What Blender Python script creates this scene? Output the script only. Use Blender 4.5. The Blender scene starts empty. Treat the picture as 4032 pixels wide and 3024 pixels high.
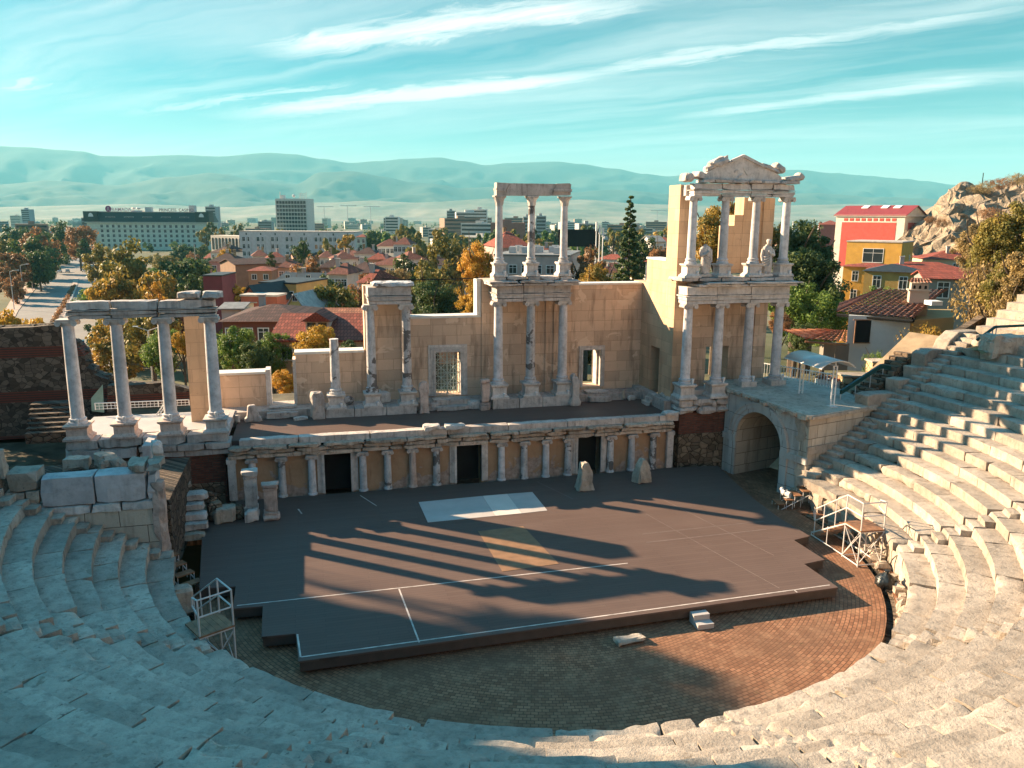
import bpy, bmesh, math, random
from mathutils import Vector, Matrix, noise
rad = math.radians
random.seed(7)
SC = bpy.context.scene
COL = SC.collection
# ------------------------------------------------------------------ camera model (metres; x along the stage front, y away from the audience, z up, stage deck z=0)
FPX, CU, CV = 3120.0, 2016.0, 1512.0
PITCH, ROLL, YAW = math.atan((CV - 857) / FPX), rad(0.35), rad(14.3)
CAM = Vector((0, 0, 12.1))
FW = Vector((math.sin(YAW) * math.cos(PITCH), math.cos(YAW) * math.cos(PITCH), -math.sin(PITCH)))
R0 = Vector((math.cos(YAW), -math.sin(YAW), 0)); U0 = R0.cross(FW)
RT = R0 * math.cos(ROLL) + U0 * math.sin(ROLL); UP = U0 * math.cos(ROLL) - R0 * math.sin(ROLL)
K = 4032 / 2212
HF = Vector((math.sin(YAW), math.cos(YAW), 0))
def ray(u, v): return FW + RT * ((u * K - CU) / FPX) - UP * ((v * K - CV) / FPX)
def PZ(u, v, z):
    d = ray(u, v); return CAM + d * ((z - CAM.z) / d.z)
def PY(u, v, y):
    d = ray(u, v); return CAM + d * (y / d.y)
def PD(u, v, dep):
    d = ray(u, v); return CAM + d * (dep / d.dot(HF))
def PV(u, v, A, B):
    n = Vector((-(B - A).y, (B - A).x, 0)); d = ray(u, v); return CAM + d * ((A - CAM).dot(n) / d.dot(n))
# ------------------------------------------------------------------ objects
ORG = {}
def tag(o, label=None, cat=None, group=None, kind=None):
    if label: o['label'] = label
    if cat: o['category'] = cat
    if group: o['group'] = group
    if kind: o['kind'] = kind
    return o
def thing(name, label, cat, loc=(0, 0, 0), group=None):
    o = bpy.data.objects.new(name, None); COL.objects.link(o); o.location = loc; o.empty_display_size = .3
    ORG[o] = Vector(loc); return tag(o, label, cat, group)
def dup(o, loc=None, rot=None, scale=None, label=None, group=None, parent=None):
    c = o.copy(); COL.objects.link(c)
    if parent is not None: c.parent = parent
    if loc is not None: c.location = loc
    if rot is not None: c.rotation_euler = (0, 0, rot)
    if scale is not None: c.scale = (scale,) * 3 if isinstance(scale, (int, float)) else scale
    if label: c['label'] = label
    if group: c['group'] = group
    for ch in list(o.children): dup(ch, parent=c)
    return c
def nz(p, s=1.0): return noise.noise(Vector(p) * s)
class MB:
    def __init__(s): s.v = []; s.f = []; s.m = []; s.r = []
    def add(s, vs, fs, mi=0, rnd=None):
        b = len(s.v); s.v += [tuple(p) for p in vs]
        rnd = random.random() if rnd is None else rnd
        for f in fs: s.f.append(tuple(i + b for i in f)); s.m.append(mi); s.r.append(rnd)
    def box(s, x0, x1, y0, y1, z0, z1, mi=0, M=None, rnd=None):
        vs = [Vector((x, y, z)) for z in (z0, z1) for y in (y0, y1) for x in (x0, x1)]
        if M: vs = [M @ p for p in vs]
        s.add(vs, [(0, 2, 3, 1), (4, 5, 7, 6), (0, 1, 5, 4), (2, 6, 7, 3), (0, 4, 6, 2), (1, 3, 7, 5)], mi, rnd); return s
    def quad(s, a, b, c, d, mi=0): s.add([a, b, c, d], [(0, 1, 2, 3)], mi); return s
    def poly(s, pts, mi=0): s.add(pts, [tuple(range(len(pts)))], mi); return s
    def prism(s, poly, z0, z1, mi=0):
        n = len(poly); a = sum(poly[i][0] * poly[(i + 1) % n][1] - poly[(i + 1) % n][0] * poly[i][1] for i in range(n))
        if a < 0: poly = poly[::-1]
        vs = [(p[0], p[1], z0) for p in poly] + [(p[0], p[1], z1) for p in poly]
        s.add(vs, [tuple(range(n))[::-1], tuple(range(n, 2 * n))] + [(i, (i + 1) % n, n + (i + 1) % n, n + i) for i in range(n)], mi); return s
    def extr(s, pts, vec, mi=0):      # planar outline pushed along vec
        n = len(pts); vec = Vector(vec); a = [Vector(p) for p in pts]; b = [p + vec for p in a]
        s.add(a + b, [tuple(range(n))[::-1], tuple(range(n, 2 * n))] + [(i, (i + 1) % n, n + (i + 1) % n, n + i) for i in range(n)], mi); return s
    def lathe(s, cx, cy, prof, n=16, ang=0, mi=0, rfun=None, sx=1, sy=1, rnd=None):
        vs = []; fs = []
        for k, (r, z) in enumerate(prof):
            for i in range(n):
                a = ang + 2 * math.pi * i / n; rr = r * (rfun(a, z) if rfun else 1)
                vs.append((cx + rr * math.cos(a) * sx, cy + rr * math.sin(a) * sy, z))
        for k in range(len(prof) - 1):
            for i in range(n):
                j = (i + 1) % n; fs.append((k * n + i, k * n + j, (k + 1) * n + j, (k + 1) * n + i))
        fs.append(tuple(range(n))[::-1]); fs.append(tuple((len(prof) - 1) * n + i for i in range(n)))
        s.add(vs, fs, mi, rnd); return s
    def sq(s, cx, cy, prof, mi=0, rnd=None):   # square moulded block: profile of half width, z
        return s.lathe(cx, cy, [(r * math.sqrt(2), z) for r, z in prof], 4, math.pi / 4, mi, rnd=rnd)
    def tube(s, p0, p1, r, n=8, mi=0, r1=None):
        p0 = Vector(p0); p1 = Vector(p1); d = (p1 - p0)
        if d.length < 1e-6: return s
        d.normalize(); q = d.orthogonal().normalized(); w = d.cross(q); r1 = r if r1 is None else r1
        vs = [p0 + (q * math.cos(2 * math.pi * i / n) + w * math.sin(2 * math.pi * i / n)) * r for i in range(n)] + \
             [p1 + (q * math.cos(2 * math.pi * i / n) + w * math.sin(2 * math.pi * i / n)) * r1 for i in range(n)]
        s.add(vs, [(i, (i + 1) % n, n + (i + 1) % n, n + i) for i in range(n)] + [tuple(range(n))[::-1], tuple(range(n, 2 * n))], mi); return s
    def path(s, pts, r, n=6, mi=0):
        for a, b in zip(pts[:-1], pts[1:]): s.tube(a, b, r, n, mi)
        return s
    def grid(s, fn, nu, nv, mi=0):
        vs = [fn(i / nu, j / nv) for j in range(nv + 1) for i in range(nu + 1)]
        s.add(vs, [(j * (nu + 1) + i, j * (nu + 1) + i + 1, (j + 1) * (nu + 1) + i + 1, (j + 1) * (nu + 1) + i) for j in range(nv) for i in range(nu)], mi); return s
    def gbox(s, size, xf, step=.3, amp=.015, chip=.05, fs=3.0, mi=0, rnd=None, seed=None):
        """weathered block: a gridded box of the given size; xf maps local (x,y,z) to the world"""
        sd = Vector((random.random() * 99, random.random() * 99, random.random() * 99))
        n = [max(1, min(14, int(round(L / step)))) for L in size]; idx = {}; vs = []; fc = []
        h = [L / 2 for L in size]
        def vid(i, j, k):
            t = (i, j, k)
            if t not in idx:
                p = Vector(((i / n[0] - .5) * size[0], (j / n[1] - .5) * size[1], (k / n[2] - .5) * size[2]))
                e = [(q == 0) or (q == m) for q, m in zip(t, n)]
                q = Vector(xf(p)) + sd
                d = noise.noise_vector(q * fs) * amp + noise.noise_vector(q * fs * .35) * amp * .8
                p2 = p + d
                if sum(e) >= 2:
                    c = max(0.08, .45 + 1.3 * noise.noise(q * 2.3)) * chip * (1 if sum(e) == 2 else 1.5)
                    for a in range(3):
                        if e[a]: p2[a] -= math.copysign(min(c, h[a] * .5), p[a])
                idx[t] = len(vs); vs.append(xf(p2))
            return idx[t]
        for a in range(3):
            b, c = (a + 1) % 3, (a + 2) % 3
            for side in (0, n[a]):
                for i in range(n[b]):
                    for j in range(n[c]):
                        q = []
                        for di, dj in ((0, 0), (1, 0), (1, 1), (0, 1)):
                            t = [0, 0, 0]; t[a] = side; t[b] = i + di; t[c] = j + dj; q.append(vid(*t))
                        fc.append(tuple(q if side else q[::-1]))
        s.add(vs, fc, mi, rnd); return s
    def rock(s, c, size, rz=0, step=.3, amp=.02, chip=.06, mi=0, tilt=0, taper=1.0, rnd=None, fs=3.0):
        M = Matrix.Translation(Vector(c)) @ Matrix.Rotation(rz, 4, 'Z') @ Matrix.Rotation(tilt, 4, 'Y')
        def xf(p):
            t = 1 - (1 - taper) * (p.z / size[2] + .5); return M @ Vector((p.x * t, p.y * t, p.z))
        return s.gbox(size, xf, step, amp, chip, fs, mi, rnd)
    def build(s, name, mat, parent=None, smooth=False, org=None):
        me = bpy.data.meshes.new(name); o0 = Vector((0, 0, 0))
        if parent is not None: o0 = ORG.get(parent, o0)
        elif org is not None: o0 = Vector(org)
        me.from_pydata([(v[0] - o0.x, v[1] - o0.y, v[2] - o0.z) for v in s.v], [], s.f)
        for m in (mat if isinstance(mat, (list, tuple)) else [mat]): me.materials.append(m)
        if len(set(s.m)) > 1: me.polygons.foreach_set('material_index', s.m)
        at = me.attributes.new('rnd', 'FLOAT', 'FACE'); at.data.foreach_set('value', s.r)
        if smooth: me.polygons.foreach_set('use_smooth', [True] * len(s.f))
        me.update()
        o = bpy.data.objects.new(name, me); COL.objects.link(o)
        if parent is not None: o.parent = parent
        else: o.location = o0
        ORG[o] = o0; return o
def smooth_by_angle(o, a=40):
    bm = bmesh.new(); bm.from_mesh(o.data); lim = rad(a)
    for f in bm.faces: f.smooth = True
    for e in bm.edges:
        if len(e.link_faces) == 2 and e.calc_face_angle(0) > lim: e.smooth = False
    bm.to_mesh(o.data); bm.free(); return o
def fixn(o):
    bm = bmesh.new(); bm.from_mesh(o.data); bmesh.ops.recalc_face_normals(bm, faces=bm.faces); bm.to_mesh(o.data); bm.free(); return o
# ------------------------------------------------------------------ materials
class NT:
    def __init__(s, name):
        s.mat = bpy.data.materials.new(name); s.mat.use_nodes = True; s.t = s.mat.node_tree; s.t.nodes.clear()
        s.out = s.n('ShaderNodeOutputMaterial')
    def n(s, typ, **kw):
        nd = s.t.nodes.new(typ)
        for k, v in kw.items(): setattr(nd, k, v)
        return nd
    def l(s, a, b): s.t.links.new(a, b)
    def val(s, sock, x):
        if hasattr(x, 'node'): s.l(x, sock)
        elif x is not None: sock.default_value = (tuple(x) + (1,)) if isinstance(x, (tuple, list)) and len(x) == 3 and sock.type == 'RGBA' else x
    def pos(s): return s.n('ShaderNodeNewGeometry').outputs['Position']
    def obj(s): return s.n('ShaderNodeTexCoord').outputs['Object']
    def map(s, vec, sc=(1, 1, 1), loc=(0, 0, 0), rot=(0, 0, 0)):
        m = s.n('ShaderNodeMapping'); s.l(vec, m.inputs[0]); m.inputs['Scale'].default_value = sc; m.inputs['Location'].default_value = loc; m.inputs['Rotation'].default_value = rot; return m.outputs[0]
    def noise(s, vec, scale=1, det=5, rough=.55, dist=0):
        t = s.n('ShaderNodeTexNoise'); s.l(vec, t.inputs['Vector']); t.inputs['Scale'].default_value = scale; t.inputs['Detail'].default_value = det; t.inputs['Roughness'].default_value = rough; t.inputs['Distortion'].default_value = dist; return t.outputs['Fac']
    def vor(s, vec, scale=1, feat='F1', out='Distance'):
        t = s.n('ShaderNodeTexVoronoi', feature=feat); s.l(vec, t.inputs['Vector']); t.inputs['Scale'].default_value = scale; return t.outputs[out]
    def ramp(s, fac, stops, interp='LINEAR'):
        r = s.n('ShaderNodeValToRGB'); s.l(fac, r.inputs[0]); cr = r.color_ramp; cr.interpolation = interp
        while len(cr.elements) < len(stops): cr.elements.new(.5)
        for e, (p, c) in zip(cr.elements, stops):
            e.position = p; e.color = (c, c, c, 1) if isinstance(c, (int, float)) else tuple(c) + (1,)
        return r.outputs[0]
    def mix(s, fac, a, b, mode='MIX'):
        m = s.n('ShaderNodeMix', data_type='RGBA', blend_type=mode); s.val(m.inputs[0], fac); s.val(m.inputs[6], a); s.val(m.inputs[7], b); return m.outputs[2]
    def math(s, op, a, b=None, c=None):
        m = s.n('ShaderNodeMath', operation=op); s.val(m.inputs[0], a)
        if b is not None: s.val(m.inputs[1], b)
        if c is not None: s.val(m.inputs[2], c)
        return m.outputs[0]
    def attr(s, nm='rnd'): return s.n('ShaderNodeAttribute', attribute_name=nm).outputs['Fac']
    def sep(s, vec):
        x = s.n('ShaderNodeSeparateXYZ'); s.l(vec, x.inputs[0]); return x.outputs
    def comb(s, x=0, y=0, z=0):
        c = s.n('ShaderNodeCombineXYZ')
        for i, q in zip(c.inputs, (x, y, z)): s.val(i, q)
        return c.outputs[0]
    def bump(s, h, strength=.4, dist=.05):
        b = s.n('ShaderNodeBump'); s.l(h, b.inputs['Height']); b.inputs['Strength'].default_value = strength; b.inputs['Distance'].default_value = dist; return b.outputs[0]
    def bsdf(s, col, rough=.85, normal=None, metal=0, spec=.25, **kw):
        b = s.n('ShaderNodeBsdfPrincipled'); s.val(b.inputs['Base Color'], col); s.val(b.inputs['Roughness'], rough); b.inputs['Metallic'].default_value = metal; b.inputs['Specular IOR Level'].default_value = spec
        if normal is not None: s.l(normal, b.inputs['Normal'])
        for k, v in kw.items(): s.val(b.inputs[k.replace('_', ' ')], v)
        s.l(b.outputs[0], s.out.inputs['Surface']); return b
def plain(name, col, rough=.7, metal=0, var=.25, scale=2.0, spec=.3):
    t = NT(name); p = t.pos(); f = t.noise(p, scale, 5)
    d = tuple(c * (1 - var) for c in col); u = tuple(min(1, c * (1 + var)) for c in col)
    t.bsdf(t.ramp(f, [(.3, d), (.7, u)]), rough, None, metal, spec); return t.mat
def marble(name, base, stain, amount=.5, tint=.25, bump=.35, scale=1.0, patch=None, pscale=1.0, pthr=.58):
    """weathered stone: mottled colour, a shade per block, dark pitting, streaks"""
    t = NT(name); p = t.pos(); r = t.attr()
    n1 = t.noise(p, .8 * scale, 6, .6); n2 = t.noise(p, 5 * scale, 6, .65); n3 = t.noise(t.map(p, (3, 3, .4)), 1.6 * scale, 5, .6)
    c = t.ramp(n1, [(.3, tuple(b * .74 for b in base)), (.55, base), (.75, tuple(min(1, b * 1.12) for b in base))])
    k = t.math('MULTIPLY_ADD', r, tint * 2, 1 - tint)
    c = t.mix(1.0, c, t.comb(k, k, k), 'MULTIPLY')
    c = t.mix(t.ramp(n3, [(.52, 0), (.72, amount)]), c, stain)
    c = t.mix(t.ramp(n2, [(.60, 0), (.70, amount * .9)]), c, stain)
    mt = t.ramp(t.noise(p, 2.6 * scale, 5, .7), [(.3, .70), (.5, 1.0), (.7, 1.14)]); c = t.mix(1.0, c, mt, 'MULTIPLY')
    c = t.mix(t.ramp(t.noise(t.map(p, (1, 1, 2)), 9 * scale, 3, .6), [(.66, 0), (.71, amount)]), c, tuple(x * .5 for x in stain))
    if patch:
        pn = t.noise(p, pscale, 5, .65, .6); c = t.mix(t.ramp(pn, [(pthr, 0), (pthr + .03, .92)]), c, patch)
    t.bsdf(c, .88, t.bump(t.mix(.5, n2, t.noise(p, 16 * scale, 4, .7)), bump, .06)); return t.mat
def ashlar(name, base, mortar, bw=.95, bh=.48, tint=.3, msize=.012, stain=(.12, .08, .05), stainamt=.7, bump=.4, patch=None):
    """coursed wall: blocks of different shade, dark streaks from the top, dirt at the joints"""
    t = NT(name); p = t.pos(); x, y, z = t.sep(p)
    u = t.math('ADD', x, y); uv = t.comb(u, z, 0)
    w = t.n('ShaderNodeVectorMath', operation='ADD'); t.l(uv, w.inputs[0]); nn = t.n('ShaderNodeTexNoise'); t.l(p, nn.inputs[0]); nn.inputs['Scale'].default_value = 3
    sc = t.n('ShaderNodeVectorMath', operation='SCALE'); t.l(nn.outputs['Color'], sc.inputs[0]); sc.inputs[3].default_value = .035; t.l(sc.outputs[0], w.inputs[1])
    b = t.n('ShaderNodeTexBrick'); t.l(w.outputs[0], b.inputs[0]); b.offset = .43; b.squash = .7; b.squash_frequency = 3
    b.inputs['Scale'].default_value = 1; b.inputs['Brick Width'].default_value = bw; b.inputs['Row Height'].default_value = bh; b.inputs['Mortar Size'].default_value = msize; b.inputs['Mortar Smooth'].default_value = .3; b.inputs['Bias'].default_value = 0
    b.inputs['Color1'].default_value = tuple(c * (1 - tint) for c in base) + (1,); b.inputs['Color2'].default_value = tuple(min(1, c * (1 + tint)) for c in base) + (1,); b.inputs['Mortar'].default_value = tuple(mortar) + (1,)
    n1 = t.noise(p, .9, 6, .6); n2 = t.noise(p, 6, 6, .65); n3 = t.noise(t.map(p, (1.6, 1.6, .22)), 1.5, 5, .62)
    c = t.mix(t.ramp(n1, [(.35, .0), (.7, .35)]), b.outputs['Color'], tuple(x * .55 for x in base))
    c = t.mix(t.ramp(n3, [(.52, 0), (.74, stainamt)]), c, stain)
    c = t.mix(t.ramp(n2, [(.64, 0), (.72, .6)]), c, stain)
    if patch: c = t.mix(t.ramp(t.noise(p, .8, 4, .6, .5), [(.6, 0), (.63, .8)]), c, patch)
    h = t.math('ADD', t.math('MULTIPLY', b.outputs['Fac'], -.6), n2)
    t.bsdf(c, .9, t.bump(h, bump, .05)); return t.mat
M = {}
M['seat'] = marble('seat_limestone', (.40, .338, .275), (.15, .13, .11), .6, .2, .8, 1.0, patch=(.25, .20, .15), pscale=1.3, pthr=.63)
M['podium'] = marble('podium_limestone', (.42, .35, .28), (.16, .13, .10), .6, .2, .8, 1.2)
M['marble'] = marble('white_marble', (.58, .53, .49), (.22, .19, .17), .45, .12, .35, 1.5)
M['column'] = marble('column_marble', (.56, .54, .54), (.26, .23, .22), .35, .12, .25, 1.4)
M['columnold'] = marble('blackened_column_marble', (.56, .54, .53), (.16, .14, .14), .6, .12, .6, 1.6, patch=(.115, .098, .09), pscale=1.1, pthr=.54)
M['pinkmarble'] = marble('pinkish_marble', (.52, .40, .34), (.20, .13, .11), .55, .15, .5, 1.6)
M['entab'] = marble('entablature_marble', (.50, .44, .40), (.15, .13, .12), .62, .16, .45, 1.2)
M['capst'] = plain('pale_coping_plaster', (.62, .60, .56), .8, var=.15)
M['wall'] = ashlar('honey_ashlar', (.64, .46, .33), (.34, .22, .14), 1.35, .56, .15, .008, (.17, .115, .08), .9, .4, (.72, .55, .41))
M['walllit'] = ashlar('sunlit_ashlar', (.58, .39, .25), (.30, .20, .13), 1.3, .6, .09, .006, (.20, .14, .09), .5, .3)  # honey ashlar copied for the sunlit walls, sunlight put into its tone
M['analemma'] = ashlar('white_ashlar', (.52, .45, .36), (.10, .075, .055), 1.5, .62, .18, .014, (.14, .10, .075), .55, .6)
M['archst'] = ashlar('grey_ashlar', (.46, .45, .42), (.10, .09, .08), 1.6, .9, .14, .012, (.13, .11, .09), .5, .5)
M['brick'] = ashlar('red_brickwork', (.20, .062, .040), (.10, .075, .06), .34, .085, .4, .022, (.05, .03, .025), .6, .8)
M['rubble'] = None
def rubble(name, base):
    t = NT(name); p = t.pos(); x, y, z = t.sep(p); q = t.comb(t.math('ADD', x, y), t.math('MULTIPLY', z, 1.5), 0)
    d = t.vor(q, 2.6, 'DISTANCE_TO_EDGE'); cc = t.vor(q, 2.6, 'F1', 'Color'); cs = t.sep(cc)[0]; n2 = t.noise(p, 7, 5)
    c = t.ramp(cs, [(0, tuple(b * .55 for b in base)), (1, tuple(b * 1.35 for b in base))])
    c = t.mix(t.ramp(n2, [(.4, 0), (.8, .6)]), c, tuple(b * .4 for b in base)); c = t.mix(t.ramp(d, [(.02, 1), (.06, 0)]), c, tuple(b * .25 for b in base))
    t.bsdf(c, .92, t.bump(t.math('ADD', t.ramp(d, [(0, 0), (.12, 1)]), n2), .7, .08)); return t.mat
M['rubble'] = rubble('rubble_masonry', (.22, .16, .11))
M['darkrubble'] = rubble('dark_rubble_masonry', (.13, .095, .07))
M['tanstone'] = rubble('tan_rubble_masonry', (.46, .33, .19))
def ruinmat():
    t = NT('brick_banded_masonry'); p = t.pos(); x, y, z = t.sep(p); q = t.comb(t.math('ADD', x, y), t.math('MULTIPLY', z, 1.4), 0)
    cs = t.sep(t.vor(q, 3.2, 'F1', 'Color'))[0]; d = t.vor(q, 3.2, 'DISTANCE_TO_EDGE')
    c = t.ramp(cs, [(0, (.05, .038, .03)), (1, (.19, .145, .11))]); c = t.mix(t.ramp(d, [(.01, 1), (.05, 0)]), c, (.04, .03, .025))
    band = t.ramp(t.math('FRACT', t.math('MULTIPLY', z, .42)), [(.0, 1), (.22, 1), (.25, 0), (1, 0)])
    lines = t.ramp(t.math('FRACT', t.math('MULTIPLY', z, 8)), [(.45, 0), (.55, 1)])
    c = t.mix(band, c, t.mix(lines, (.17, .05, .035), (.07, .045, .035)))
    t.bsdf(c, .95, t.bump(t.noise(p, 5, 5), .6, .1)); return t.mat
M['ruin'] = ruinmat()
def deckmat():
    t = NT('dark_stage_boards'); p = t.pos(); b = t.n('ShaderNodeTexBrick'); t.l(p, b.inputs[0]); b.inputs['Scale'].default_value = 1; b.inputs['Brick Width'].default_value = 2.4; b.inputs['Row Height'].default_value = .16; b.inputs['Mortar Size'].default_value = .007; b.offset = .37
    b.inputs['Color1'].default_value = (.108, .073, .062, 1); b.inputs['Color2'].default_value = (.122, .084, .071, 1); b.inputs['Mortar'].default_value = (.075, .052, .044, 1)
    n = t.noise(p, .35, 6, .6); n2 = t.noise(t.map(p, (.5, 4, 1)), 2, 5, .6)
    c = t.mix(t.ramp(n, [(.35, 0), (.7, .45)]), b.outputs['Color'], (.15, .105, .09)); c = t.mix(t.ramp(n2, [(.55, 0), (.8, .4)]), c, (.07, .05, .043))
    c = t.mix(t.ramp(t.noise(p, 2.3, 6, .7), [(.68, 0), (.74, .5)]), c, (.19, .145, .125))
    t.bsdf(c, t.ramp(n, [(.3, .5), (.7, .75)]), t.bump(b.outputs['Fac'], -.25, .01), 0, .08); return t.mat
M['deck'] = deckmat()
CTR = Vector((8.0, 27.5, 0)); RR0, RW, RZ0, RH = 12.95, .70, .90, .37; ORZ = -.45
def pavemat():
    t = NT('brick_orchestra_paving'); p = t.pos(); x, y, z = t.sep(p); dx = t.math('SUBTRACT', x, CTR.x); dy = t.math('SUBTRACT', y, CTR.y)
    r = t.math('SQRT', t.math('ADD', t.math('MULTIPLY', dx, dx), t.math('MULTIPLY', dy, dy))); a = t.math('MULTIPLY', t.math('ARCTAN2', dy, dx), 11)
    uv = t.comb(a, r, 0); b = t.n('ShaderNodeTexBrick'); t.l(uv, b.inputs[0]); b.inputs['Scale'].default_value = 1; b.inputs['Brick Width'].default_value = .21; b.inputs['Row Height'].default_value = .125; b.inputs['Mortar Size'].default_value = .013; b.inputs['Mortar Smooth'].default_value = .25
    b.inputs['Color1'].default_value = (.20, .088, .047, 1); b.inputs['Color2'].default_value = (.36, .175, .098, 1); b.inputs['Mortar'].default_value = (.09, .05, .03, 1)
    n = t.noise(p, .5, 5); n2 = t.noise(p, 3.5, 6, .65)
    c = t.mix(t.ramp(n, [(.38, 0), (.66, .75)]), b.outputs['Color'], (.15, .08, .048)); c = t.mix(t.ramp(t.noise(p, 1.6, 5, .7), [(.5, 0), (.75, .55)]), c, (.36, .21, .125)); c = t.mix(t.ramp(n2, [(.62, 0), (.72, .6)]), c, (.075, .07, .03))
    t.bsdf(c, .85, t.bump(t.math('ADD', t.math('MULTIPLY', b.outputs['Fac'], -1), t.math('MULTIPLY', n2, .6)), .6, .03)); return t.mat
M['pave'] = pavemat()
M['white'] = plain('white_paint', (.74, .74, .72), .5, var=.08)
M['steel'] = plain('grey_painted_steel', (.55, .52, .50), .45, .0, .12)
M['black'] = plain('black_and_unlit_interior', (.012, .012, .013), .9, var=.2)  # black parts; in doorways it paints in the dark of the room behind
M['greenpaint'] = plain('dark_green_paint', (.012, .055, .052), .5, var=.2)
M['tread'] = plain('brown_tread_boards', (.23, .115, .06), .6, var=.35, scale=4)
M['tapefaint'] = plain('worn_floor_tape', (.18, .135, .118), .6, var=.3, scale=3)
M['tape'] = plain('white_floor_tape', (.50, .44, .40), .6, var=.35, scale=3)
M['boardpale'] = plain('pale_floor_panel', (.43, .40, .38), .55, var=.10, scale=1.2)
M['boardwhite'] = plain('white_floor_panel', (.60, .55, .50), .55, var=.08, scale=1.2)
M['ply'] = plain('plywood', (.24, .135, .075), .6, var=.2, scale=2.5)
M['lampw'] = plain('white_lamp_housing', (.70, .70, .70), .4, var=.05)
# ================================================================== THE STAGE BUILDING
def ochre():
    t = NT('ochre_plaster'); p = t.pos(); n = t.noise(p, 1.1, 6, .6); n3 = t.noise(t.map(p, (2, 2, .35)), 2, 5, .6); z = t.sep(p)[2]
    c = t.ramp(n, [(.3, (.29, .175, .10)), (.7, (.42, .27, .165))]); c = t.mix(t.ramp(n3, [(.55, 0), (.75, .6)]), c, (.17, .10, .06))
    low = t.math('ADD', t.math('MULTIPLY', t.noise(p, .75, 5, .6, .4), 1.0), t.math('MULTIPLY', z, -.16))
    c = t.mix(t.ramp(low, [(.43, 0), (.45, .9)]), c, t.ramp(t.noise(p, 6, 5), [(.35, (.24, .18, .15)), (.65, (.42, .33, .28))]))
    t.bsdf(c, .92, t.bump(t.noise(p, 9, 5), .4, .03)); return t.mat
M['ochre'] = ochre()
def shaft(mb, x, y, z0, z1, r, n=20):
    h = z1 - z0
    mb.lathe(x, y, [(r * 1.38, z0), (r * 1.40, z0 + .05), (r * 1.38, z0 + .09), (r * 1.18, z0 + .11), (r * 1.15, z0 + .15), (r * 1.28, z0 + .18), (r * 1.26, z0 + .23), (r * 1.06, z0 + .26)], n)
    mb.lathe(x, y, [(r * 1.05, z0 + .26), (r * 1.0, z0 + .32)] + [(r * (1 - .14 * (k / 8) ** 1.6), z0 + .32 + (h - .36) * k / 8) for k in range(1, 9)] + [(r * .92, z1 - .03), (r * .9, z1)], n)
def ionic(mb, x, y, z0, z1, r):
    h = z1 - z0
    mb.lathe(x, y, [(r * .9, z0), (r * 1.12, z0 + h * .45), (r * 1.1, z0 + h * .55)], 16)
    for sx in (-1, 1):
        cx = x + sx * r * 1.12; zc = z0 + h * .42; rr = h * .44
        for k in range(4):   # rolled scroll: cylinder along y, waisted
            pass
        pr = [(rr, -r * 1.15), (rr * .8, -r * .6), (rr * .72, 0), (rr * .8, r * .6), (rr, r * 1.15)]
        vs = []; n = 14
        for q, yy in pr:
            for i in range(n): vs.append((cx + q * math.cos(2 * math.pi * i / n), y + yy, zc + q * math.sin(2 * math.pi * i / n)))
        fs = [(k * n + i, (k + 1) * n + i, (k + 1) * n + (i + 1) % n, k * n + (i + 1) % n) for k in range(4) for i in range(n)] + [tuple(range(n)), tuple(4 * n + i for i in range(n))[::-1]]
        mb.add(vs, fs)
        for sy in (-1, 1):
            mb.add([(cx + rr * .45 * math.cos(2 * math.pi * i / 8), y + sy * (r * 1.15 + .015), zc + rr * .45 * math.sin(2 * math.pi * i / 8)) for i in range(8)], [tuple(range(8)) if sy < 0 else tuple(range(8))[::-1]])
    mb.box(x - r * 1.25, x + r * 1.25, y - r * 1.1, y + r * 1.1, z0 + h * .52, z0 + h * .8)
    mb.box(x - r * 1.35, x + r * 1.35, y - r * 1.28, y + r * 1.28, z0 + h * .8, z1)
def corinth(mb, x, y, z0, z1, r):
    h = z1 - z0
    mb.lathe(x, y, [(r * .95, z0), (r * 1.0, z0 + .05)] + [(r * (1.0 + .62 * (k / 8) ** 1.8), z0 + .05 + (h * .84 - .05) * k / 8) for k in range(9)], 24, rfun=lambda a, z: 1 + .10 * math.cos(8 * a) * (1 if math.sin((z - z0) / h * 9) > 0 else .3))
    mb.sq(x, y, [(r * 1.35, z0 + h * .82), (r * 1.5, z0 + h * .9), (r * 1.5, z1)])
def pedestal(mb, x, y, z0, z1, w):
    h = z1 - z0
    mb.sq(x, y, [(w * 1.32, z0), (w * 1.32, z0 + h * .14), (w * 1.22, z0 + h * .17), (w * 1.08, z0 + h * .26), (w, z0 + h * .30), (w, z0 + h * .76), (w * 1.06, z0 + h * .80), (w * 1.2, z0 + h * .88), (w * 1.24, z0 + h * .90), (w * 1.24, z1)])
def column(parent, x, y, zp, zs, zc, z1, r, mat, cap='ionic', ped=True, pmat='marble', broken=False):
    mb = MB(); shaft(mb, x, y, zs, zc, r); c = smooth_by_angle(mb.build('column', M[mat], parent), 38)
    if ped:
        mb = MB(); pedestal(mb, x, y, zp, zs, r * 1.5); mb.build('pedestal', M[pmat], c)
    if cap:
        mb = MB(); (ionic if cap == 'ionic' else corinth)(mb, x, y, zc, z1, r); smooth_by_angle(mb.build('capital', M['marble'], c), 35)
    return c
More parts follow.
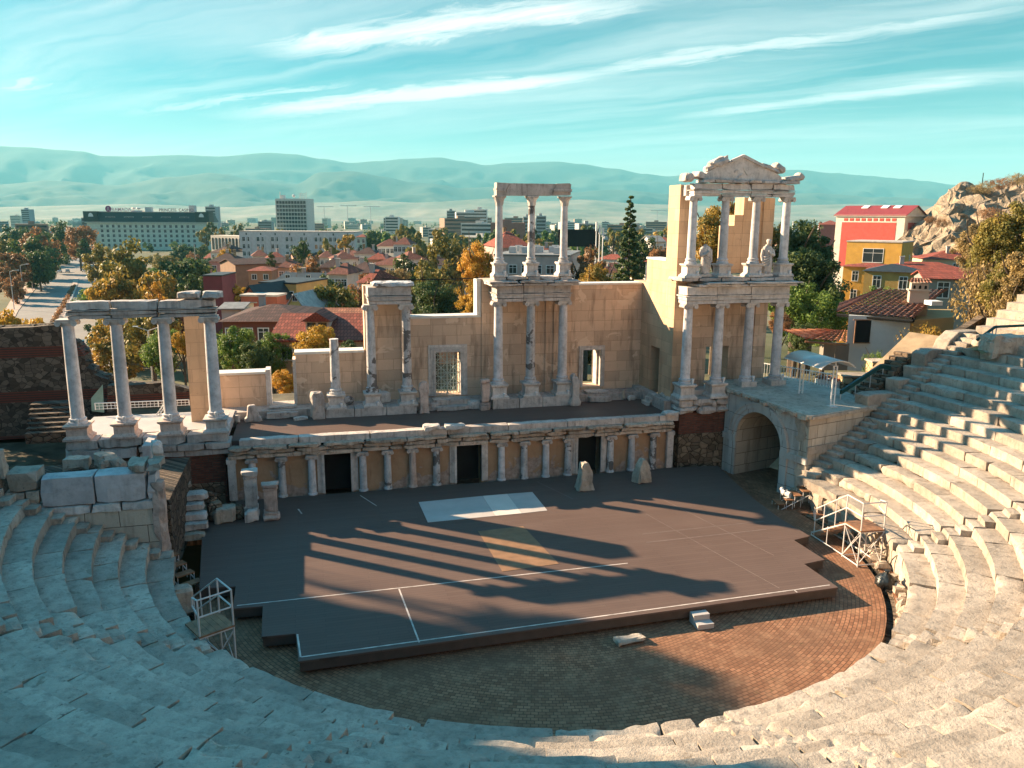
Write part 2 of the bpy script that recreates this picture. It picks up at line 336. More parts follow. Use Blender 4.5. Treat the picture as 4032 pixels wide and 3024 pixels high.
def run(mb, x0, x1, y0, y1, z0, z1, cuts, amp=.012, chip=.05, jit=.012, step=.35, axis=0):
    """a course of separate blocks along x (axis 0) or y (axis 1)"""
    e = [0] + sorted(cuts) + [1]
    for a, b in zip(e[:-1], e[1:]):
        dz = random.uniform(-jit, jit); dd = random.uniform(-jit, jit)
        if axis == 0:
            X0, X1 = x0 + (x1 - x0) * a + .006, x0 + (x1 - x0) * b - .006; c = Vector(((X0 + X1) / 2, (y0 + y1) / 2 + dd, (z0 + z1) / 2 + dz)); size = (X1 - X0, y1 - y0, z1 - z0)
        else:
            Y0, Y1 = y0 + (y1 - y0) * a + .006, y0 + (y1 - y0) * b - .006; c = Vector(((x0 + x1) / 2 + dd, (Y0 + Y1) / 2, (z0 + z1) / 2 + dz)); size = (x1 - x0, Y1 - Y0, z1 - z0)
        mb.gbox(size, lambda p, c=c: p + c, step, amp, chip)
    return mb
def entab(mb, x0, x1, y0, y1, z0, z1, cuts, cornice=.16, ruin=.05):
    h = z1 - z0
    run(mb, x0 + .05, x1 - .05, y0 + .05, y1 - .05, z0, z0 + h * .20, cuts, .006, ruin * .5)
    run(mb, x0 + .02, x1 - .02, y0 + .02, y1 - .02, z0 + h * .205, z0 + h * .42, cuts, .006, ruin * .5)
    run(mb, x0 - .03, x1 + .03, y0 - .03, y1 + .03, z0 + h * .425, z0 + h * .50, cuts, .006, ruin * .6)
    run(mb, x0 + .03, x1 - .03, y0 + .03, y1 - .03, z0 + h * .505, z1, cuts, .01, ruin)
def floodlight(x, y, z, where):
    o = MB(); o.lathe(x, y, [(.045, z), (.045, z + .05), (.03, z + .06), (.06, z + .10), (.075, z + .27), (.06, z + .28)], 10)
    tag(smooth_by_angle(o.build('floodlight', M['lampw'], org=(x, y, z)), 40), 'small white floodlight standing at the foot of ' + where, 'floodlight', 'small floodlights at the column feet')
# ---- proskenion: the low columned front of the raised stage
PX0, PX1, PYF = -3.75, 17.05, 34.65
pk = thing('proscenium', 'low ochre front wall of the raised stage with short columns and three dark doorways', 'stage front', (6.6, PYF, 0))
doors = [(.27, 1.42, 1.80), (6.22, 7.40, 1.80), (12.12, 13.30, 1.88)]
def rowwall(x0, x1, y0, y1, z0, z1, ops, name, mat, parent, floor=None):
    """wall along x with openings (xa, xb, za, zb)"""
    mb = MB(); cur = x0
    for xa, xb, za, zb in sorted(ops):
        if xa > cur: mb.box(cur, xa, y0, y1, z0, z1)
        if za > z0: mb.box(xa, xb, y0, y1, z0, za)
        if zb < z1: mb.box(xa, xb, y0, y1, zb, z1)
        cur = xb
    if cur < x1: mb.box(cur, x1, y0, y1, z0, z1)
    return mb.build(name, mat, parent)
rowwall(PX0, PX1, PYF + .12, PYF + .6, -.3, 2.05, [(a, b, -.3, h) for a, b, h in doors], 'plaster_wall', M['ochre'], pk)
for a, b, h in doors:
    mb = MB()
    for o, y0 in ((.0, PYF - .02), (.10, PYF + .03), (.2, PYF + .07)):
        w = .11
        mb.box(a - o - w, a - o, y0 - .01 * o, PYF + .40, .02, h + o + w); mb.box(b + o, b + o + w, y0 - .01 * o, PYF + .40, .02, h + o + w); mb.box(a - o, b + o, y0 - .005, PYF + .40, h + o, h + o + w - .002)
    mb.build('door_frame', M['marble'], pk)
    MB().box(a, b, PYF + .75, PYF + .8, -.1, 2.05).build('dark_doorway', M['black'], pk)  # black sheet painting in the unlit inside of the doorway
    mb = MB(); mb.box(a - .05, a, PYF + .61, PYF + .8, 0, 2.04); mb.box(b, b + .05, PYF + .61, PYF + .8, 0, 2.04); mb.box(a, b, PYF + .61, PYF + .8, h, h + .1); mb.build('door_jamb', M['ochre'], pk)
cols = [(-2.78, 'column'), (-1.55, 'columnold'), (-.28, 'column'), (1.95, 'column'), (3.05, 'columnold'), (4.18, 'column'), (5.28, 'columnold'), (8.35, 'column'), (9.45, 'columnold'), (10.52, 'column'), (11.62, 'columnold'), (13.78, 'columnold'), (14.88, 'column'), (16.02, 'columnold')]
for i, (x, mt) in enumerate(cols):
    mb = MB(); r = .17; mb.lathe(x, PYF, [(r * 1.25, .0), (r * 1.25, .05), (r, .09)] + [(r * (1 - .1 * k / 5), .09 + 1.56 * k / 5) for k in range(1, 6)], 14)
    c = smooth_by_angle(mb.build('column', M[mt] if i != 5 else M['pinkmarble'], pk), 40)
    mb = MB(); ionic(mb, x, PYF, 1.65, 1.84, r); smooth_by_angle(mb.build('capital', M['entab'], c), 35)
for x in (-3.62, 16.9):
    mb = MB(); mb.box(x - .16, x + .16, PYF - .08, PYF + .3, 0, 1.84); mb.box(x - .2, x + .2, PYF - .12, PYF + .3, 1.66, 1.86); mb.build('corner_pilaster', M['entab'], pk)
cuts = sorted([.055, .13, .2, .27, .33, .36, .43, .485, .55, .60, .68, .73, .80, .86, .92])
M['pros'] = marble('brown_stained_marble', (.46, .36, .28), (.09, .07, .055), .75, .2, .6, 1.5)
mb = MB(); run(mb, PX0 + .02, PX1, PYF - .17, PYF + .3, 1.845, 2.03, cuts, .012, .05, .012, .22)
run(mb, PX0 + .02, PX1, PYF - .21, PYF + .3, 2.035, 2.23, [c + .004 for c in cuts[1:-1]], .018, .08, .008, .2); mb.build('entablature', M['pros'], pk)
mb = MB(); run(mb, PX0, PX1, PYF - .32, PYF + .35, 2.235, 2.40, [.05, .12, .19, .28, .37, .46, .55, .62, .70, .78, .87], .018, .08, .008, .2); mb.build('cornice', M['pros'], pk)
mb = MB(); run(mb, PX0 + .5, PX1 + .25, PYF - .05, PYF + .42, 2.36, 2.68, [.12, .27, .44, .58, .72, .86, .95], .004, .022, .003); mb.build('parapet', M['entab'], pk)
for c_, s_ in (((5.1, PYF - .02, 2.78), (.85, .62, .22)), ((6.15, PYF - .02, 2.76), (.95, .6, .2)), ((16.85, PYF + .02, 2.76), (.75, .6, .2))): mb = MB(); mb.rock(c_, s_, .02, .15, .03, .08); mb.build('cornice_block', M['marble'], pk)
# ---- raised stage floor (pulpitum)
tag(MB().box(-3.6, 17.4, PYF + .44, 38.8, 2.3, 2.55).build('raised_stage_floor', M['deck']), kind='structure')
# ---- back wall
sw = thing('stage_wall', 'tall honey-coloured stone back wall of the stage with grille gate and open doorway', 'stage wall', (8, 40, 2.5))
YB0, YB1 = 40.0, 40.85
mb = MB(); mb.box(-4.6, 17.45, 38.8, 40.9, 2.2, 2.92); mb.build('plinth', M['entab'], sw)
rowwall(-.85, 2.55, YB0, YB1, 2.92, 5.42, [], 'wall_panel', M['wall'], sw)
rowwall(2.55, 4.85, YB0, YB1, 2.92, 8.75, [], 'wall_panel', M['wall'], sw)
rowwall(4.85, 8.52, YB0, YB1, 2.92, 7.05, [(6.08, 7.42, 3.02, 5.34)], 'wall_panel', M['wall'], sw)
rowwall(8.52, 13.35, YB0, YB1, 2.92, 9.0, [], 'wall_panel', M['wall'], sw)
rowwall(13.35, 17.5, YB0, YB1, 2.92, 8.62, [(14.1, 15.2, 3.12, 5.17)], 'wall_panel', M['wall'], sw)
mb = MB(); mb.box(-.9, 2.5, YB0 - .06, YB1 + .06, 5.422, 5.54); mb.box(4.87, 8.5, YB0 - .06, YB1 + .06, 7.052, 7.17); mb.box(13.4, 17.4, YB0 - .06, YB1 + .06, 8.622, 8.72); mb.build('coping', M['capst'], sw)
mb = MB()
for x0, x1, z1 in ((2.56, 3.05, 8.7), (4.35, 4.83, 8.7), (8.54, 9.0, 8.9), (12.0, 12.08, 8.0), (12.45, 13.3, 8.9), (1.15, 1.22, 5.4)): mb.box(x0, x1, YB0 - .07, YB0 - .003, 2.93, z1)
mb.box(-.84, 17.4, YB0 - .10, YB0 - .002, 2.925, 3.12) if False else None
mb.build('pilaster', M['wall'], sw)
mb = MB(); mb.box(8.30, 8.515, YB0 + .02, YB1, 7.18, 9.02); mb.build('white_pier', M['capst'], sw)
mb = MB(); mb.box(-1.0, -.855, YB0 - .1, YB1 + .05, 2.93, 5.2); mb.build('white_jamb', M['marble'], sw)
def frame(mb, a, b, z0, z1, y, steps=((.0, .0), (.12, .05), (.24, .09)), w=.125, depth=.3, top=True):
    for o, p in steps:
        yy = y - .16 + p
        mb.box(a - o - w, a - o, yy, y + depth, z0, z1 + o + w); mb.box(b + o, b + o + w, yy, y + depth, z0, z1 + o + w); mb.box(a - o, b + o, yy - .004, y + depth, z1 + o, z1 + o + w - .003)
mb = MB(); frame(mb, 6.1, 7.4, 3.0, 5.3, YB0); mb.build('door_frame', M['marble'], sw)
mb = MB(); frame(mb, 14.12, 15.16, 3.1, 5.14, YB0, ((0, .02), (.1, .06)), .11); mb.box(15.05, 15.19, YB0 + .31, YB1 + .02, 3.13, 5.16); mb.build('door_frame', M['marble'], sw)
mb = MB()    # grille gate: two leaves of bars with diagonal stars
for x0, x1 in ((6.12, 6.73), (6.77, 7.38)):
    w = x1 - x0; y = YB0 + .2
    for k in range(5): mb.tube((x0 + w * k / 4, y, 3.05), (x0 + w * k / 4, y, 5.26), .022 if k in (0, 4) else .013, 6)
    for k in range(13): mb.tube((x0, y, 3.05 + 2.21 * k / 12), (x1, y, 3.05 + 2.21 * k / 12), .016 if k % 3 == 0 else .011, 6)
    for k in range(4):
        za, zb = 3.05 + 2.21 * k / 4, 3.05 + 2.21 * (k + 1) / 4
        mb.tube((x0, y, za), (x1, y, zb), .016, 6); mb.tube((x0, y, zb), (x1, y, za), .016, 6); mb.lathe(x0 + w / 2, y, [(.045, (za + zb) / 2 - .045), (.06, (za + zb) / 2), (.045, (za + zb) / 2 + .045)], 8)
mb.build('gate', plain('pale_green_gate_paint', (.36, .42, .38), .5), sw)
mb = MB(); mb.rock((6.75, 39.15, 3.0 - .03), (1.9, .7, .14), 0, .3, .01, .03); mb.rock((6.75, 38.55, 2.67), (1.7, .5, .22), 0, .3, .01, .03); mb.rock((5.75, 38.75, 2.75), (.6, .5, .4), 0, .2); mb.rock((7.85, 38.75, 2.75), (.6, .5, .4), 0, .2)
mb.rock((14.65, 39.2, 2.99), (1.3, .6, .14), 0, .3, .01, .03); mb.rock((14.65, 38.65, 2.70), (1.25, .5, .26), 0, .3, .01, .03)
mb.rock((-1.55, 38.85, 2.72), (1.5, .6, .3), 0, .3, .02, .04); mb.rock((-1.55, 39.35, 2.98), (1.3, .6, .1), 0, .3, .02, .04); mb.build('doorstep', M['entab'], sw)
# low wall at the left, and the tall pillar behind the left colonnade
lw = thing('low_stone_wall', 'low honey-coloured wall piece with white coping beside the tree-filled gap', 'wall', (-3.4, 40.2, 2.9))
MB().box(-4.55, -2.32, YB0, YB1, 2.92, 4.52).build('wall_panel', M['wall'], lw); MB().box(-4.6, -2.25, YB0 - .05, YB1 + .05, 4.522, 4.63).build('coping', M['capst'], lw)
MB().box(-2.31, -2.08, YB0 - .04, YB1 + .04, 2.92, 4.72).build('end_post', M['marble'], lw)
tag(MB().box(-5.45, -4.37, 37.2, 38.2, 2.5, 8.25).build('stone_pillar', M['walllit'], org=(-4.9, 37.5, 2.5)), 'plain square honey-stone pillar behind the left four-column colonnade', 'pillar')
# ---- podiums with columns: pair + broken one, and the two-storey middle pavilion
YP = 38.65
p1 = thing('column_pair', 'two dark-stained columns under a short lintel, with a broken third column beside them', 'columns', (2.6, YP, 2.5))
mb = MB(); run(mb, .45, 4.9, 38.2, 39.3, 2.52, 2.96, [.31, .66], .003, .02, .002); mb.build('base_block', M['entab'], p1)
column(p1, 1.0, YP, 2.96, 3.66, 6.35, 6.4, .235, 'columnold', None)
column(p1, 2.75, YP, 2.96, 3.66, 7.70, 7.97, .235, 'columnold'); column(p1, 4.48, YP, 2.96, 3.66, 7.70, 7.97, .235, 'columnold')
mb = MB(); entab(mb, 2.62, 4.78, 38.3, 40.0 - .08, 7.97, 8.82, [], ruin=.03); mb.build('entablature', M['entab'], p1)
mb = MB(); mb.rock((3.85, 38.9, 8.94), (2.05, 1.5, .2), 0, .2, .04, .14); mb.build('cornice', M['columnold'], p1)
for x, w in ((1.0, 'the broken column'), (2.75, 'the left column of the stained pair'), (4.48, 'the right column of the stained pair')): floodlight(x + .22, 38.23, 2.965, w)
p2 = thing('column_pavilion', 'middle two-storey pavilion with three ionic columns below and three slender ones above', 'pavilion', (10.9, YP, 2.5))
mb = MB(); run(mb, 8.75, 13.0, 38.2, 39.3, 2.52, 3.06, [.33, .62], .003, .02, .002); mb.build('base_block', M['entab'], p2)
for x, mt in ((9.12, 'column'), (10.82, 'columnold'), (12.54, 'column')): column(p2, x, YP, 3.06, 3.80, 7.75, 8.0, .24, mt)
mb = MB(); entab(mb, 8.92, 12.86, 38.28, 39.92, 8.0, 8.78, [.36, .63], ruin=.022); mb.build('entablature', M['entab'], p2)
mb = MB(); run(mb, 8.62, 13.14, 38.02, 39.92, 8.79, 8.92, [.36, .63], .008, .03, .004); run(mb, 8.5, 13.24, 37.92, 39.92, 8.925, 9.05, [.33, .7], .018, .06, .006); mb.build('cornice', M['entab'], p2)
mb = MB(); run(mb, 8.8, 12.92, 38.28, 39.2, 9.055, 9.24, [.16, .42, .58, .84], .02, .05); mb.build('upper_base', M['entab'], p2)
for x, mt in ((9.15, 'column'), (10.8, 'columnold'), (12.5, 'column')):
    column(p2, x, YP, 9.24, 9.92, 12.68, 13.15, .19, mt, 'corinth'); floodlight(x + .2, 38.3, 9.245, 'the %s upper column of the middle pavilion' % {9.15: 'left', 10.8: 'middle', 12.5: 'right'}[x])
mb = MB(); mb.extr([(8.95, 38.38, 13.15), (9.35, 38.38, 13.15), (9.45, 38.38, 13.3), (9.42, 38.38, 13.4), (9.62, 38.38, 13.74), (8.97, 38.38, 13.76)], (0, .55, 0))
mb.extr([(9.37, 38.4, 13.152), (11.75, 38.4, 13.17), (11.82, 38.4, 13.42), (11.98, 38.4, 13.74), (9.645, 38.4, 13.73), (9.45, 38.4, 13.41), (9.47, 38.4, 13.3)], (0, .51, 0))
mb.extr([(11.77, 38.38, 13.18), (12.72, 38.38, 13.2), (12.74, 38.38, 13.72), (12.66, 38.38, 13.78), (12.0, 38.38, 13.75), (11.84, 38.38, 13.42)], (0, .55, 0))
for x0, x1 in ((8.93, 9.4), (11.8, 12.77)): mb.box(x0, x1, 38.335, 38.98, 13.42, 13.50); mb.box(x0 + .02, x1 - .02, 38.30, 39.0, 13.36, 13.415)
fixn(mb.build('lintel', M['entab'], p2))
for x, w in ((9.12, 'left'), (10.82, 'middle'), (12.54, 'right')): floodlight(x + .22, 38.23, 3.065, 'the %s lower column of the middle pavilion' % w)
# ---- left colonnade
YL = 35.3
p3 = thing('colonnade', 'four grey ionic columns under a long cracked lintel at the left end of the stage', 'colonnade', (-6.9, YL, 0))
MB().box(-7.0, -3.9, YL - .28, YL + 3, -.9, 2.05).build('brick_pier', M['brick'], p3)
MB().box(-7.1, -4.0, YL - .32, YL - .283, -.9, .75).build('rubble_footing', M['rubble'], p3)
mb = MB(); run(mb, -7.3, -3.6, YL - .62, YL + .5, 2.31, 2.60, [.42, .72], .015, .05); run(mb, -7.3, -3.66, YL - .5, YL + .5, 2.06, 2.305, [.5], .015, .05); run(mb, -10.15, -7.32, YL - .5, YL + .5, 2.14, 2.60, [.5], .04, .1); run(mb, -10.08, -3.72, YL - .46, YL + .5, 2.605, 3.0, [.2, .47, .74], .012, .05); mb.build('base_beam', M['entab'], p3)
mb = MB(); mb.box(-9.95, -3.75, YL + .505, 39.2, 2.6, 2.97); mb.build('floor_slab', M['boardpale'], p3)
for x in (-9.57, -7.78, -5.98, -4.17):
    column(p3, x, YL, 3.0, 3.63, 7.72, 7.99, .265, 'column', pmat='pinkmarble' if x < -4.5 else 'marble'); floodlight(x + .05, YL - .38, 3.635, 'the %s column of the left colonnade' % {-9.57: 'first', -7.78: 'second', -5.98: 'third', -4.17: 'fourth'}[x])
mb = MB(); entab(mb, -9.55, -3.82, YL - .34, YL + .34, 7.99, 8.72, [.29, .60], ruin=.06); mb.build('entablature', M['entab'], p3)
mb = MB(); run(mb, -5.35, -3.55, YL - .5, YL + .45, 8.74, 9.02, [.52], .03, .09, .02, .2); mb.build('cornice', M['entab'], p3)
# ---- right corner pavilion
YR = 35.3
p4 = thing('corner_pavilion', 'two-storey corner pavilion with a broken pediment, four ionic columns on each storey', 'pavilion', (20.5, YR, 0))
MB().box(17.6, 20.25, YR - .15, YR + 1.6, 1.5, 2.58).build('brick_pier', M['brick'], p4); MB().box(17.6, 20.3, YR - .18, YR + 1.6, -.9, 1.495).build('rubble_footing', M['rubble'], p4)
mb = MB(); run(mb, 17.42, 20.35, YR - .5, YR + 1.9, 2.59, 2.95, [.35, .72], .04, .12, .02, .2); run(mb, 17.4, 20.35, YR - .45, YR + 2, 2.955, 3.33, [.3, .7], .03, .09, .02, .2)
mb.gbox((.45, 4.4, .62), lambda p: p + Vector((17.25, 38.0, 2.8)), .4, .01, .04); mb.build('base_beam', M['entab'], p4)
MB().box(17.6, 23.4, YR + .4, 37.0, 3.34, 3.6).build('porch_floor', M['boardpale'], p4)
xs = [17.87, 19.56, 21.22, 22.88]
for i, x in enumerate(xs):
    w = ['first', 'second', 'third', 'fourth'][i]
    column(p4, x, YR, 3.335 if i < 2 else 4.0, 4.08, 7.81, 8.05, .246, 'column', ped=i < 2)
    if i > 1: MB().box(x - .42, x + .42, YR - .42, YR + .42, 3.7, 4.079).build('plinth', M['marble'], p4)
    floodlight(x + .27, YR - .31, 4.085, 'the %s lower column of the corner pavilion' % w)
    column(p4, x - .02, YR, 9.33, 9.97, 12.92, 13.15, .21, 'column', pmat='marble'); floodlight(x + .2, YR - .35, 9.335, 'the %s upper column of the corner pavilion' % w)
mb = MB(); entab(mb, 17.54, 23.2, YR - .37, 36.6, 8.05, 8.87, [.29, .62], ruin=.02); mb.build('entablature', M['marble'], p4)
mb = MB(); run(mb, 18.05, 23.44, YR - .61, 36.6, 8.88, 9.02, [.5], .015, .05); run(mb, 18.4, 23.6, YR - .77, 36.6, 9.025, 9.125, [.4], .015, .06); mb.build('cornice', M['marble'], p4)
mb = MB(); run(mb, 17.3, 23.3, YR - .43, 36.6, 9.13, 9.325, [.14, .34, .6, .82], .015, .04); mb.build('upper_floor', M['entab'], p4)
mb = MB(); entab(mb, 17.67, 23.1, YR - .31, YR + .33, 13.15, 13.76, [.27, .56, .78], ruin=.04); mb.gbox((.62, .65, .55), lambda p: p + Vector((17.9, 35.98, 13.43)), .3, .01, .05); mb.build('upper_entablature', M['marble'], p4)
mb = MB(); run(mb, 18.05, 23.2, YR - .46, YR + .41, 13.77, 13.93, [.12, .3, .48, .62, .8], .015, .06, .006, .2)
for x, s, z, t in ((17.45, (.5, .7, .38), 14.0, .1), (18.2, (.75, .6, .3), 14.07, .2), (22.95, (.9, .8, .24), 14.03, -.12), (23.45, (.42, .5, .32), 14.13, .6), (22.27, (.62, .6, .3), 14.5, .55)): mb.rock((x, YR + .05, z), s, .2, .12, .03, .07, tilt=t)
mb.build('cornice', M['entab'], p4)
c4 = lambda x, y: PY((2500 + x * .3617) / K, (560 + y * .3617) / K, YR - .2)
out = [c4(*q) for q in [(772, 412), (768, 380), (785, 330), (900, 262), (1050, 205), (1180, 148), (1290, 205), (1400, 262), (1480, 305), (1560, 350), (1600, 385), (1595, 432)]]
mb = MB(); mb.extr(out, (0, .45, 0))
for a, b in ((out[4], out[5]), (out[5], out[7])): mb.tube(a + Vector((0, -.02, .0)), b + Vector((0, -.02, .0)), .09, 4)
a = c4(1110, 330); mb.path([c4(1100, 410), c4(1130, 370), c4(1170, 345)], .05, 5); mb.path([c4(1185, 275), c4(1200, 320), c4(1225, 355)], .05, 5); mb.path([c4(1090, 330), c4(1095, 310), c4(1120, 302)], .045, 5)
fixn(mb.build('pediment', M['marble'], p4))
for (a_, b_), s_, t_ in (((920, 215), (.95, .7, .34), -.42), ((1010, 205), (.5, .6, .2), -.2), ((825, 275), (.5, .6, .2), -.45), ((1470, 280), (1.1, .7, .2), .3)): q = c4(a_, b_); mb = MB(); mb.rock((q.x, YR, q.z), s_, 0, .15, .05, .11, tilt=t_); mb.build('pediment_block', M['entab'], p4)
# walls of the corner tower
tw = thing('tower_wall', 'stepped honey-stone tower walls behind the corner pavilion columns', 'tower', (19, 37.5, 2.5))
mb = MB(); mb.box(17.46, 18.3, 38.6, 41.2, 2.9, 8.76); mb.box(17.46, 18.3, 37.5, 38.6, 5.5, 8.76); mb.box(17.46, 18.3, 36.0, 37.5, 2.9, 8.76)
mb.box(17.5, 18.3, 37.25, 39.6, 8.762, 10.0); mb.box(17.48, 18.28, 36.0, 37.248, 8.762, 13.7); mb.build('side_wall', M['walllit'], tw)
MB().box(17.46, 18.3, 37.26, 39.65, 10.002, 10.1).build('coping', M['capst'], tw)
MB().box(18.0, 18.25, 37.49, 38.61, 2.92, 5.52).build('dark_doorway', M['black'], tw)  # black box painting in the unlit room behind the opening
rowwall(18.305, 23.0, 36.62, 37.4, 3.3, 8.94, [(19.64, 20.93, 3.5, 5.66)], 'porch_wall', M['wall'], tw)
MB().box(22.3, 23.0, 36.54, 36.617, 3.5, 8.14).build('pilaster', M['wall'], tw)
MB().box(20.95, 21.0, 36.7, 37.9, 3.6, 5.6).build('door_leaf', M['steel'], tw)
mb = MB(); mb.box(20.4, 20.80, 36.64, 37.4, 9.4, 11.77); mb.box(20.80, 21.28, 36.63, 37.4, 9.4, 11.77); mb.box(20.82, 21.28, 36.63, 37.2, 11.772, 12.3); mb.box(21.285, 22.93, 36.62, 37.5, 9.4, 13.16); mb.box(22.35, 22.95, 36.5, 36.617, 9.4, 13.14); mb.build('upper_wall', M['walllit'], tw)
# ================================================================== ORCHESTRA, STAGE DECK, SEATING
cx, cy = CTR.x, CTR.y
def ring(mb, r0, r1, a0, a1, z, n=64):
    for i in range(n):
        t0 = rad(a0 + (a1 - a0) * i / n); t1 = rad(a0 + (a1 - a0) * (i + 1) / n)
        mb.quad((cx + r0 * math.cos(t0), cy + r0 * math.sin(t0), z), (cx + r1 * math.cos(t0), cy + r1 * math.sin(t0), z), (cx + r1 * math.cos(t1), cy + r1 * math.sin(t1), z), (cx + r0 * math.cos(t1), cy + r0 * math.sin(t1), z))
mb = MB(); ring(mb, .01, 12.3, -180, 180, ORZ, 72); ring(mb, 12.62, 13.6, -180, 20, ORZ, 72); mb.box(-6.5, 27, 32, 37, ORZ - .4, ORZ - .004); mb.box(19, 27, 28.5, 31.99, ORZ - .4, ORZ - .006)
tag(mb.build('orchestra_floor', M['pave']), kind='structure')
mb = MB(); ring(mb, 12.25, 12.66, -180, 20, ORZ - .32, 72)
for r in (12.3, 12.62):
    for i in range(72):
        t0, t1 = rad(-180 + 200 * i / 72), rad(-180 + 200 * (i + 1) / 72); p, q = (cx + r * math.cos(t0), cy + r * math.sin(t0)), (cx + r * math.cos(t1), cy + r * math.sin(t1))
        mb.quad((*p, ORZ - .32), (*q, ORZ - .32), (*q, ORZ + .003), (*p, ORZ + .003))
tag(mb.build('drain_channel', M['rubble']), kind='structure')
for sd, n in ((1, 1),):
    mb = MB(); ring(mb, 12.5, 12.619, -60, 8, ORZ - .06, 40); tag(mb.build('drain_kerb', M['rubble']), kind='structure')
# stage deck
DP = [(-4.62, 32.3), (-4.0, 26.1), (-2.85, 26.0), (-2.80, 24.4), (-1.9, 24.35), (-1.84, 22.4), (-.87, 22.36), (-.77, 20.78), (16.77, 21.2), (16.75, 23.1), (17.7, 23.25), (17.65, 25.1), (18.5, 25.3), (18.4, 27.2), (18.6, 29.5), (18.9, 31.5), (19.4, 34.3), (17.3, 34.5), (-3.5, 34.5), (-3.5, 32.4)]
sp = thing('stage_platform', 'wide dark boarded stage deck with stepped sides filling the orchestra', 'stage', (7, 28, 0))
MB().prism(DP, -.06, 0).build('deck', M['deck'], sp)
DS = [(x + (.03 if x < 7 else -.03), y + (.03 if y < 27 else -.03)) for x, y in DP]
mb = MB()
M['skirt'] = plain('dark_stage_fascia', (.085, .06, .048), .7, var=.2)
for a, b in zip(DS, DS[1:] + DS[:1]):
    if max(a[1], b[1]) > 31.6: continue
    mb.quad((*a, -.34), (*b, -.34), (*b, -.06), (*a, -.06)); 
mb.build('fascia', M['skirt'], sp)
for i in range(15):
    x = -.4 + i * 1.2; y = 20.95 + .024 * (x + .8); MB().tube((x, y + .1, ORZ), (x, y + .1, -.07), .03, 6).build('leg', M['skirt'], sp)
for x, y in [(-1.7, 22.6), (-1.7, 23.9), (-2.7, 24.7), (-2.7, 25.8), (-3.8, 26.4), (-4.0, 28.5), (16.6, 22.2), (17.5, 23.8), (18.3, 25.8), (18.3, 27.6)]: MB().tube((x, y, ORZ), (x, y, -.07), .03, 6).build('leg', M['skirt'], sp)
mb = MB(); T_ = .004
def strip(a, b, w=.05, mat='tape', nm='tape_line'):
    mb = MB()
    a = Vector(a).to_3d(); b = Vector(b).to_3d(); d = (b - a).normalized(); n = Vector((-d.y, d.x, 0)) * w / 2; z = Vector((0, 0, T_)); mb.quad(a - n + z, b - n + z, b + n + z, a + n + z); mb.build(nm, M[mat], sp)
strip((-2.7, 24.58), (10.6, 24.63)); strip((2.42, 24.54), (2.62, 21.0)); strip((-.7, 21.0), (16.6, 21.42)); strip((-.82, 22.3), (-.72, 21.0)); strip((15.2, 21.39), (15.2, 21.2))
strip((1.75, 34.0), (2.35, 32.5), .04); strip((-.9, 32.9), (-.75, 32.3), .06)
for a_, b_, w_ in (((14.6, 30.6), (16.1, 24.0), .03), ((12.0, 26.2), (17.2, 26.3), .05), ((12.2, 27.0), (17.6, 27.1), .04), ((9.9, 34.0), (10.8, 31.4), .025), ((13.2, 29.0), (14.8, 21.6), .025)): strip(a_, b_, w_, 'tapefaint', 'worn_tape_line')

def sheet(poly, z, mat, label, name, cat):
    mb = MB(); mb.prism(poly, .003, z); c = sum((Vector(p) for p in poly), Vector((0, 0))) / len(poly); return tag(mb.build(name, mat, org=(c.x, c.y, 0)), label, cat)
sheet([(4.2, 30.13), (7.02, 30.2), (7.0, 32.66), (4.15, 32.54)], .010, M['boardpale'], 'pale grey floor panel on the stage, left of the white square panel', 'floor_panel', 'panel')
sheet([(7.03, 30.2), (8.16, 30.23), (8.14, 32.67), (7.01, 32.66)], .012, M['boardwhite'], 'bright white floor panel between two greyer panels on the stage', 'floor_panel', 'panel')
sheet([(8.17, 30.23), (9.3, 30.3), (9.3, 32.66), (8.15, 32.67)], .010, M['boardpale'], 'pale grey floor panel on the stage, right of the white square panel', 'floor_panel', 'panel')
sheet([(6.07, 25.0), (8.18, 25.16), (7.85, 28.85), (5.99, 28.75)], .010, M['ply'], 'orange plywood sheet lying in the middle of the dark stage', 'plywood_sheet', 'plywood')
# ---- seating
def wline(r, off):   # angle where a circle of radius r meets the line parallel to the right side wall
    A = Vector((21.3, 29.85)); d = (Vector((25.4, 30.9)) - A).normalized(); nn = Vector((d.y, -d.x)); q = A + nn * off - Vector((cx, cy))
    b = q.dot(d); t = -b + math.sqrt(max(0, b * b - q.length_squared + r * r)); p = q + d * t; return math.degrees(math.atan2(p.y, p.x)), p
YWL = 27.45
def lline(r, off): return -180 + math.degrees(math.asin((cy - (YWL - off)) / r))
AW = .42   # half width of an aisle
AIS = [-149.0, -119.0, -88.0, -57.0, -26.0]
NR = [11, 15, 14, 14, 10, 16]
DESC = ['leftmost wedge of shaded stone seat rows, beside the low left parapet wall', 'shaded wedge of stone seat rows, second from the left parapet', 'wedge of stone seat rows at the bottom left, half in blue shade', 'wedge of stone seat rows at the bottom right, mostly sunlit', 'sunlit wedge of stone seat rows below the short aisle at the right', 'rightmost sunlit wedge of stone seat rows, beside the arched gateway wall']
def polar(a, r, z): return Vector((cx + r * math.cos(a), cy + r * math.sin(a), z))
def pblock(mb, a0, a1, r0, r1, z0, z1, step=.3, amp=.02, chip=.06, fs=3.0):
    am, rm, zm = (a0 + a1) / 2, (r0 + r1) / 2, (z0 + z1) / 2
    size = ((a1 - a0) * rm, r1 - r0, z1 - z0)
    mb.gbox(size, lambda p: polar(am - p.x / rm, rm + p.y, zm + p.z), step, amp, chip, fs)
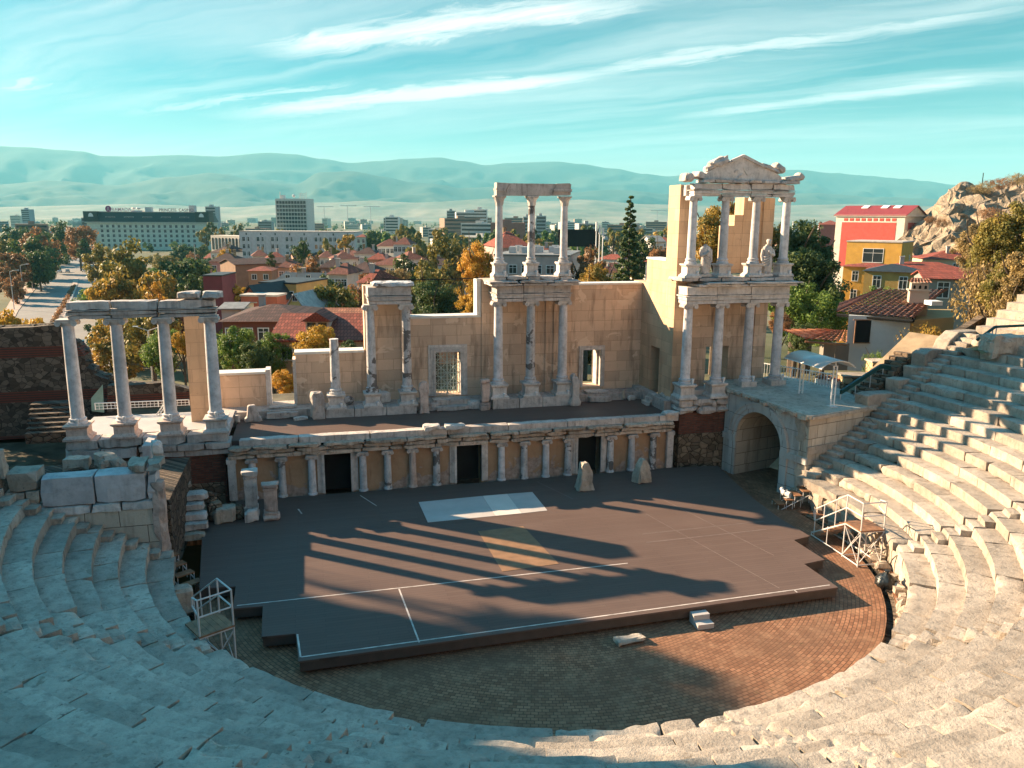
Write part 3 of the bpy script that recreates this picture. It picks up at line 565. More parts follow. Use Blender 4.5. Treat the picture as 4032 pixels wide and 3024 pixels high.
for w in range(6):
    wd = thing('seating_wedge', DESC[w], 'seating', tuple(polar(rad(-164 + 31 * w), RR0 + .5, RZ0)), 'curved wedges of stone seating')
    for i in range(NR[w]):
        r0 = RR0 + i * RW; z = RZ0 + i * RH
        a0 = rad(lline(r0 + .4, .62)) if w == 0 else rad(AIS[w - 1]) + AW / r0
        a1 = rad(wline(r0 + .4, .85)[0]) if w == 5 else rad(AIS[w]) - AW / r0
        mb = MB(); a = a0; first = True
        while a < a1 - .01:
            L = random.uniform(1.2, 3.0) / r0; b = min(a1, a + L)
            if a1 - b < .6 / r0: b = a1
            dr = random.gauss(0, .012); dz = random.gauss(0, .006)
            near = (w in (2, 3)) or (w in (1, 4) and i < 9)
            ch = random.choice([.014, .02, .02, .03, .065])
            pblock(mb, a + .009 / r0, b - .009 / r0, r0 - (.16 if i == 0 else .06) + dr, r0 + RW + .06, z - .40, z + dz, .17 if near else .24, .008, ch, 3.0)
            a = b
        o = mb.build('seat_row', M['seat'], wd, smooth=True); smooth_by_angle(o, 50)
for k in range(7):
    NA = [11, 11, 15, 14, 14, 10, 16][k]
    lab = ['narrow stair climbing along the shaded left parapet wall', 'shaded stepped aisle between the two leftmost seating wedges', 'shaded stepped aisle meeting the bottom left edge of the picture', 'stepped aisle at the bottom centre between shaded and sunlit seats', 'sunlit stepped aisle at the bottom right', 'sunlit stepped aisle at the middle right of the seating', 'stair climbing along the right side wall above the arched gateway'][k]
    st = thing('aisle_stair', lab, 'stair', (cx, cy, RZ0), 'stepped aisles through the seating')
    for i in range(NA):
        for h in (0, 1):
            r0 = RR0 + i * RW + h * RW / 2; z = RZ0 + i * RH + h * RH / 2; mb = MB()
            if 0 < k < 6:
                a = rad(AIS[k - 1]); pblock(mb, a - AW / r0 + .004, a + AW / r0 - .004, r0 - .03, r0 + RW / 2 + .1, z - .40, z, .25, .018, .05)
            elif k == 6:
                p = wline(r0 + .2, .42)[1]; mb.rock((cx + p.x, cy + p.y, z - .2), (.46, .84, .4), rad(14), .3, .02, .05)
            else:
                a = rad(lline(r0 + .2, .31)); p = polar(a, r0 + .2, z - .2); mb.rock(p, (.46, .64, .4), 0, .3, .02, .05)
            mb.build('step', M['seat'], st)
pd = thing('podium_wall', 'rough white stone wall under the lowest seat row around the orchestra', 'wall', (cx, cy, ORZ))
mb = MB(); a = rad(-179); aend = rad(5)
while a < aend:
    b = a + random.uniform(.7, 1.5) / RR0; pblock(mb, a, b - .004, RR0 + .02 + random.uniform(0, .12), RR0 + .8, ORZ - .1, RZ0 - .41, .25, .06, .13, 2.2); a = b
mb.build('stone_course', M['podium'], pd)
mb = MB(); rr = random.Random(3)
for i in range(60):
    a = rad(rr.uniform(-50, 0)); s = rr.uniform(.15, .4); mb.rock(polar(a, RR0 - rr.uniform(.0, .22), ORZ + s * .3), (s * 1.4, s, s), rr.uniform(0, 3), .2, .04, .1)
mb.build('loose_stone', M['podium'], pd)
mb = MB()   # earth body under the rows
for i in range(96):
    t0, t1 = rad(-181 + 200 * i / 96), rad(-181 + 200 * (i + 1) / 96)
    for ra, za, rb, zb in ((RR0 + .5, RZ0 - .3, RR0 + 16 * RW, RZ0 + 16 * RH - .55), (RR0 + 16 * RW, RZ0 + 16 * RH - .55, RR0 + 40, RZ0 + 16 * RH - 1.5)):
        if ra > 20 and (t1 > rad(-150)): continue
        mb.quad(polar(t0, ra, za), polar(t0, rb, zb), polar(t1, rb, zb), polar(t1, ra, za))
M['earth'] = plain('dry_earth', (.26, .19, .12), .95, var=.35, scale=1.3)
tag(mb.build('seating_bank', M['earth']), kind='structure')
mb = MB()   # upper tiers round and behind the place the picture is taken from
for i in range(18):
    r0, z0 = 25.0 + i * .75, 6.9 + i * .37
    for k in range(60):
        t0, t1 = rad(-178 + 190 * k / 60), rad(-178 + 190 * (k + 1) / 60)
        mb.quad(polar(t0, r0, z0 - .37), polar(t1, r0, z0 - .37), polar(t1, r0, z0), polar(t0, r0, z0)); mb.quad(polar(t0, r0, z0), polar(t1, r0, z0), polar(t1, r0 + .75, z0), polar(t0, r0 + .75, z0))
tag(mb.build('upper_tier_terrain', M['seat']), kind='structure')
# ---- right gateway: arched parodos with a platform on top
gA, gB, gC = Vector((20.05, 34.9, 0)), Vector((21.3, 29.85, 0)), Vector((25.4, 30.9, 0))
gd = (gB - gA).normalized(); gn = Vector((-gd.y, gd.x, 0)); gn = gn if gn.x > 0 else -gn; GL = (gB - gA).length
def gp(s, dpt, z): return gA + gd * s + gn * dpt + Vector((0, 0, z))
gw = thing('arched_gateway', 'grey stone side gateway with a round arch and a flat platform on top', 'gateway', tuple(gA))
SA, RA, ZS = 2.25, 1.45, 1.6
ztop = lambda s: 3.86 - .3 * s / GL
mb = MB(); NS = 20
def arcp(i, r): t = math.pi - math.pi * i / NS; return SA + r * math.cos(t), ZS + r * math.sin(t)
for dpt, fl in ((0, 1),):
    for s0, s1 in ((-.1, SA - RA), (SA + RA, GL)):
        mb.quad(gp(s0, dpt, ORZ - .1), gp(s1, dpt, ORZ - .1), gp(s1, dpt, ZS), gp(s0, dpt, ZS)); 
    for s0, s1 in ((-.1, SA - RA), (SA + RA, GL)): mb.quad(gp(s0, dpt, ZS), gp(s1, dpt, ZS), gp(s1, dpt, ztop(s1)), gp(s0, dpt, ztop(s0)))
    for i in range(NS):
        (a, za), (b, zb) = arcp(i, RA), arcp(i + 1, RA); mb.quad(gp(a, dpt, za), gp(b, dpt, zb), gp(b, dpt, ztop(b)), gp(a, dpt, ztop(a)))
mb.build('front_wall', M['archst'], gw)
mb = MB()
for i in range(NS):
    (a, za), (b, zb) = arcp(i, RA), arcp(i + 1, RA); mb.quad(gp(b, 0, zb), gp(a, 0, za), gp(a, 4.5, za), gp(b, 4.5, zb))
for s in (SA - RA, SA + RA): mb.quad(gp(s, 0, ORZ), gp(s, 4.5, ORZ), gp(s, 4.5, ZS), gp(s, 0, ZS))
mb.quad(gp(SA - RA, 4.5, ORZ), gp(SA + RA, 4.5, ORZ), gp(SA + RA, 4.5, ZS + RA), gp(SA - RA, 4.5, ZS + RA)); mb.build('vault', M['analemma'], gw)
mb = MB()
for r0, r1, pr in ((RA + .003, RA + .2, -.07), (RA + .2, RA + .40, -.11), (RA + .40, RA + .48, -.15)):
    for i in range(NS):
        q = [arcp(i, r0), arcp(i, r1), arcp(i + 1, r1), arcp(i + 1, r0)]; mb.extr([gp(a, pr, z) for a, z in q], gn * (-pr + .02))
fixn(mb.build('archivolt', M['archst'], gw))
mb = MB()
for s0, s1 in ((-.08, SA - RA - .003), (SA + RA + .003, GL + .03)):
    mb = MB(); z0, z1, pr = 1.28, 1.60, -.10; mb.extr([gp(s0, pr, z0), gp(s1, pr, z0), gp(s1, pr, z1), gp(s0, pr, z1)], gn * .15); fixn(mb.build('impost', M['archst'], gw))
for s0, s1 in ((SA - RA - .42, SA - RA), (SA + RA, SA + RA + .42)): mb = MB(); mb.extr([gp(s0, -.08, ORZ), gp(s1, -.08, ORZ), gp(s1, -.08, 1.27), gp(s0, -.08, 1.27)], gn * .12); fixn(mb.build('pier', M['archst'], gw))
for s_, q_ in (((.75, .6, 1.25), (GL - .42, .26, 2.85)), ((.62, .6, 1.5), (GL - .34, .26, .45)), ((.75, .9, 1.1), (GL - .3, .25, -.5))): mb = MB(); mb.gbox(s_, lambda p, q_=q_: gp(q_[0] + p.x, q_[1] + p.y, q_[2] + p.z), .2, .06, .11); mb.build('rough_quoin', M['podium'], gw)
rdv = (gC - gB).normalized(); rn = Vector((-rdv.y, rdv.x, 0)); rn = rn if rn.y > 0 else -rn
def rp(s, dpt, z): return gB + rdv * s + rn * dpt + Vector((0, 0, z))
mb = MB(); mb.extr([rp(.0, 0, ORZ), rp(6, 0, ORZ), rp(6, 0, 3.58), rp(.0, 0, 3.55)], rn * .5); mb.build('side_wall', M['analemma'], gw)
mb = MB(); mb.extr([rp(-.08, -.08, 1.75), rp(3.6, -.08, 1.75), rp(3.6, -.08, 2.12), rp(-.08, -.08, 2.12)], rn * .075); mb.build('string_course', M['seat'], gw)
PLT = [gA + Vector((-.12, 0, 3.87)), gB + Vector((-.13, -.12, 3.58)), rp(4.35, -.12, 3.60), Vector((25.7, 33.9, 3.75)), Vector((24.4, 37.2, 3.9)), Vector((22.95, 36.6, 3.9)), Vector((20.1, 36.5, 3.9))]
mb = MB(); mb.extr([p + Vector((0, 0, -.16)) for p in PLT], (0, 0, .16)); 
M['plat'] = marble('mossy_platform_slabs', (.50, .45, .38), (.11, .12, .085), .55, .1, .4, .8)
fixn(mb.build('platform', M['plat'], gw))
mb = MB()
for k in range(9):
    s0 = GL * k / 9; zz = ztop(s0 + .3) - .12; mb.gbox((GL / 9 - .01, .42, .18 + .06 * (k % 2)), lambda p: gp(s0 + GL / 18 + p.x, -.06 + p.y, zz + p.z), .18, .04, .13 if k < 6 else .06)
mb.gbox((4.3, .2, .2), lambda p: rp(2.1 + p.x, -.10 + p.y, 3.48 + p.z), .4, .01, .04); mb.build('cornice', M['podium'], gw)
# canopy, fence, rail on and behind the platform
cn = thing('canopy', 'small white shelter with a curved translucent roof on two steel posts', 'canopy', (23.1, 32.2, 3.65))
for (x, y), zt in (((23.1, 33.3), 5.55), ((23.19, 30.95), 5.55)):
    for o in (-.09, .09): MB().tube((x + o, y, 3.6), (x + o, y, zt), .035, 8).build('post', M['white'], cn)
    mb = MB(); 
    for k in range(6): mb.tube((x - .09, y, 3.9 + k * .3), (x + .09, y, 3.9 + k * .3), .015, 5)
    mb.box(x - .2, x + .2, y - .2, y + .2, 3.62, 3.66); mb.build('post_foot', M['steel'], cn)
def can(u, v): a = rad(158 - 136 * u); return Vector((23.15 + .95 * math.cos(a), 30.65 + v * 3.0, 5.28 + .55 * math.sin(a)))
o = MB(); o.grid(can, 12, 2); t = NT('translucent_canopy_sheet'); t.bsdf((.62, .60, .56), .3, None, 0, .4, Transmission_Weight=.25); o = o.build('roof_sheet', t.mat, cn, True); sm = o.modifiers.new('thick', 'SOLIDIFY'); sm.thickness = .02
mb = MB()
for v in (.02, .5, .98): mb.path([can(k / 10, v) - Vector((0, 0, .03)) for k in range(11)], .022, 5)
for (x, y) in ((23.1, 33.3), (23.19, 30.95)): mb.tube((x, y, 5.5), (x, y, 5.8), .03)
mb.tube((23.1, 33.3, 5.55), (23.19, 30.95, 5.55), .035); mb.tube(can(0, 0), can(0, 1), .025); mb.tube(can(1, 0), can(1, 1), .025); mb.build('roof_frame', M['white'], cn)
fn = thing('white_fence', 'white picket railing along the back edge of the gateway platform', 'fence', (24, 35.6, 3.8))
fa, fb = Vector((23.4, 37.6, 3.55)), Vector((25.4, 34.0, 3.5)); mb = MB()
for h in (.15, .95): mb.tube(fa + Vector((0, 0, h)), fb + Vector((0, 0, h)), .025, 6)
mb.build('rail', M['white'], fn); mb = MB()
for k in range(27): p = fa.lerp(fb, k / 26); mb.tube(p, p + Vector((0, 0, 1.0)), .018 if k % 6 else .035, 5)
mb.build('picket', M['white'], fn)
c6b = lambda x, y: ((3032 + x * .4521) / K, (1250 + y * .4521) / K)
for lab, pts in (('long pale stone block at the foot of the stepped right parapet', [(845, 790), (845, 685), (905, 665), (1145, 652), (1255, 662), (1240, 705), (1160, 735), (1020, 775)]), ('squared pale stone block second up the stepped right parapet', [(1110, 662), (1115, 545), (1180, 535), (1380, 545), (1370, 605), (1180, 662)]), ('stepped pale stone block third up the right parapet', [(1265, 545), (1270, 435), (1335, 430), (1505, 440), (1490, 490), (1390, 545)]), ('large rounded stone block with a dark hole on the right parapet', [(1335, 440), (1345, 320), (1400, 280), (1600, 275), (1745, 290), (1700, 340), (1620, 400), (1500, 440)]), ('pair of stacked stone blocks at the top of the right parapet', [(1520, 290), (1560, 200), (1640, 125), (1845, 115), (1845, 270), (1745, 285)])):
    P = [PV(*c6b(*q), gB, gC) - rn * .06 for q in pts]; mb = MB(); mb.extr(P, rn * .75); o = fixn(mb.build('parapet_block', M['seat'], org=P[0])); tag(o, lab, 'stone block', 'blocks of the stepped right parapet')
    bv = o.modifiers.new('b', 'BEVEL'); bv.width = .05; bv.segments = 2
mb = MB(); P = [PV(*c6b(*q), gB, gC) for q in [(880, 860), (890, 790), (1020, 765), (1250, 690), (1375, 600), (1500, 520), (1740, 330), (1845, 270), (1845, 360), (1500, 680), (1250, 870), (1000, 1050), (880, 1150)]]; mb.extr(P, rn * .5)
fixn(tag(mb.build('parapet_wall', M['analemma'], org=P[0]), 'sloping pale stone wall under the stepped blocks on the right', 'wall'))
hr = thing('green_handrail', 'dark green flat handrail rising in a bend beside the steps behind the right parapet', 'handrail', (25.5, 32, 3.6))
off = rn * 1.3; Hp = [PV(*c6b(*q), gB + off, gC + off) for q in [(615, 668), (965, 440), (1130, 480), (1345, 345)]]
mb = MB()
for a, b in zip(Hp[:-1], Hp[1:]):
    n = rn * .06; mb.extr([a - n, b - n, b - n + Vector((0, 0, .2)), a - n + Vector((0, 0, .2))], rn * .12)
fixn(mb.build('rail', M['greenpaint'], hr)); mb = MB()
for i in range(9):
    t = i / 8 * 3; k = min(2, int(t)); p = Hp[k].lerp(Hp[k + 1], t - k); mb.tube(p, p - Vector((0, 0, 1.3)), .02, 5)
mb.build('post', M['steel'], hr)
ss = thing('dark_steps', 'dark steps climbing behind the right parapet beneath the green handrail', 'steps', (27, 33, 3.5)); off = rn * .9
P0 = PV(*c6b(770, 745), gB + off, gC + off)
for i in range(12):
    p = P0 + rdv * .33 * i; mb = MB(); mb.extr([p + Vector((0, 0, -1)), p + rdv * .36 + Vector((0, 0, -1)), p + rdv * .36 + Vector((0, 0, .19 * i)), p + Vector((0, 0, .19 * i))], rn * 1.0); fixn(mb.build('step', M['rubble'], ss))
def cblock(mb, u0, v0, u1, v1, dep, th, amp=None, mi=0):
    """box facing the view: pixel rectangle (u0,v0)-(u1,v1) at forward depth dep, th metres deep"""
    a, b = PD(u0, v1, dep), PD(u1, v1, dep); zt = PD((u0 + u1) / 2, v0, dep).z; w = (b - a).dot(R0)
    Mx = Matrix.Translation(Vector((a.x, a.y, 0))) @ Matrix.Rotation(-YAW, 4, 'Z'); mb.box(0, w, 0, th, min(a.z, b.z), zt, mi, Mx); return Mx, w, a.z, zt
mb = MB(); cblock(mb, *c6b(400, 540), *c6b(632, 700), 40.5, .3); o = mb.build('garden_wall', M['white']); tag(o, 'low sunlit white wall topped with broken roof tiles behind the platform', 'wall')
mb = MB(); rr = random.Random(5); p0, p1 = PD(*c6b(395, 520), 40.55), PD(*c6b(640, 560), 40.55)
for i in range(34):
    q = p0.lerp(p1, i / 33); mb.rock((q.x + rr.uniform(-.05, .05), q.y + rr.uniform(-.1, .25), q.z + rr.uniform(-.04, .14)), (.3, .16, .06), rr.uniform(0, 3), .2, .01, .01, tilt=rr.uniform(-.4, .4))
M['tile'] = plain('terracotta_tile', (.30, .115, .07), .85, var=.4, scale=5); M['tiledark'] = plain('brown_weathered_tile', (.185, .082, .058), .85, var=.4, scale=4)
mb.build('tile_capping', M['tile'], o)
for lab, r, dep in (('low tan rubble pier right of the white garden wall', (625, 520, 880, 720), 40.0), ('taller tan rubble pier with a flat slab behind the handrail', (870, 395, 1130, 600), 42.0)):
    mb = MB(); Mx, w, z0, z1 = cblock(mb, *c6b(r[0], r[1]), *c6b(r[2], r[3] + 60), dep, .8); o = tag(mb.build('stone_pier', M['tanstone'], org=PD(*c6b(r[0], r[3]), dep)), lab, 'pier'); ORG_ = ORG[o]
    mb = MB(); mb.box(-.08, w + .08, -.08, .9, z1 + .002, z1 + .09, M=Mx); c = mb.build('coping_slab', M['podium'], o)
mb = MB(); a, b = PD(*c6b(815, 650), 39.5), PD(*c6b(1215, 405), 41.5); mb.tube(a, b, .07, 4); tag(mb.build('white_beam', M['white'], org=a), 'white slanting stair stringer beside the tan rubble pier', 'beam')
# ---- left side wall (analemma) with blocks
lwl = thing('left_parapet_wall', 'shaded pale stone wall with large smooth slabs above the leftmost seats', 'wall', (-7.5, 27.6, 1))
MB().box(-13, -5.3, 27.52, 28.4, ORZ, 2.42).build('masonry', M['analemma'], lwl)
mb = MB(); run(mb, -9.0, -5.36, 27.45, 28.35, 2.425, 2.72, [.45, .7], .01, .04); mb.build('string_course', M['marble'], lwl)
M['slab'] = marble('smooth_grey_slab', (.47, .45, .45), (.25, .21, .19), .3, .1, .2, .8)
mb = MB(); run(mb, -8.82, -5.62, 27.5, 28.3, 2.725, 3.70, [.5], .008, .04, .01, .4); mb.gbox((.3, .8, .9), lambda p: p + Vector((-5.45, 27.9, 3.17)), .3, .02, .05); mb.build('slab', M['slab'], lwl)
mb = MB(); run(mb, -9.76, -8.86, 27.5, 28.5, 3.30, 3.94, [], .01, .05); run(mb, -9.85, -8.84, 27.5, 28.4, 2.75, 3.295, [.6], .03, .08); mb.build('upper_block', M['seat'], lwl)
mb = MB(); run(mb, -11.2, -9.9, 27.5, 28.5, 2.5, 4.3, [.4], .04, .1); mb.gbox((.5, .5, 1.0), lambda p: p + Vector((-9.95, 27.6, 4.3)), .3, .03, .08); mb.build('end_block', M['seat'], lwl)
mb = MB(); run(mb, -6.2, -5.08, 27.4, 28.6, 3.75, 4.02, [.55], .03, .08); mb.build('cap_slab', M['seat'], lwl)
mb = MB(); mb.rock((-5.32, 28.3, 4.3), (.34, .4, .55), .3, .15, .03, .1); mb.build('cap_stone', M['marble'], lwl)
mb = MB(); mb.gbox((.42, .5, 4.3), lambda p: p + Vector((-5.28, 27.72, 1.2)), .2, .05, .1); mb.build('broken_edge', M['pinkmarble'], lwl)
mb = MB(); mb.box(-5.05, -4.75, 31.5, 33.0, ORZ, 3.2); o = tag(mb.build('white_pier', M['slab'], org=(-5.1, 32, ORZ)), 'pale upright masonry pier left of the brick pier of the colonnade', 'pier')
o.location = (-6.75, 33.2, ORZ)
for lab, c, s, rz in (('squared white block lying under the left colonnade', (-9.1, 32.9, 2.62), (.95, .6, .5), .05), ('large tilted white rubble block under the left colonnade', (-8.0, 32.6, 2.7), (.75, .8, .62), .6), ('broken wedge of white stone beside the tilted block', (-7.55, 32.3, 2.62), (.5, .45, .5), -.5), ('flat white stone scrap in front of the tilted block', (-8.25, 31.9, 2.5), (.55, .4, .2), .3), ('small flat white stone right of the tilted block', (-6.95, 32.7, 2.5), (.45, .3, .18), .1)):
    mb = MB(); mb.rock(c, s, rz, .15, .05, .1, tilt=.12 if s[2] > .55 else 0); tag(mb.build('rubble_block', M['seat'], org=c), lab, 'stone block', 'white blocks under the left colonnade')
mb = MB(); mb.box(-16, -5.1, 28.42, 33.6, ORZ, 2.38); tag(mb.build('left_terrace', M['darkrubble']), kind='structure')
# ================================================================== LOOSE STONES, STATUES, METAL STAIRS, CAT
def altar(x, y, z, w, h, rz, mat, label, cap=True):
    t = thing('stone_altar', label, 'stone altar', (x, y, z)); Mx = Matrix.Translation(Vector((x, y, z))) @ Matrix.Rotation(rz, 4, 'Z')
    mb = MB(); mb.gbox((w * 1.3, w * 1.15, h * .16), lambda p: Mx @ (p + Vector((0, 0, h * .08))), .12, .015, .05); mb.gbox((w * 1.15, w, h * .08), lambda p: Mx @ (p + Vector((0, 0, h * .2))), .12, .015, .05); mb.build('base', mat, t)
    mb = MB(); mb.gbox((w, w * .85, h * .6), lambda p: Mx @ (p + Vector((0, 0, h * .54))), .12, .015, .04); mb.build('shaft', mat, t)
    if cap:
        mb = MB(); mb.gbox((w * 1.15, w, h * .07), lambda p: Mx @ (p + Vector((0, 0, h * .865))), .12, .012, .04); mb.gbox((w * 1.34, w * 1.15, h * .10), lambda p: Mx @ (p + Vector((0, 0, h * .95))), .12, .02, .06); mb.build('cap', mat, t)
    return t
altar(-2.72, 32.45, 0, .48, 2.0, .05, M['entab'], 'tall grey stone altar with a moulded cap near the left corner of the stage')
altar(-1.93, 32.0, 0, .52, 1.55, .04, M['pinkmarble'], 'shorter pinkish stone altar beside the tall grey one at the left of the stage')
altar(8.35, 38.25, 2.55, .42, 1.58, .05, M['pinkmarble'], 'pinkish pedestal stone with a dark hollow top between the grille gate and the pavilion')
def stele(name, c, prof, d, rz, label, cat, mat='marble', amp=.03):
    """irregular upright stone: outline in x,z with depth d"""
    n = 10; mb = MB(); x, y, z = c; Mx = Matrix.Translation(Vector(c)) @ Matrix.Rotation(rz, 4, 'Z')
    zs = [p[0] for p in prof]
    def wd(t):
        for (a, l, r), (b, l2, r2) in zip(prof[:-1], prof[1:]):
            if t <= b: f = (t - a) / (b - a); return l + (l2 - l) * f, r + (r2 - r) * f
        return prof[-1][1:]
    H = zs[-1]
    def xf(p):
        t = max(0.0, (p.z + .5) * H); l, r = wd(t); k = 1 - .35 * (t / H) ** 1.5; return Mx @ Vector(((l + r) / 2 + p.x * (r - l), p.y * d * k, t))
    sd = Vector((x, y, z)) * 3.7
    mb.gbox((1, 1, 1), lambda p: (lambda q: q + noise.noise_vector((q + sd) * 2.6) * amp + noise.noise_vector((q + sd) * 7) * amp * .5)(xf(p)), .1, .01, .06)
    return tag(mb.build(name, M[mat], org=c), label, cat)
stele('carved_stone', (11.72, 32.5, 0), [(0, -.42, .40), (.12, -.36, .36), (.3, -.30, .33), (.9, -.24, .27), (1.15, -.24, .16), (1.3, -.15, .05)], .62, .1, 'pale jagged carved stone standing on the stage in front of the right doorway', 'carved stone', 'seat', .05)
stele('carved_stone', (14.72, 32.9, 0), [(0, -.42, .35), (.5, -.36, .32), (.8, -.28, .26), (1.0, -.16, .12), (1.12, -.1, .02)], .6, .25, 'grey pointed carved stone near the right end of the columned front', 'carved stone', 'podium', .05)
stele('carved_stone', (13.1, 38.2, 2.55), [(0, -.33, .33), (.15, -.3, .3), (.45, -.2, .2), (1.1, -.16, .2), (1.45, -.24, .12), (1.65, -.12, .02)], .5, .0, 'tall flared funerary stone leaning beside the open doorway of the back wall', 'carved stone', 'entab', .04)
stele('carved_stone', (5.25, 38.3, 2.55), [(0, -.26, .26), (.2, -.2, .2), (.9, -.2, .2), (1.15, -.28, .24), (1.5, -.24, .24), (1.56, -.12, .12)], .42, .0, 'pink carved stone with a dark worn top left of the grille gate', 'carved stone', 'pinkmarble', .03)
stele('column_stump', (.08, 38.3, 2.55), [(0, -.28, .30), (.5, -.30, .27), (1.1, -.3, .32), (1.3, -.2, .25)], .6, .3, 'stumpy pitted column drum leaning left of the broken column', 'column stump', 'entab', .06)
stele('carved_stone', (-2.9, 38.45, 2.55), [(0, -.4, .42), (.18, -.38, .38), (.22, -.28, .3), (.75, -.22, .14), (.8, -.16, .1)], .5, .1, 'trapezoid carved stone below the low wall at the left of the raised stage', 'carved stone', 'entab', .02)
for lab, c, s, rz, mt in (('round white boulder between the stained columns on the base block', (3.35, 39.35, 3.22), (.55, .5, .5), .3, 'marble'), ('dark curved fragment behind the broken column', (1.6, 39.2, 3.15), (.55, .4, .42), .1, 'columnold'), ('small pale stone standing left of the trapezoid carved stone', (-3.62, 38.3, 2.75), (.25, .3, .42), .4, 'marble'), ('little stack of flat stones at the left end of the raised stage', (-4.0, 38.6, 2.72), (.55, .5, .34), .2, 'entab'), ('tiny sunlit stone figure fragment right of the open doorway', (16.05, 38.75, 2.85), (.2, .2, .6), .3, 'seat'), ('flat grey stone beside the tiny sunlit fragment', (16.5, 38.7, 2.66), (.55, .4, .25), 0, 'entab'), ('flat stone in front of the pitted column stump', (-.75, 38.3, 2.6), (.7, .5, .14), .2, 'entab')):
    mb = MB(); mb.rock(c, s, rz, .12, .05, .12); tag(mb.build('stone_fragment', M[mt], org=c), lab, 'stone')
mb = MB()
for k in range(3): mb.box(16.72 + .2 * k, 17.0 + .2 * k, 37.2, 37.9, 2.55, 2.72 + .2 * k)
tag(mb.build('wooden_block_steps', M['tape'], org=(17, 37.5, 2.55)), 'small three-tread block steps up to the dark doorway in the tower side wall', 'steps')
# stack of long blocks at the stage's left corner
zs = 0
for i, (x, y, s, lab) in enumerate([(-4.85, 30.95, (1.05, .5, .27), 'lowest'), (-4.95, 31.3, (1.35, .55, .28), 'second lowest'), (-4.98, 31.65, (1.3, .55, .26), 'middle'), (-5.05, 31.95, (1.15, .55, .28), 'second highest'), (-5.0, 32.35, (1.3, .7, .3), 'topmost')]):
    z = -.02 + i * .285; mb = MB(); mb.rock((x, y + .0, z), s, -.02, .2, .02, .05); tag(mb.build('stacked_block', M['entab'] if i else M['podium'], org=(x, y, z)), lab + ' long grey block in the stepped stack left of the stage', 'stone block', 'stepped stack of long grey blocks')
mb = MB(); mb.rock((-5.35, 32.7, 1.42), (.9, .55, .16), .35, .15, .04, .1, tilt=-.12); tag(mb.build('stone_slab', M['seat'], org=(-5.3, 32.7, 1.4)), 'tilted pale slab lying on top of the stepped grey stack', 'stone slab')
mb = MB(); mb.box(-5.6, -3.55, 32.5, 34.4, ORZ, -.02); tag(mb.build('stage_corner_base', M['rubble']), kind='structure')
for lab, c, s, rz, mt in (('big squared stone with a smooth bluish top left of the altars', (-3.75, 32.2, .3), (.85, .7, .62), .05, 'podium'), ('narrow upright stone between the squared stone and the altars', (-3.2, 32.3, .28), (.36, .45, .62), .1, 'rubble'), ('broken moulded stone at the foot of the tall altar', (-2.72, 31.95, .25), (.55, .4, .5), .1, 'entab'), ('stone head-like lump on the rubble heap by the stack', (-4.2, 32.6, .95), (.3, .3, .42), .4, 'rubble'), ('brown rubble heap stone under the head-like lump', (-4.15, 32.4, .4), (.5, .55, .75), .3, 'rubble')):
    mb = MB(); mb.rock(c, s, rz, .13, .04, .1); tag(mb.build('loose_block', M[mt], org=c), lab, 'stone')
for lab, c, s, rz, mt in (('flat white stone slab lying on the brick orchestra floor', tuple(PZ(1360, 1386, ORZ))[:2] + (ORZ + .08,), (.95, .42, .18), .06, 'seat'), ('white boulder at the left podium edge beside the wooden treads', (-4.5, 25.6, -.1), (.7, .6, .9), .3, 'podium')):
    mb = MB(); mb.rock(c, s, rz, .1, .03, .07); tag(mb.build('loose_block', M[mt], org=c), lab, 'stone')
sb_ = PY(1492, 1326, 20.98); st = thing('step_block', 'small two-tread white step block against the front edge of the stage', 'steps', (sb_.x, 20.8, ORZ))
for k in range(2): MB().box(sb_.x, sb_.x + .55, 20.76 - .3 * k, 21.05 - .3 * k, ORZ, -.12 - .17 * k).build('tread', M['boardpale'], st)
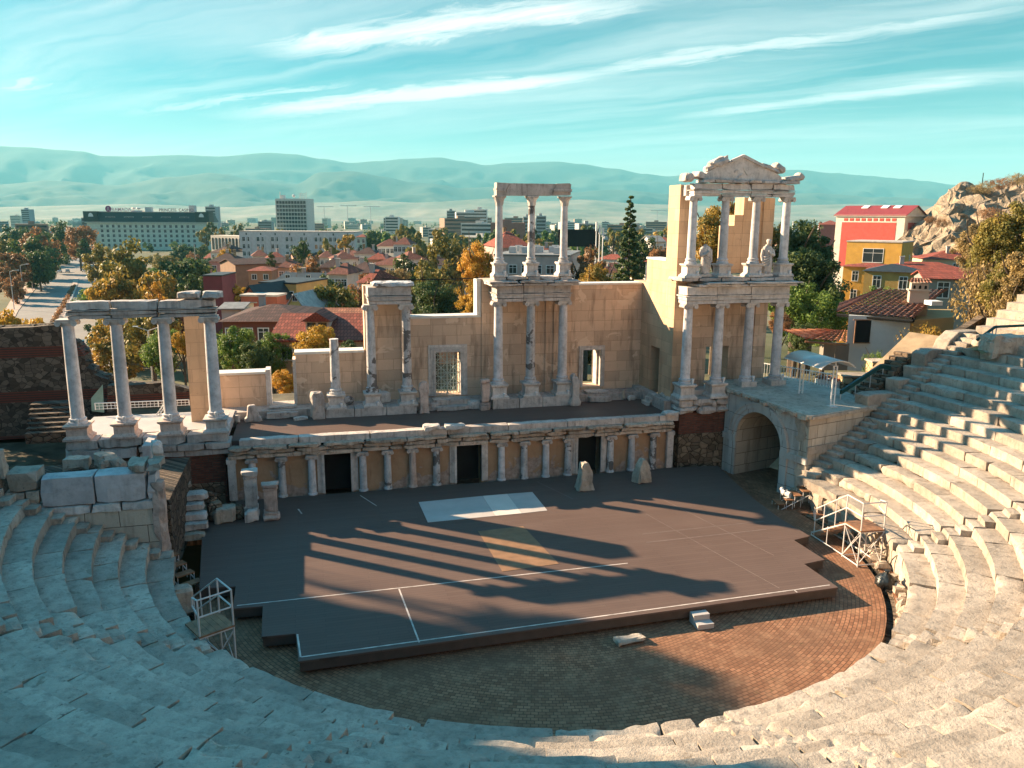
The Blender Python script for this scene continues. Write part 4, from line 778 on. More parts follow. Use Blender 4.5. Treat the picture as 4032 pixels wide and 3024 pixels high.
# statues
def statue(x, y, z, head, label, flip=1):
    t = thing('statue', label, 'statue', (x, y, z)); mb = MB(); mb.rock((x, y, z + .08), (.62, .5, .16), 0, .12, .015, .04); mb.build('plinth', M['marble'], t)
    prof = [(.16, .15, .15), (.20, .17, .16), (.23, .20, .16), (.235, .5, .165), (.25, .72, .18), (.235, .9, .17), (.225, 1.02, .16), (.25, 1.2, .165), (.265, 1.32, .15), (.20, 1.40, .12), (.10, 1.44, .09), (.085, 1.50, .085)]
    n = 28; vs = []
    S = 1.03
    for rx, h, ry in prof:
        for i in range(n):
            a = 2 * math.pi * i / n
            fold = 1 + .075 * math.sin(9 * a + 5 * h * flip + 1.5 * math.sin(h * 4)) * (1 if h < 1.35 else .25) + .05 * math.sin(4 * a - 9 * h * flip) * (1 if .4 < h < 1.3 else 0)
            vs.append(Vector((x + .03 * math.sin(h * 3) + rx * fold * math.cos(a), y + ry * fold * math.sin(a), z + .02 + h * S)))
    fs = [(k * n + i, k * n + (i + 1) % n, (k + 1) * n + (i + 1) % n, (k + 1) * n + i) for k in range(len(prof) - 1) for i in range(n)] + [tuple((len(prof) - 1) * n + i for i in range(n))]
    mb = MB(); mb.add(vs, fs)
    # feet, arm folded across the chest, hanging arm, cloak swag
    for sx in (-.09, .09): mb.lathe(x + sx, y - .1, [(.05, z + .15), (.07, z + .19), (.05, z + .25)], 10, sy=1.7)
    def limb(pts, rs):
        for (a, b), (r, r2) in zip(zip(pts[:-1], pts[1:]), zip(rs[:-1], rs[1:])): mb.tube(a, b, r, 10, r1=r2); mb.lathe(b.x, b.y, [(r2 * .5, b.z - r2 * .8), (r2, b.z), (r2 * .5, b.z + r2 * .8)], 10)
    q = lambda a, b, c: Vector((x + a * flip, y + b, z + c))
    limb([q(-.25, -.02, 1.32), q(-.29, -.10, 1.04), q(-.05, -.22, 1.12), q(.06, -.22, 1.24)], [.08, .075, .06, .05])
    limb([q(.25, 0, 1.32), q(.30, .02, 1.0), q(.29, -.06, .74)], [.08, .07, .05])
    for k in range(5): mb.path([q(-.24 + .02 * k, -.08, 1.25 - .09 * k), q(-.02, -.21, 1.06 - .12 * k), q(.2, -.16, .95 - .12 * k), q(.27, -.03, .98 - .1 * k)], .028, 6)
    o = smooth_by_angle(mb.build('body', M['marble'], t), 60)
    if head:
        mb = MB(); hz = z + 1.66; mb.lathe(x + .02, y - .03, [(.03, hz - .15), (.075, hz - .11), (.10, hz - .02), (.105, hz + .05), (.09, hz + .11), (.05, hz + .145)], 16, sy=1.12)
        mb.lathe(x + .02, y - .15, [(.012, hz - .05), (.022, hz - .03), (.01, hz + .02)], 6); mb.lathe(x + .02, y, [(.112, hz + .03), (.118, hz + .08), (.10, hz + .13), (.05, hz + .16)], 14, rfun=lambda a, zz: 1 + .06 * math.sin(11 * a))
        smooth_by_angle(mb.build('head', M['marble'], t), 60)
statue(18.62, YR, 9.325, False, 'headless draped white marble statue between the first and second upper columns of the corner pavilion')
statue(21.98, YR, 9.325, True, 'draped white marble statue with a head, between the third and fourth upper columns', -1)
# metal stairs with platform
def metal_stair(loc, rz, label, side):
    t = thing('metal_stair', label, 'stair', loc); Z = 1.42; h = .47; Mx = Matrix.Translation(Vector(loc)) @ Matrix.Rotation(rz, 4, 'Z')
    tb = lambda mb, a, b, r=.024: mb.tube(Mx @ Vector(a), Mx @ Vector(b), r, 6)
    for sx in (-h, h):
        for sy in (-h, h): mb = MB(); tb(mb, (sx, sy, 0), (sx, sy, Z + (1.05 if not (sx == h * side and sy == h) else .0)), .028); mb.build('post', M['steel'], t)
    mb = MB(); n0 = 8
    for y0 in (-h, h): tb(mb, (-h, y0, .1), (h, y0, Z - .15), .016); tb(mb, (h, y0, .1), (-h, y0, Z - .15), .016); tb(mb, (-h, y0, .06), (h, y0, .06)); tb(mb, (-h, y0, Z - .08), (h, y0, Z - .08))
    for x0 in (-h, h): tb(mb, (x0, -h, .1), (x0, h, Z - .15), .016); tb(mb, (x0, h, .1), (x0, -h, Z - .15), .016); tb(mb, (x0, -h, .06), (x0, h, .06)); tb(mb, (x0, -h, Z - .08), (x0, h, Z - .08))
    mb.build('brace', M['steel'], t)
    mb = MB(); 
    for k in range(6): mb.box(-h - .03 + k * .166, -h + .13 + k * .166, -h - .03, h + .03, Z - .05, Z, M=Mx)
    mb.build('platform_boards', M['tread'], t)
    L = 2.1; mb = MB()
    for sx in (-h, h): tb(mb, (sx, h, Z - .1), (sx, h + L, .12), .03); tb(mb, (sx, h, .08), (sx, h + L, .03), .024); tb(mb, (sx, h + L, 0), (sx, h + L, .15), .024); tb(mb, (sx, h + L * .5, 0), (sx, h + L * .5, .8), .02)
    mb.build('stringer', M['steel'], t)
    for k in range(7): mb = MB(); f = (k + 1) / 8; mb.box(-h, h, h + L * f - .13, h + L * f + .12, Z * (1 - f) - .03, Z * (1 - f), M=Mx); mb.build('tread', M['tread'], t)
    mb = MB(); s = -h * side
    for zz in (1.05, .55):
        tb(mb, (s, h, Z + zz), (s, h + L * .92, zz + .15)); tb(mb, (s, -h, Z + zz), (s, h, Z + zz)); tb(mb, (s, -h, Z + zz), (-s, -h, Z + zz))
    tb(mb, (-s, -h, Z + 1.05), (-s, -h + .35, Z + 1.0)); tb(mb, (-s, -h + .35, Z + 1.0), (-s, -h + .4, Z + .75)); tb(mb, (-s, -h + .4, Z + .75), (-s, -h, Z + .6))
    for f in (.3, .65, .92): tb(mb, (s, h + L * f, Z * (1 - f)), (s, h + L * f, Z * (1 - f) + 1.08), .022)
    tb(mb, (s, h + L * .92, 1.2), (s, h + L * .98, 1.05)); tb(mb, (s, h + L * .98, 1.05), (s, h + L * .94, .7)); mb.build('railing', M['steel'], t)
metal_stair((19.62, 23.7, ORZ), -.05, 'white metal stair with brown platform and railings at the sunlit right edge of the orchestra', 1)
metal_stair((-3.12, 21.65, ORZ), .5, 'grey metal stair with railed platform in the shade at the left edge of the orchestra', -1)
def open_steps(p0, p1, n, w, label):
    p0 = Vector(p0); p1 = Vector(p1); t = thing('wooden_steps', label, 'steps', tuple(p0)); d = (p1 - p0); hd = Vector((d.x, d.y, 0)).normalized(); sd = Vector((-hd.y, hd.x, 0)); a = math.atan2(hd.y, hd.x)
    for k in range(n):
        p = p0 + d * (k / (n - 1)); Mx = Matrix.Translation(p) @ Matrix.Rotation(a, 4, 'Z'); mb = MB(); mb.box(-.17, .17, -w / 2, w / 2, -.04, 0, M=Mx); mb.build('tread', M['tread'], t)
        mb = MB()
        for sy in (-1, 1):
            for sx in (-.14, .14): mb.tube(p + sd * sy * w * .47 + hd * sx - Vector((0, 0, .04)), p + sd * sy * w * .47 + hd * sx - Vector((0, 0, .05 + min(.5, max(.05, p.z - ORZ - .06)))), .016, 5)
        mb.build('tread_frame', M['steel'], t)
    mb = MB()
    for sy in (-1, 1): mb.tube(p0 + sd * sy * w * .5 - Vector((0, 0, .25)), p1 + sd * sy * w * .5 - Vector((0, 0, .25)), .02, 5)
    mb.build('stringer', M['steel'], t)
open_steps((19.8, 29.5, -.2), (21.95, 29.12, .95), 7, .72, 'open wooden treads on steel legs climbing beside the arched gateway')
open_steps((-4.35, 26.9, -.1), (-5.25, 28.2, .4), 4, .62, 'four shaded wooden treads on steel legs at the left edge of the stage')
# cat: one skinned body
bm = bmesh.new(); me = bpy.data.meshes.new('cat')
V = [(0, 0, .14), (.10, 0, .17), (.19, 0, .20), (.25, 0, .27), (.31, .0, .29), (-.10, 0, .13), (-.15, .06, .06), (-.08, .15, .03), (.05, .17, .03), (.22, .06, .10), (.25, .06, .02), (.22, -.06, .10), (.25, -.06, .02), (-.05, -.09, .05), (.05, -.11, .03), (.285, .035, .345), (.285, -.035, .345)]
E_ = [(0, 1), (1, 2), (2, 3), (3, 4), (0, 5), (5, 6), (6, 7), (7, 8), (2, 9), (9, 10), (2, 11), (11, 12), (5, 13), (13, 14), (3, 15), (3, 16)]
Rr = [.115, .11, .095, .07, .045, .12, .035, .022, .018, .035, .03, .035, .03, .06, .035, .012, .012]
me.from_pydata(V, E_, []); cat = bpy.data.objects.new('cat', me); COL.objects.link(cat)
sk = cat.modifiers.new('skin', 'SKIN'); 
if not me.skin_vertices: 
    bm.from_mesh(me); bm.verts.layers.skin.verify(); bm.to_mesh(me)
for v, r in zip(me.skin_vertices[0].data, Rr): v.radius = (r, r)
me.skin_vertices[0].data[0].use_root = True; sb = cat.modifiers.new('sub', 'SUBSURF'); sb.levels = 2; sb.render_levels = 2
t = NT('white_fur_with_black_patches'); p = t.obj(); x, y, z = t.sep(p); f = t.math('ADD', t.noise(p, 5, 2), t.math('MULTIPLY', z, 1.0)); t.bsdf(t.ramp(f, [(.74, (.72, .70, .66)), (.78, (.02, .02, .02))]), .9); me.materials.append(t.mat)
cat.location = (20.18, 29.44, -.02); cat.rotation_euler = (0, 0, rad(115)); cat.scale = (1.15,) * 3
tag(cat, 'white cat with black patches sitting on the open wooden treads by the arch', 'cat')
# rubbish bag
mb = MB()
def bagr(a, z): return 1 + .13 * math.sin(5 * a + z * 9) + .09 * math.sin(9 * a - z * 14)
bx, by = 19.0, 21.6
mb.lathe(bx, by, [(.22, ORZ), (.34, ORZ + .08), (.37, ORZ + .22), (.30, ORZ + .38), (.14, ORZ + .5), (.05, ORZ + .56), (.10, ORZ + .64)], 20, rfun=bagr); t = NT('black_plastic_bag'); t.bsdf((.012, .016, .018), .3, t.bump(t.noise(t.pos(), 9, 4), .6, .05), 0, .5); smooth_by_angle(mb.build('rubbish_bag', t.mat, org=(bx, by, ORZ)), 50)
tag(bpy.data.objects['rubbish_bag'], 'tied black rubbish bag on the bricks beside the right podium wall', 'rubbish bag')
# ---- ruin wall, dark steps and railing at the far left
rw = thing('brick_banded_ruin', 'dark shaded ruined wall with brick bands and a broken stepped edge at the far left', 'ruin', (-16, 46, 0))
src = lambda x, y: (x * .392 / K, (1150 + y * .392) / K)
out = [(-260, 370), (0, 365), (320, 352), (480, 335), (630, 325), (640, 470), (790, 560), (850, 640), (860, 760), (935, 780), (940, 830), (1090, 880), (1060, 960), (1160, 935), (1400, 950), (1400, 1400), (-260, 1500)]
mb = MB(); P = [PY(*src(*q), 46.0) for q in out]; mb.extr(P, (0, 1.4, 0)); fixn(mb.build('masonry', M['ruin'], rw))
rr = random.Random(9); kk = 0
for q0, q1 in zip(out[:-3], out[1:-2]):
    a, b = PY(*src(*q0), 46.3), PY(*src(*q1), 46.3); n = max(1, int((b - a).length / .6)); mb = MB()
    for k in range(n): p = a.lerp(b, (k + .5) / n); mb.rock((p.x, p.y + rr.uniform(0, .6), p.z), (.95 * (b - a).length / n + .15, .7, rr.uniform(.16, .3)), rr.uniform(-.2, .2), .25, .05, .1)
    mb.build('broken_crest', M['darkrubble'], rw)
mb = MB(); P = [PY(*((x * .4069 + 200) / K, (y * .4069 + 1100) / K), 44.0) for x, y in ((545, 1030), (760, 1025), (1080, 1000), (1340, 1060), (1340, 1420), (545, 1420))]; mb.extr(P, (0, .6, 0)); o = tag(fixn(mb.build('low_brick_wall', M['ruin'], org=P[0])), 'low dark brick ruin wall behind the white railing of the left colonnade', 'wall')
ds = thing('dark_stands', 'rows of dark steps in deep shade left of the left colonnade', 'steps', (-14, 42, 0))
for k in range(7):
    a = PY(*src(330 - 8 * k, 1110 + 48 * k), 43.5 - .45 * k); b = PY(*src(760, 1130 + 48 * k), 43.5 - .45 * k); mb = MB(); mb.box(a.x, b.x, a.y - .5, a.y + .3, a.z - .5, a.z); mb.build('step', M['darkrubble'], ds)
c6 = lambda x, y: ((200 + x * .4069) / K, (1100 + y * .4069) / K)
rl = thing('white_railing', 'white steel railing behind the left colonnade', 'railing', (-7, 39.5, 3)); mb = MB(); a, b = PY(*c6(425, 1200), 39.4), PY(*c6(1335, 1165), 39.4); bz = 3.25
for f in (1, .55, .1): mb.tube((a.x, a.y, bz + (a.z - bz) * f), (b.x, b.y, bz + (b.z - bz) * f), .03 if f == 1 else .016, 6)
mb.build('rail', M['white'], rl); mb = MB()
for k in range(25): p = a.lerp(b, k / 24); mb.tube(p, (p.x, p.y, bz), .012 if k % 8 else .03, 5)
mb.build('post', M['white'], rl); mb = MB(); a, b = PY(*c6(1090, 1215), 38.9), PY(*c6(1000, 1345), 38.9); mb.tube(a, b, .03, 6); mb.tube(a + Vector((.12, 0, 0)), b + Vector((.12, 0, 0)), .03, 6); mb.build('stair_rail', M['white'], rl)
mb = MB(); P = [PY(*c6(*q), 40.5) for q in ((390, 1150), (500, 1020), (515, 1290), (395, 1275))]; mb.extr(P, (0, .05, 0)); tag(fixn(mb.build('slanted_board', plain('pale_green_panel', (.20, .32, .29), .6), org=P[0])), 'pale green slanted panel behind the white railing at the left', 'panel')
M['darkearth'] = plain('shade_darkened_earth', (.10, .085, .055), .95, var=.5, scale=1.0)  # earth colour darkened to stand for the shade in the left hollow
mb = MB(); mb.box(-24, -10.2, 28.5, 46, -1.5, .2); mb.box(-9.6, 3, 38.75, 46, -1.5, 2.2); mb.box(3.1, 24, 41.3, 44, -4, 1.8); mb.box(23.2, 30, 37.2, 44, -4, 2.2)
tag(mb.build('terrace_ground', M['darkearth']), kind='structure')
for i, (c, s) in enumerate([((-12.4, 31.5, .6), (1.2, .9, .9)), ((-11.6, 33.2, .5), (1.0, .7, .6)), ((-13.2, 35, .7), (1.4, .8, 1.0))]):
    mb = MB(); mb.rock(c, s, .4 * i, .25, .08, .12); tag(mb.build('dark_boulder', M['darkrubble'], org=c), ['dark rounded boulder nearest the left parapet blocks', 'flat dark boulder in the shaded hollow at the left', 'large dark boulder at the foot of the dark steps'][i], 'boulder')
# ================================================================== CITY, TREES, HILLS
import numpy as np
GZ = -14.0
def sm(t): t = min(1, max(0, t)); return t * t * (3 - 2 * t)
def gz(x, y):
    h = GZ + 15.0 * (1 - sm((y - 43) / 75))
    h = max(h, GZ + sm((x - 25) / 12) * 16.5 * (1 - sm((y - 34) / 55)))
    h = max(h, GZ + sm((-x - 22) / 14) * 24 * (1 - sm((y - 52) / 36)))
    return h
M['slope'] = plain('rough_grass_hillside', (.085, .075, .03), .95, var=.5, scale=.6)
M['grassdry'] = plain('dry_grass_slope', (.21, .145, .065), .95, var=.5, scale=3.5)
def citymat():
    t = NT('city_plain'); p = t.pos(); n = t.noise(p, .012, 6, .7); n2 = t.noise(p, .05, 5, .7)
    c = t.ramp(n, [(.35, (.05, .06, .025)), (.5, (.10, .10, .05)), (.65, (.20, .17, .12))]); c = t.mix(t.ramp(n2, [(.55, 0), (.62, .6)]), c, (.16, .12, .09)); t.bsdf(c, .95); return t.mat
M['city'] = citymat()
mb = MB(); n = 48; R_ = 15000
mb.add([(0, 900, GZ)] + [(R_ * math.cos(2 * math.pi * i / n), 900 + R_ * math.sin(2 * math.pi * i / n), GZ) for i in range(n)], [(0, 1 + i, 1 + (i + 1) % n) for i in range(n)]); tag(mb.build('ground', M['city']), kind='structure')
mb = MB(); NX, NY = 90, 64; X0_, X1_, Y0_, Y1_ = -150, 160, 26, 150
vs = []; fs = []
for j in range(NY + 1):
    for i in range(NX + 1):
        x = X0_ + (X1_ - X0_) * i / NX; y = Y0_ + (Y1_ - Y0_) * j / NY; h = gz(x, y); vs.append((x, y, h + (.3 * nz((x, y, 0), .2) if h > GZ + .2 else -.3)))
for j in range(NY):
    for i in range(NX):
        x = X0_ + (X1_ - X0_) * (i + .5) / NX; y = Y0_ + (Y1_ - Y0_) * (j + .5) / NY
        if (-24 < x < 44 and y < 47) or (x < 60 and y < 31): continue
        q = (j * (NX + 1) + i, j * (NX + 1) + i + 1, (j + 1) * (NX + 1) + i + 1, (j + 1) * (NX + 1) + i); fs.append(q)
mb.add(vs, fs); tag(mb.build('hillside', M['slope'], smooth=True), kind='structure')
# ---- foliage
def leafmat(name, a, b, c, sc=1.1):
    t = NT(name); r = t.attr(); p = t.pos(); n = t.noise(p, sc * .35, 3, .6); f = t.math('ADD', t.math('MULTIPLY', r, .5), t.math('MULTIPLY', n, .62))
    col = t.ramp(f, [(.25, a), (.52, b), (.78, c)]); bs = t.bsdf(col, .6, None, 0, .25)
    tr = t.n('ShaderNodeBsdfTranslucent'); t.l(col, tr.inputs[0]); ms = t.n('ShaderNodeMixShader'); ms.inputs[0].default_value = .3; t.l(bs.outputs[0], ms.inputs[1]); t.l(tr.outputs[0], ms.inputs[2]); t.l(ms.outputs[0], t.out.inputs['Surface']); return t.mat
LM = {'green': leafmat('green_leaves', (0.061, 0.105, 0.021), (0.114, 0.185, 0.031), (0.229, 0.299, 0.053)), 'dark': leafmat('dark_green_leaves', (0.031, 0.060, 0.021), (0.061, 0.096, 0.029), (0.124, 0.157, 0.039)), 'olive': leafmat('olive_leaves', (0.088, 0.096, 0.025), (0.194, 0.166, 0.035), (0.334, 0.246, 0.053)),
      'orange': leafmat('orange_leaves', (0.246, 0.150, 0.026), (0.527, 0.281, 0.035), (0.737, 0.421, 0.053)), 'yellow': leafmat('yellow_leaves', (0.20, 0.13, 0.02), (0.46, 0.27, 0.03), (0.68, 0.43, 0.06)), 'rust': leafmat('rusty_leaves', (0.105, 0.066, 0.035), (0.264, 0.131, 0.053), (0.421, 0.211, 0.079)), 'mixed': leafmat('turning_leaves', (0.079, 0.105, 0.025), (0.281, 0.194, 0.035), (0.597, 0.334, 0.053)), 'brown': leafmat('brown_thin_leaves', (0.157, 0.114, 0.053), (0.299, 0.211, 0.088), (0.421, 0.299, 0.105))}
M['bark'] = plain('grey_brown_bark', (.10, .075, .055), .95, var=.35, scale=4)
def leafmesh(name, cents, rads, per, leaf, seed, flat=.75, droop=0):
    rg = np.random.default_rng(seed); P = []; Rn = []
    for c, r in zip(cents, rads):
        d = rg.normal(size=(per, 3)); d /= np.linalg.norm(d, axis=1)[:, None]; rr = r * (rg.random((per, 1)) ** .45); p = np.array(c) + d * rr * np.array([1, 1, flat]); 
        nrm = d * .9 + rg.normal(size=(per, 3)) * .55 + np.array([0, 0, .45]); nrm /= np.linalg.norm(nrm, axis=1)[:, None]
        a = np.cross(nrm, rg.normal(size=(per, 3))); a /= np.linalg.norm(a, axis=1)[:, None]; b = np.cross(nrm, a); s = leaf * rg.uniform(.6, 1.35, (per, 1)); a = a * s; b = b * s * .72
        P.append(np.stack([p - a, p - b * .9, p + a, p + b], 1)); base = rg.random() * .45; Rn.append(base + rg.random(per) * .55)
    P = np.concatenate(P).reshape(-1, 3); Rn = np.concatenate(Rn); nf = len(Rn); me = bpy.data.meshes.new(name)
    me.vertices.add(nf * 4); me.vertices.foreach_set('co', P.ravel().astype(np.float32)); me.loops.add(nf * 4); me.loops.foreach_set('vertex_index', np.arange(nf * 4, dtype=np.int32)); me.polygons.add(nf); me.polygons.foreach_set('loop_start', np.arange(0, nf * 4, 4, dtype=np.int32))
    try: me.polygons.foreach_set('loop_total', np.full(nf, 4, dtype=np.int32))
    except Exception: pass
    at = me.attributes.new('rnd', 'FLOAT', 'FACE'); at.data.foreach_set('value', Rn.astype(np.float32)); me.update(calc_edges=True); me.validate(); return me
def crownmesh(name, seed, ncl, per, leaf, shape='round'):
    """unit crown: radius about 1, from z=0 (bottom) to z about 2"""
    rg = random.Random(seed); cs = []; rs = []
    for k in range(ncl):
        for _ in range(50):
            x, y, z = rg.uniform(-1, 1), rg.uniform(-1, 1), rg.uniform(-1, 1); q = math.sqrt(x * x + y * y + z * z)
            if .30 < q < .98: break
        if shape == 'round': w = 1 + .2 * math.sin(3 * math.atan2(y, x) + seed) + .12 * math.sin(5 * math.atan2(y, x) + 2 * seed + 3 * z); c = (x * w * .9, y * w * .9, 1.0 + z * (.88 + .14 * math.sin(4 * x + seed)))
        elif shape == 'tall': c = (x * .9 * (1 - .35 * max(0, z)), y * .9 * (1 - .35 * max(0, z)), 1.0 + z)
        else: c = (x * 1.0, y * 1.0, .55 + z * .5)
        cs.append(c); rs.append(rg.uniform(.11, .33) if ncl > 60 else rg.uniform(.16, .36))
    return leafmesh(name, cs, rs, per, leaf, seed)
CR = {'A': [crownmesh('crown', 11 + i, 46, 110, .062) for i in range(4)], 'T': [crownmesh('crown', 31 + i, 44, 110, .062, 'tall') for i in range(2)], 'B': [crownmesh('crown', 51 + i, 34, 110, .07, 'bush') for i in range(2)], 'N': [crownmesh('crown', 71 + i, 110, 150, .036) for i in range(3)], 'M': [crownmesh('crown', 91 + i, 110, 150, .036, 'tall') for i in range(2)], 'F': [crownmesh('crown', 61 + i, 22, 46, .13) for i in range(3)], 'S': [crownmesh('crown', 81 + i, 60, 60, .030, 'bush') for i in range(2)]}
def trunkmesh():
    mb = MB(); rg = random.Random(4); mb.tube((0, 0, -.1), (0, 0, .62), .05, 8, r1=.036); mb.tube((0, 0, .62), (.03, .02, .85), .036, 7, r1=.02)
    for k in range(7):
        a = k * 2.4; h = .42 + .05 * k; e = Vector((math.cos(a) * .24, math.sin(a) * .24, h + .22)); mb.tube((0, 0, h), e, .02, 6, r1=.01); mb.tube(e, e + Vector((math.cos(a + .5) * .12, math.sin(a + .5) * .12, .12)), .01, 5, r1=.004)
    o = mb.build('trunk', M['bark']); me = o.data; bpy.data.objects.remove(o); return me
TRK = trunkmesh(); tn = [0]
def tree(u, v, wpx, dep, sp, label, kind='A', group=None, hr=1.15, name='broadleaf_tree', zbase=None, brown=False):
    tn[0] += 1; rg = random.Random(tn[0] * 7); p = PD(u, v, dep); r = wpx * .5 * K / FPX * dep; x, y = p.x, p.y
    zb = gz(x, y) if zbase is None else zbase; top = p.z; hc = 2 * r * hr
    if kind in 'BS': hc = min(hc, max(top - zb, .8)); zc = top - hc
    else:
        if dep > 95: hc *= 1.25
        zc = max(zb + .3, top - hc); hc = top - zc
    t = thing(name, label, 'bush' if kind in 'BS' else 'tree', (x, y, zb), group)
    me = rg.choice(CR[kind]); c = bpy.data.objects.new('crown', me); COL.objects.link(c); c.parent = t; c.location = (0, 0, zc - zb); ztop = 1.12 if kind in 'BS' else 2.08; c.scale = (r * .98, r * .98, hc / ztop); c.rotation_euler = (0, 0, rg.uniform(0, 6.28))
    if not me.materials: me.materials.append(LM['green'])
    c.material_slots[0].link = 'OBJECT'; c.material_slots[0].material = LM[sp]
    H = (zc - zb) + hc * .5; k = bpy.data.objects.new('trunk', TRK); COL.objects.link(k); k.parent = t; w = max(1.2, min(H, 3 * r)); k.scale = (w * .9, w * .9, H / .85); k.rotation_euler = (0, 0, rg.uniform(0, 6.28)); return t
TREES = [
 (265, 508, 135, 170, 'olive', 'tall olive-green tree in front of the long hotel, left of the road trees', 'A'), (385, 540, 125, 168, 'dark', 'dark green tree under the right half of the hotel', 'A'), (248, 562, 105, 145, 'mixed', 'yellow-green tree bulging over the boulevard edge above the left lintel', 'A'), (330, 570, 120, 142, 'mixed', 'broad turning tree above the middle of the left lintel', 'A'), (420, 585, 70, 150, 'dark', 'dark tree above the right end of the left lintel', 'A'), (338, 608, 46, 128, 'orange', 'small orange tree just above the left lintel', 'T'),
 (255, 655, 100, 118, 'mixed', 'turning tree seen between the first and second columns of the left colonnade', 'A'), (320, 660, 110, 112, 'olive', 'olive tree seen behind the second and third columns of the left colonnade', 'A'), (345, 705, 95, 80, 'green', 'bright green tree between the second and third left columns', 'N'), (392, 712, 50, 74, 'yellow', 'golden tree behind the third left column beside the stone pillar', 'N'),
 (75, 488, 84, 330, 'rust', 'tall brown tree beside the far left lane of the boulevard', 'A'), (125, 474, 74, 430, 'dark', 'dark tree standing behind the tall brown roadside tree', 'A'), (165, 478, 64, 380, 'rust', 'brown tree between the boulevard and the hotel end', 'A'), (28, 484, 70, 420, 'dark', 'dark tree at the far left horizon edge', 'A'), (5, 505, 60, 330, 'olive', 'olive tree cut by the left picture edge below the horizon', 'A'), (15, 560, 62, 250, 'rust', 'rusty tree at the left picture edge beside the pink pavement', 'A'), (30, 592, 46, 235, 'rust', 'small rusty tree beside the first tall street lamp', 'A'), (110, 515, 50, 360, 'dark', 'dark roadside tree over the shaded lanes', 'A'), (52, 530, 50, 300, 'dark', 'dark tree under the tall brown roadside tree', 'A'), (180, 515, 34, 370, 'dark', 'slim dark tree at the left foot of the hotel', 'T'), (395, 518, 60, 420, 'dark', 'dark evergreen mass against the hotel facade', 'A'), (435, 522, 30, 410, 'dark', 'small dark tree at the right foot of the hotel', 'A'),
 (25, 668, 105, 115, 'yellow', 'bright yellow bush above the crest of the left ruin wall', 'B'), (92, 686, 60, 112, 'yellow', 'low golden bush right of the bright yellow one on the ruin crest', 'B'),
 (515, 700, 95, 62, 'green', 'leafy green tree right of the stone pillar, beside the low wall', 'N'), (585, 712, 95, 60, 'green', 'second leafy green tree left of the golden tree above the low wall', 'N'), (550, 735, 80, 56, 'dark', 'dark green tree between the two leafy green ones', 'N'), (672, 694, 105, 58, 'yellow', 'golden tree left of the broken column', 'N'), (612, 795, 70, 51, 'orange', 'orange tree seen through the gap beside the low wall', 'N'), (760, 732, 90, 54, 'dark', 'dark green tree between the broken column and the column pair', 'N'),
 (665, 548, 118, 150, 'rust', 'big rusty tree in front of the long white building', 'A'), (652, 520, 66, 195, 'dark', 'dark green conifer-like tree before the long white building', 'T'), (722, 600, 112, 96, 'olive', 'round olive tree left of the column pair', 'A'), (782, 600, 86, 104, 'rust', 'rusty tree just left of the column pair capital', 'A'), (505, 594, 62, 140, 'yellow', 'yellow tree beside the maroon wall', 'A'), (748, 560, 60, 150, 'olive', 'small olive tree among the roofs right of the rusty tree', 'A'), (790, 585, 50, 120, 'rust', 'thin rusty tree above the column pair', 'A'), (852, 572, 58, 130, 'brown', 'pale brown tree below the cream house', 'A'), (740, 540, 36, 230, 'olive', 'little tree at the right foot of the long white building', 'A'), (795, 553, 36, 200, 'green', 'fresh green tree between the roofs left of the cream house', 'A'), (488, 532, 34, 200, 'yellow', 'yellowish tree below the arched wing of the white building', 'A'), (585, 545, 22, 160, 'dark', 'slim dark cypress beside the brick gable house', 'T'),
 (965, 482, 118, 175, 'olive', 'tall olive tree left of the slender corinthian columns', 'A'), (905, 512, 76, 190, 'olive', 'olive tree right of the white mansion roofs', 'A'), (935, 548, 115, 112, 'olive', 'large olive tree above the grille gate wall', 'A'), (940, 595, 120, 84, 'dark', 'dark tree behind the low middle part of the back wall', 'N'), (1030, 522, 88, 92, 'orange', 'tall orange tree left of the middle pavilion', 'M'), (1025, 600, 80, 78, 'yellow', 'yellow-green lower tree beside the white pier of the middle pavilion', 'N'),
 (1112, 556, 60, 120, 'orange', 'orange tree seen between the corinthian columns', 'A'), (1270, 526, 105, 112, 'rust', 'rusty tree right of the middle pavilion', 'A'), (1290, 562, 95, 88, 'mixed', 'brown-orange tree between the middle pavilion and the spruce', 'N'), (1425, 530, 50, 110, 'rust', 'rusty bush between the spruce and the tower', 'A'),
 (1560, 432, 130, 66, 'mixed', 'tree turning from green to rust seen through the upper corner pavilion', 'N'), (1650, 455, 90, 72, 'mixed', 'green tree seen between the last two upper columns of the corner pavilion', 'N'), (1735, 462, 150, 72, 'dark', 'big dark green tree right of the corner pavilion', 'N'), (1765, 522, 160, 62, 'dark', 'wide dark green tree in front of the yellow block', 'N'), (1730, 600, 130, 56, 'green', 'green bushy tree beside the lower columns of the corner pavilion', 'N'), (1790, 625, 110, 58, 'green', 'sunlit green tree at the corner of the yellow block', 'N'), (1690, 668, 50, 50, 'rust', 'reddish bush between the last lower column and the tile roof', 'N'), (1735, 690, 70, 52, 'dark', 'dark shrub under the small tile roof', 'N'),
 (1905, 610, 95, 78, 'green', 'bright green tree in front of the yellow house', 'N'), (2120, 480, 90, 62, 'brown', 'thin brown tree on the slope at the right', 'N'), (2175, 475, 150, 52, 'olive', 'olive tree at the right picture edge', 'N')]
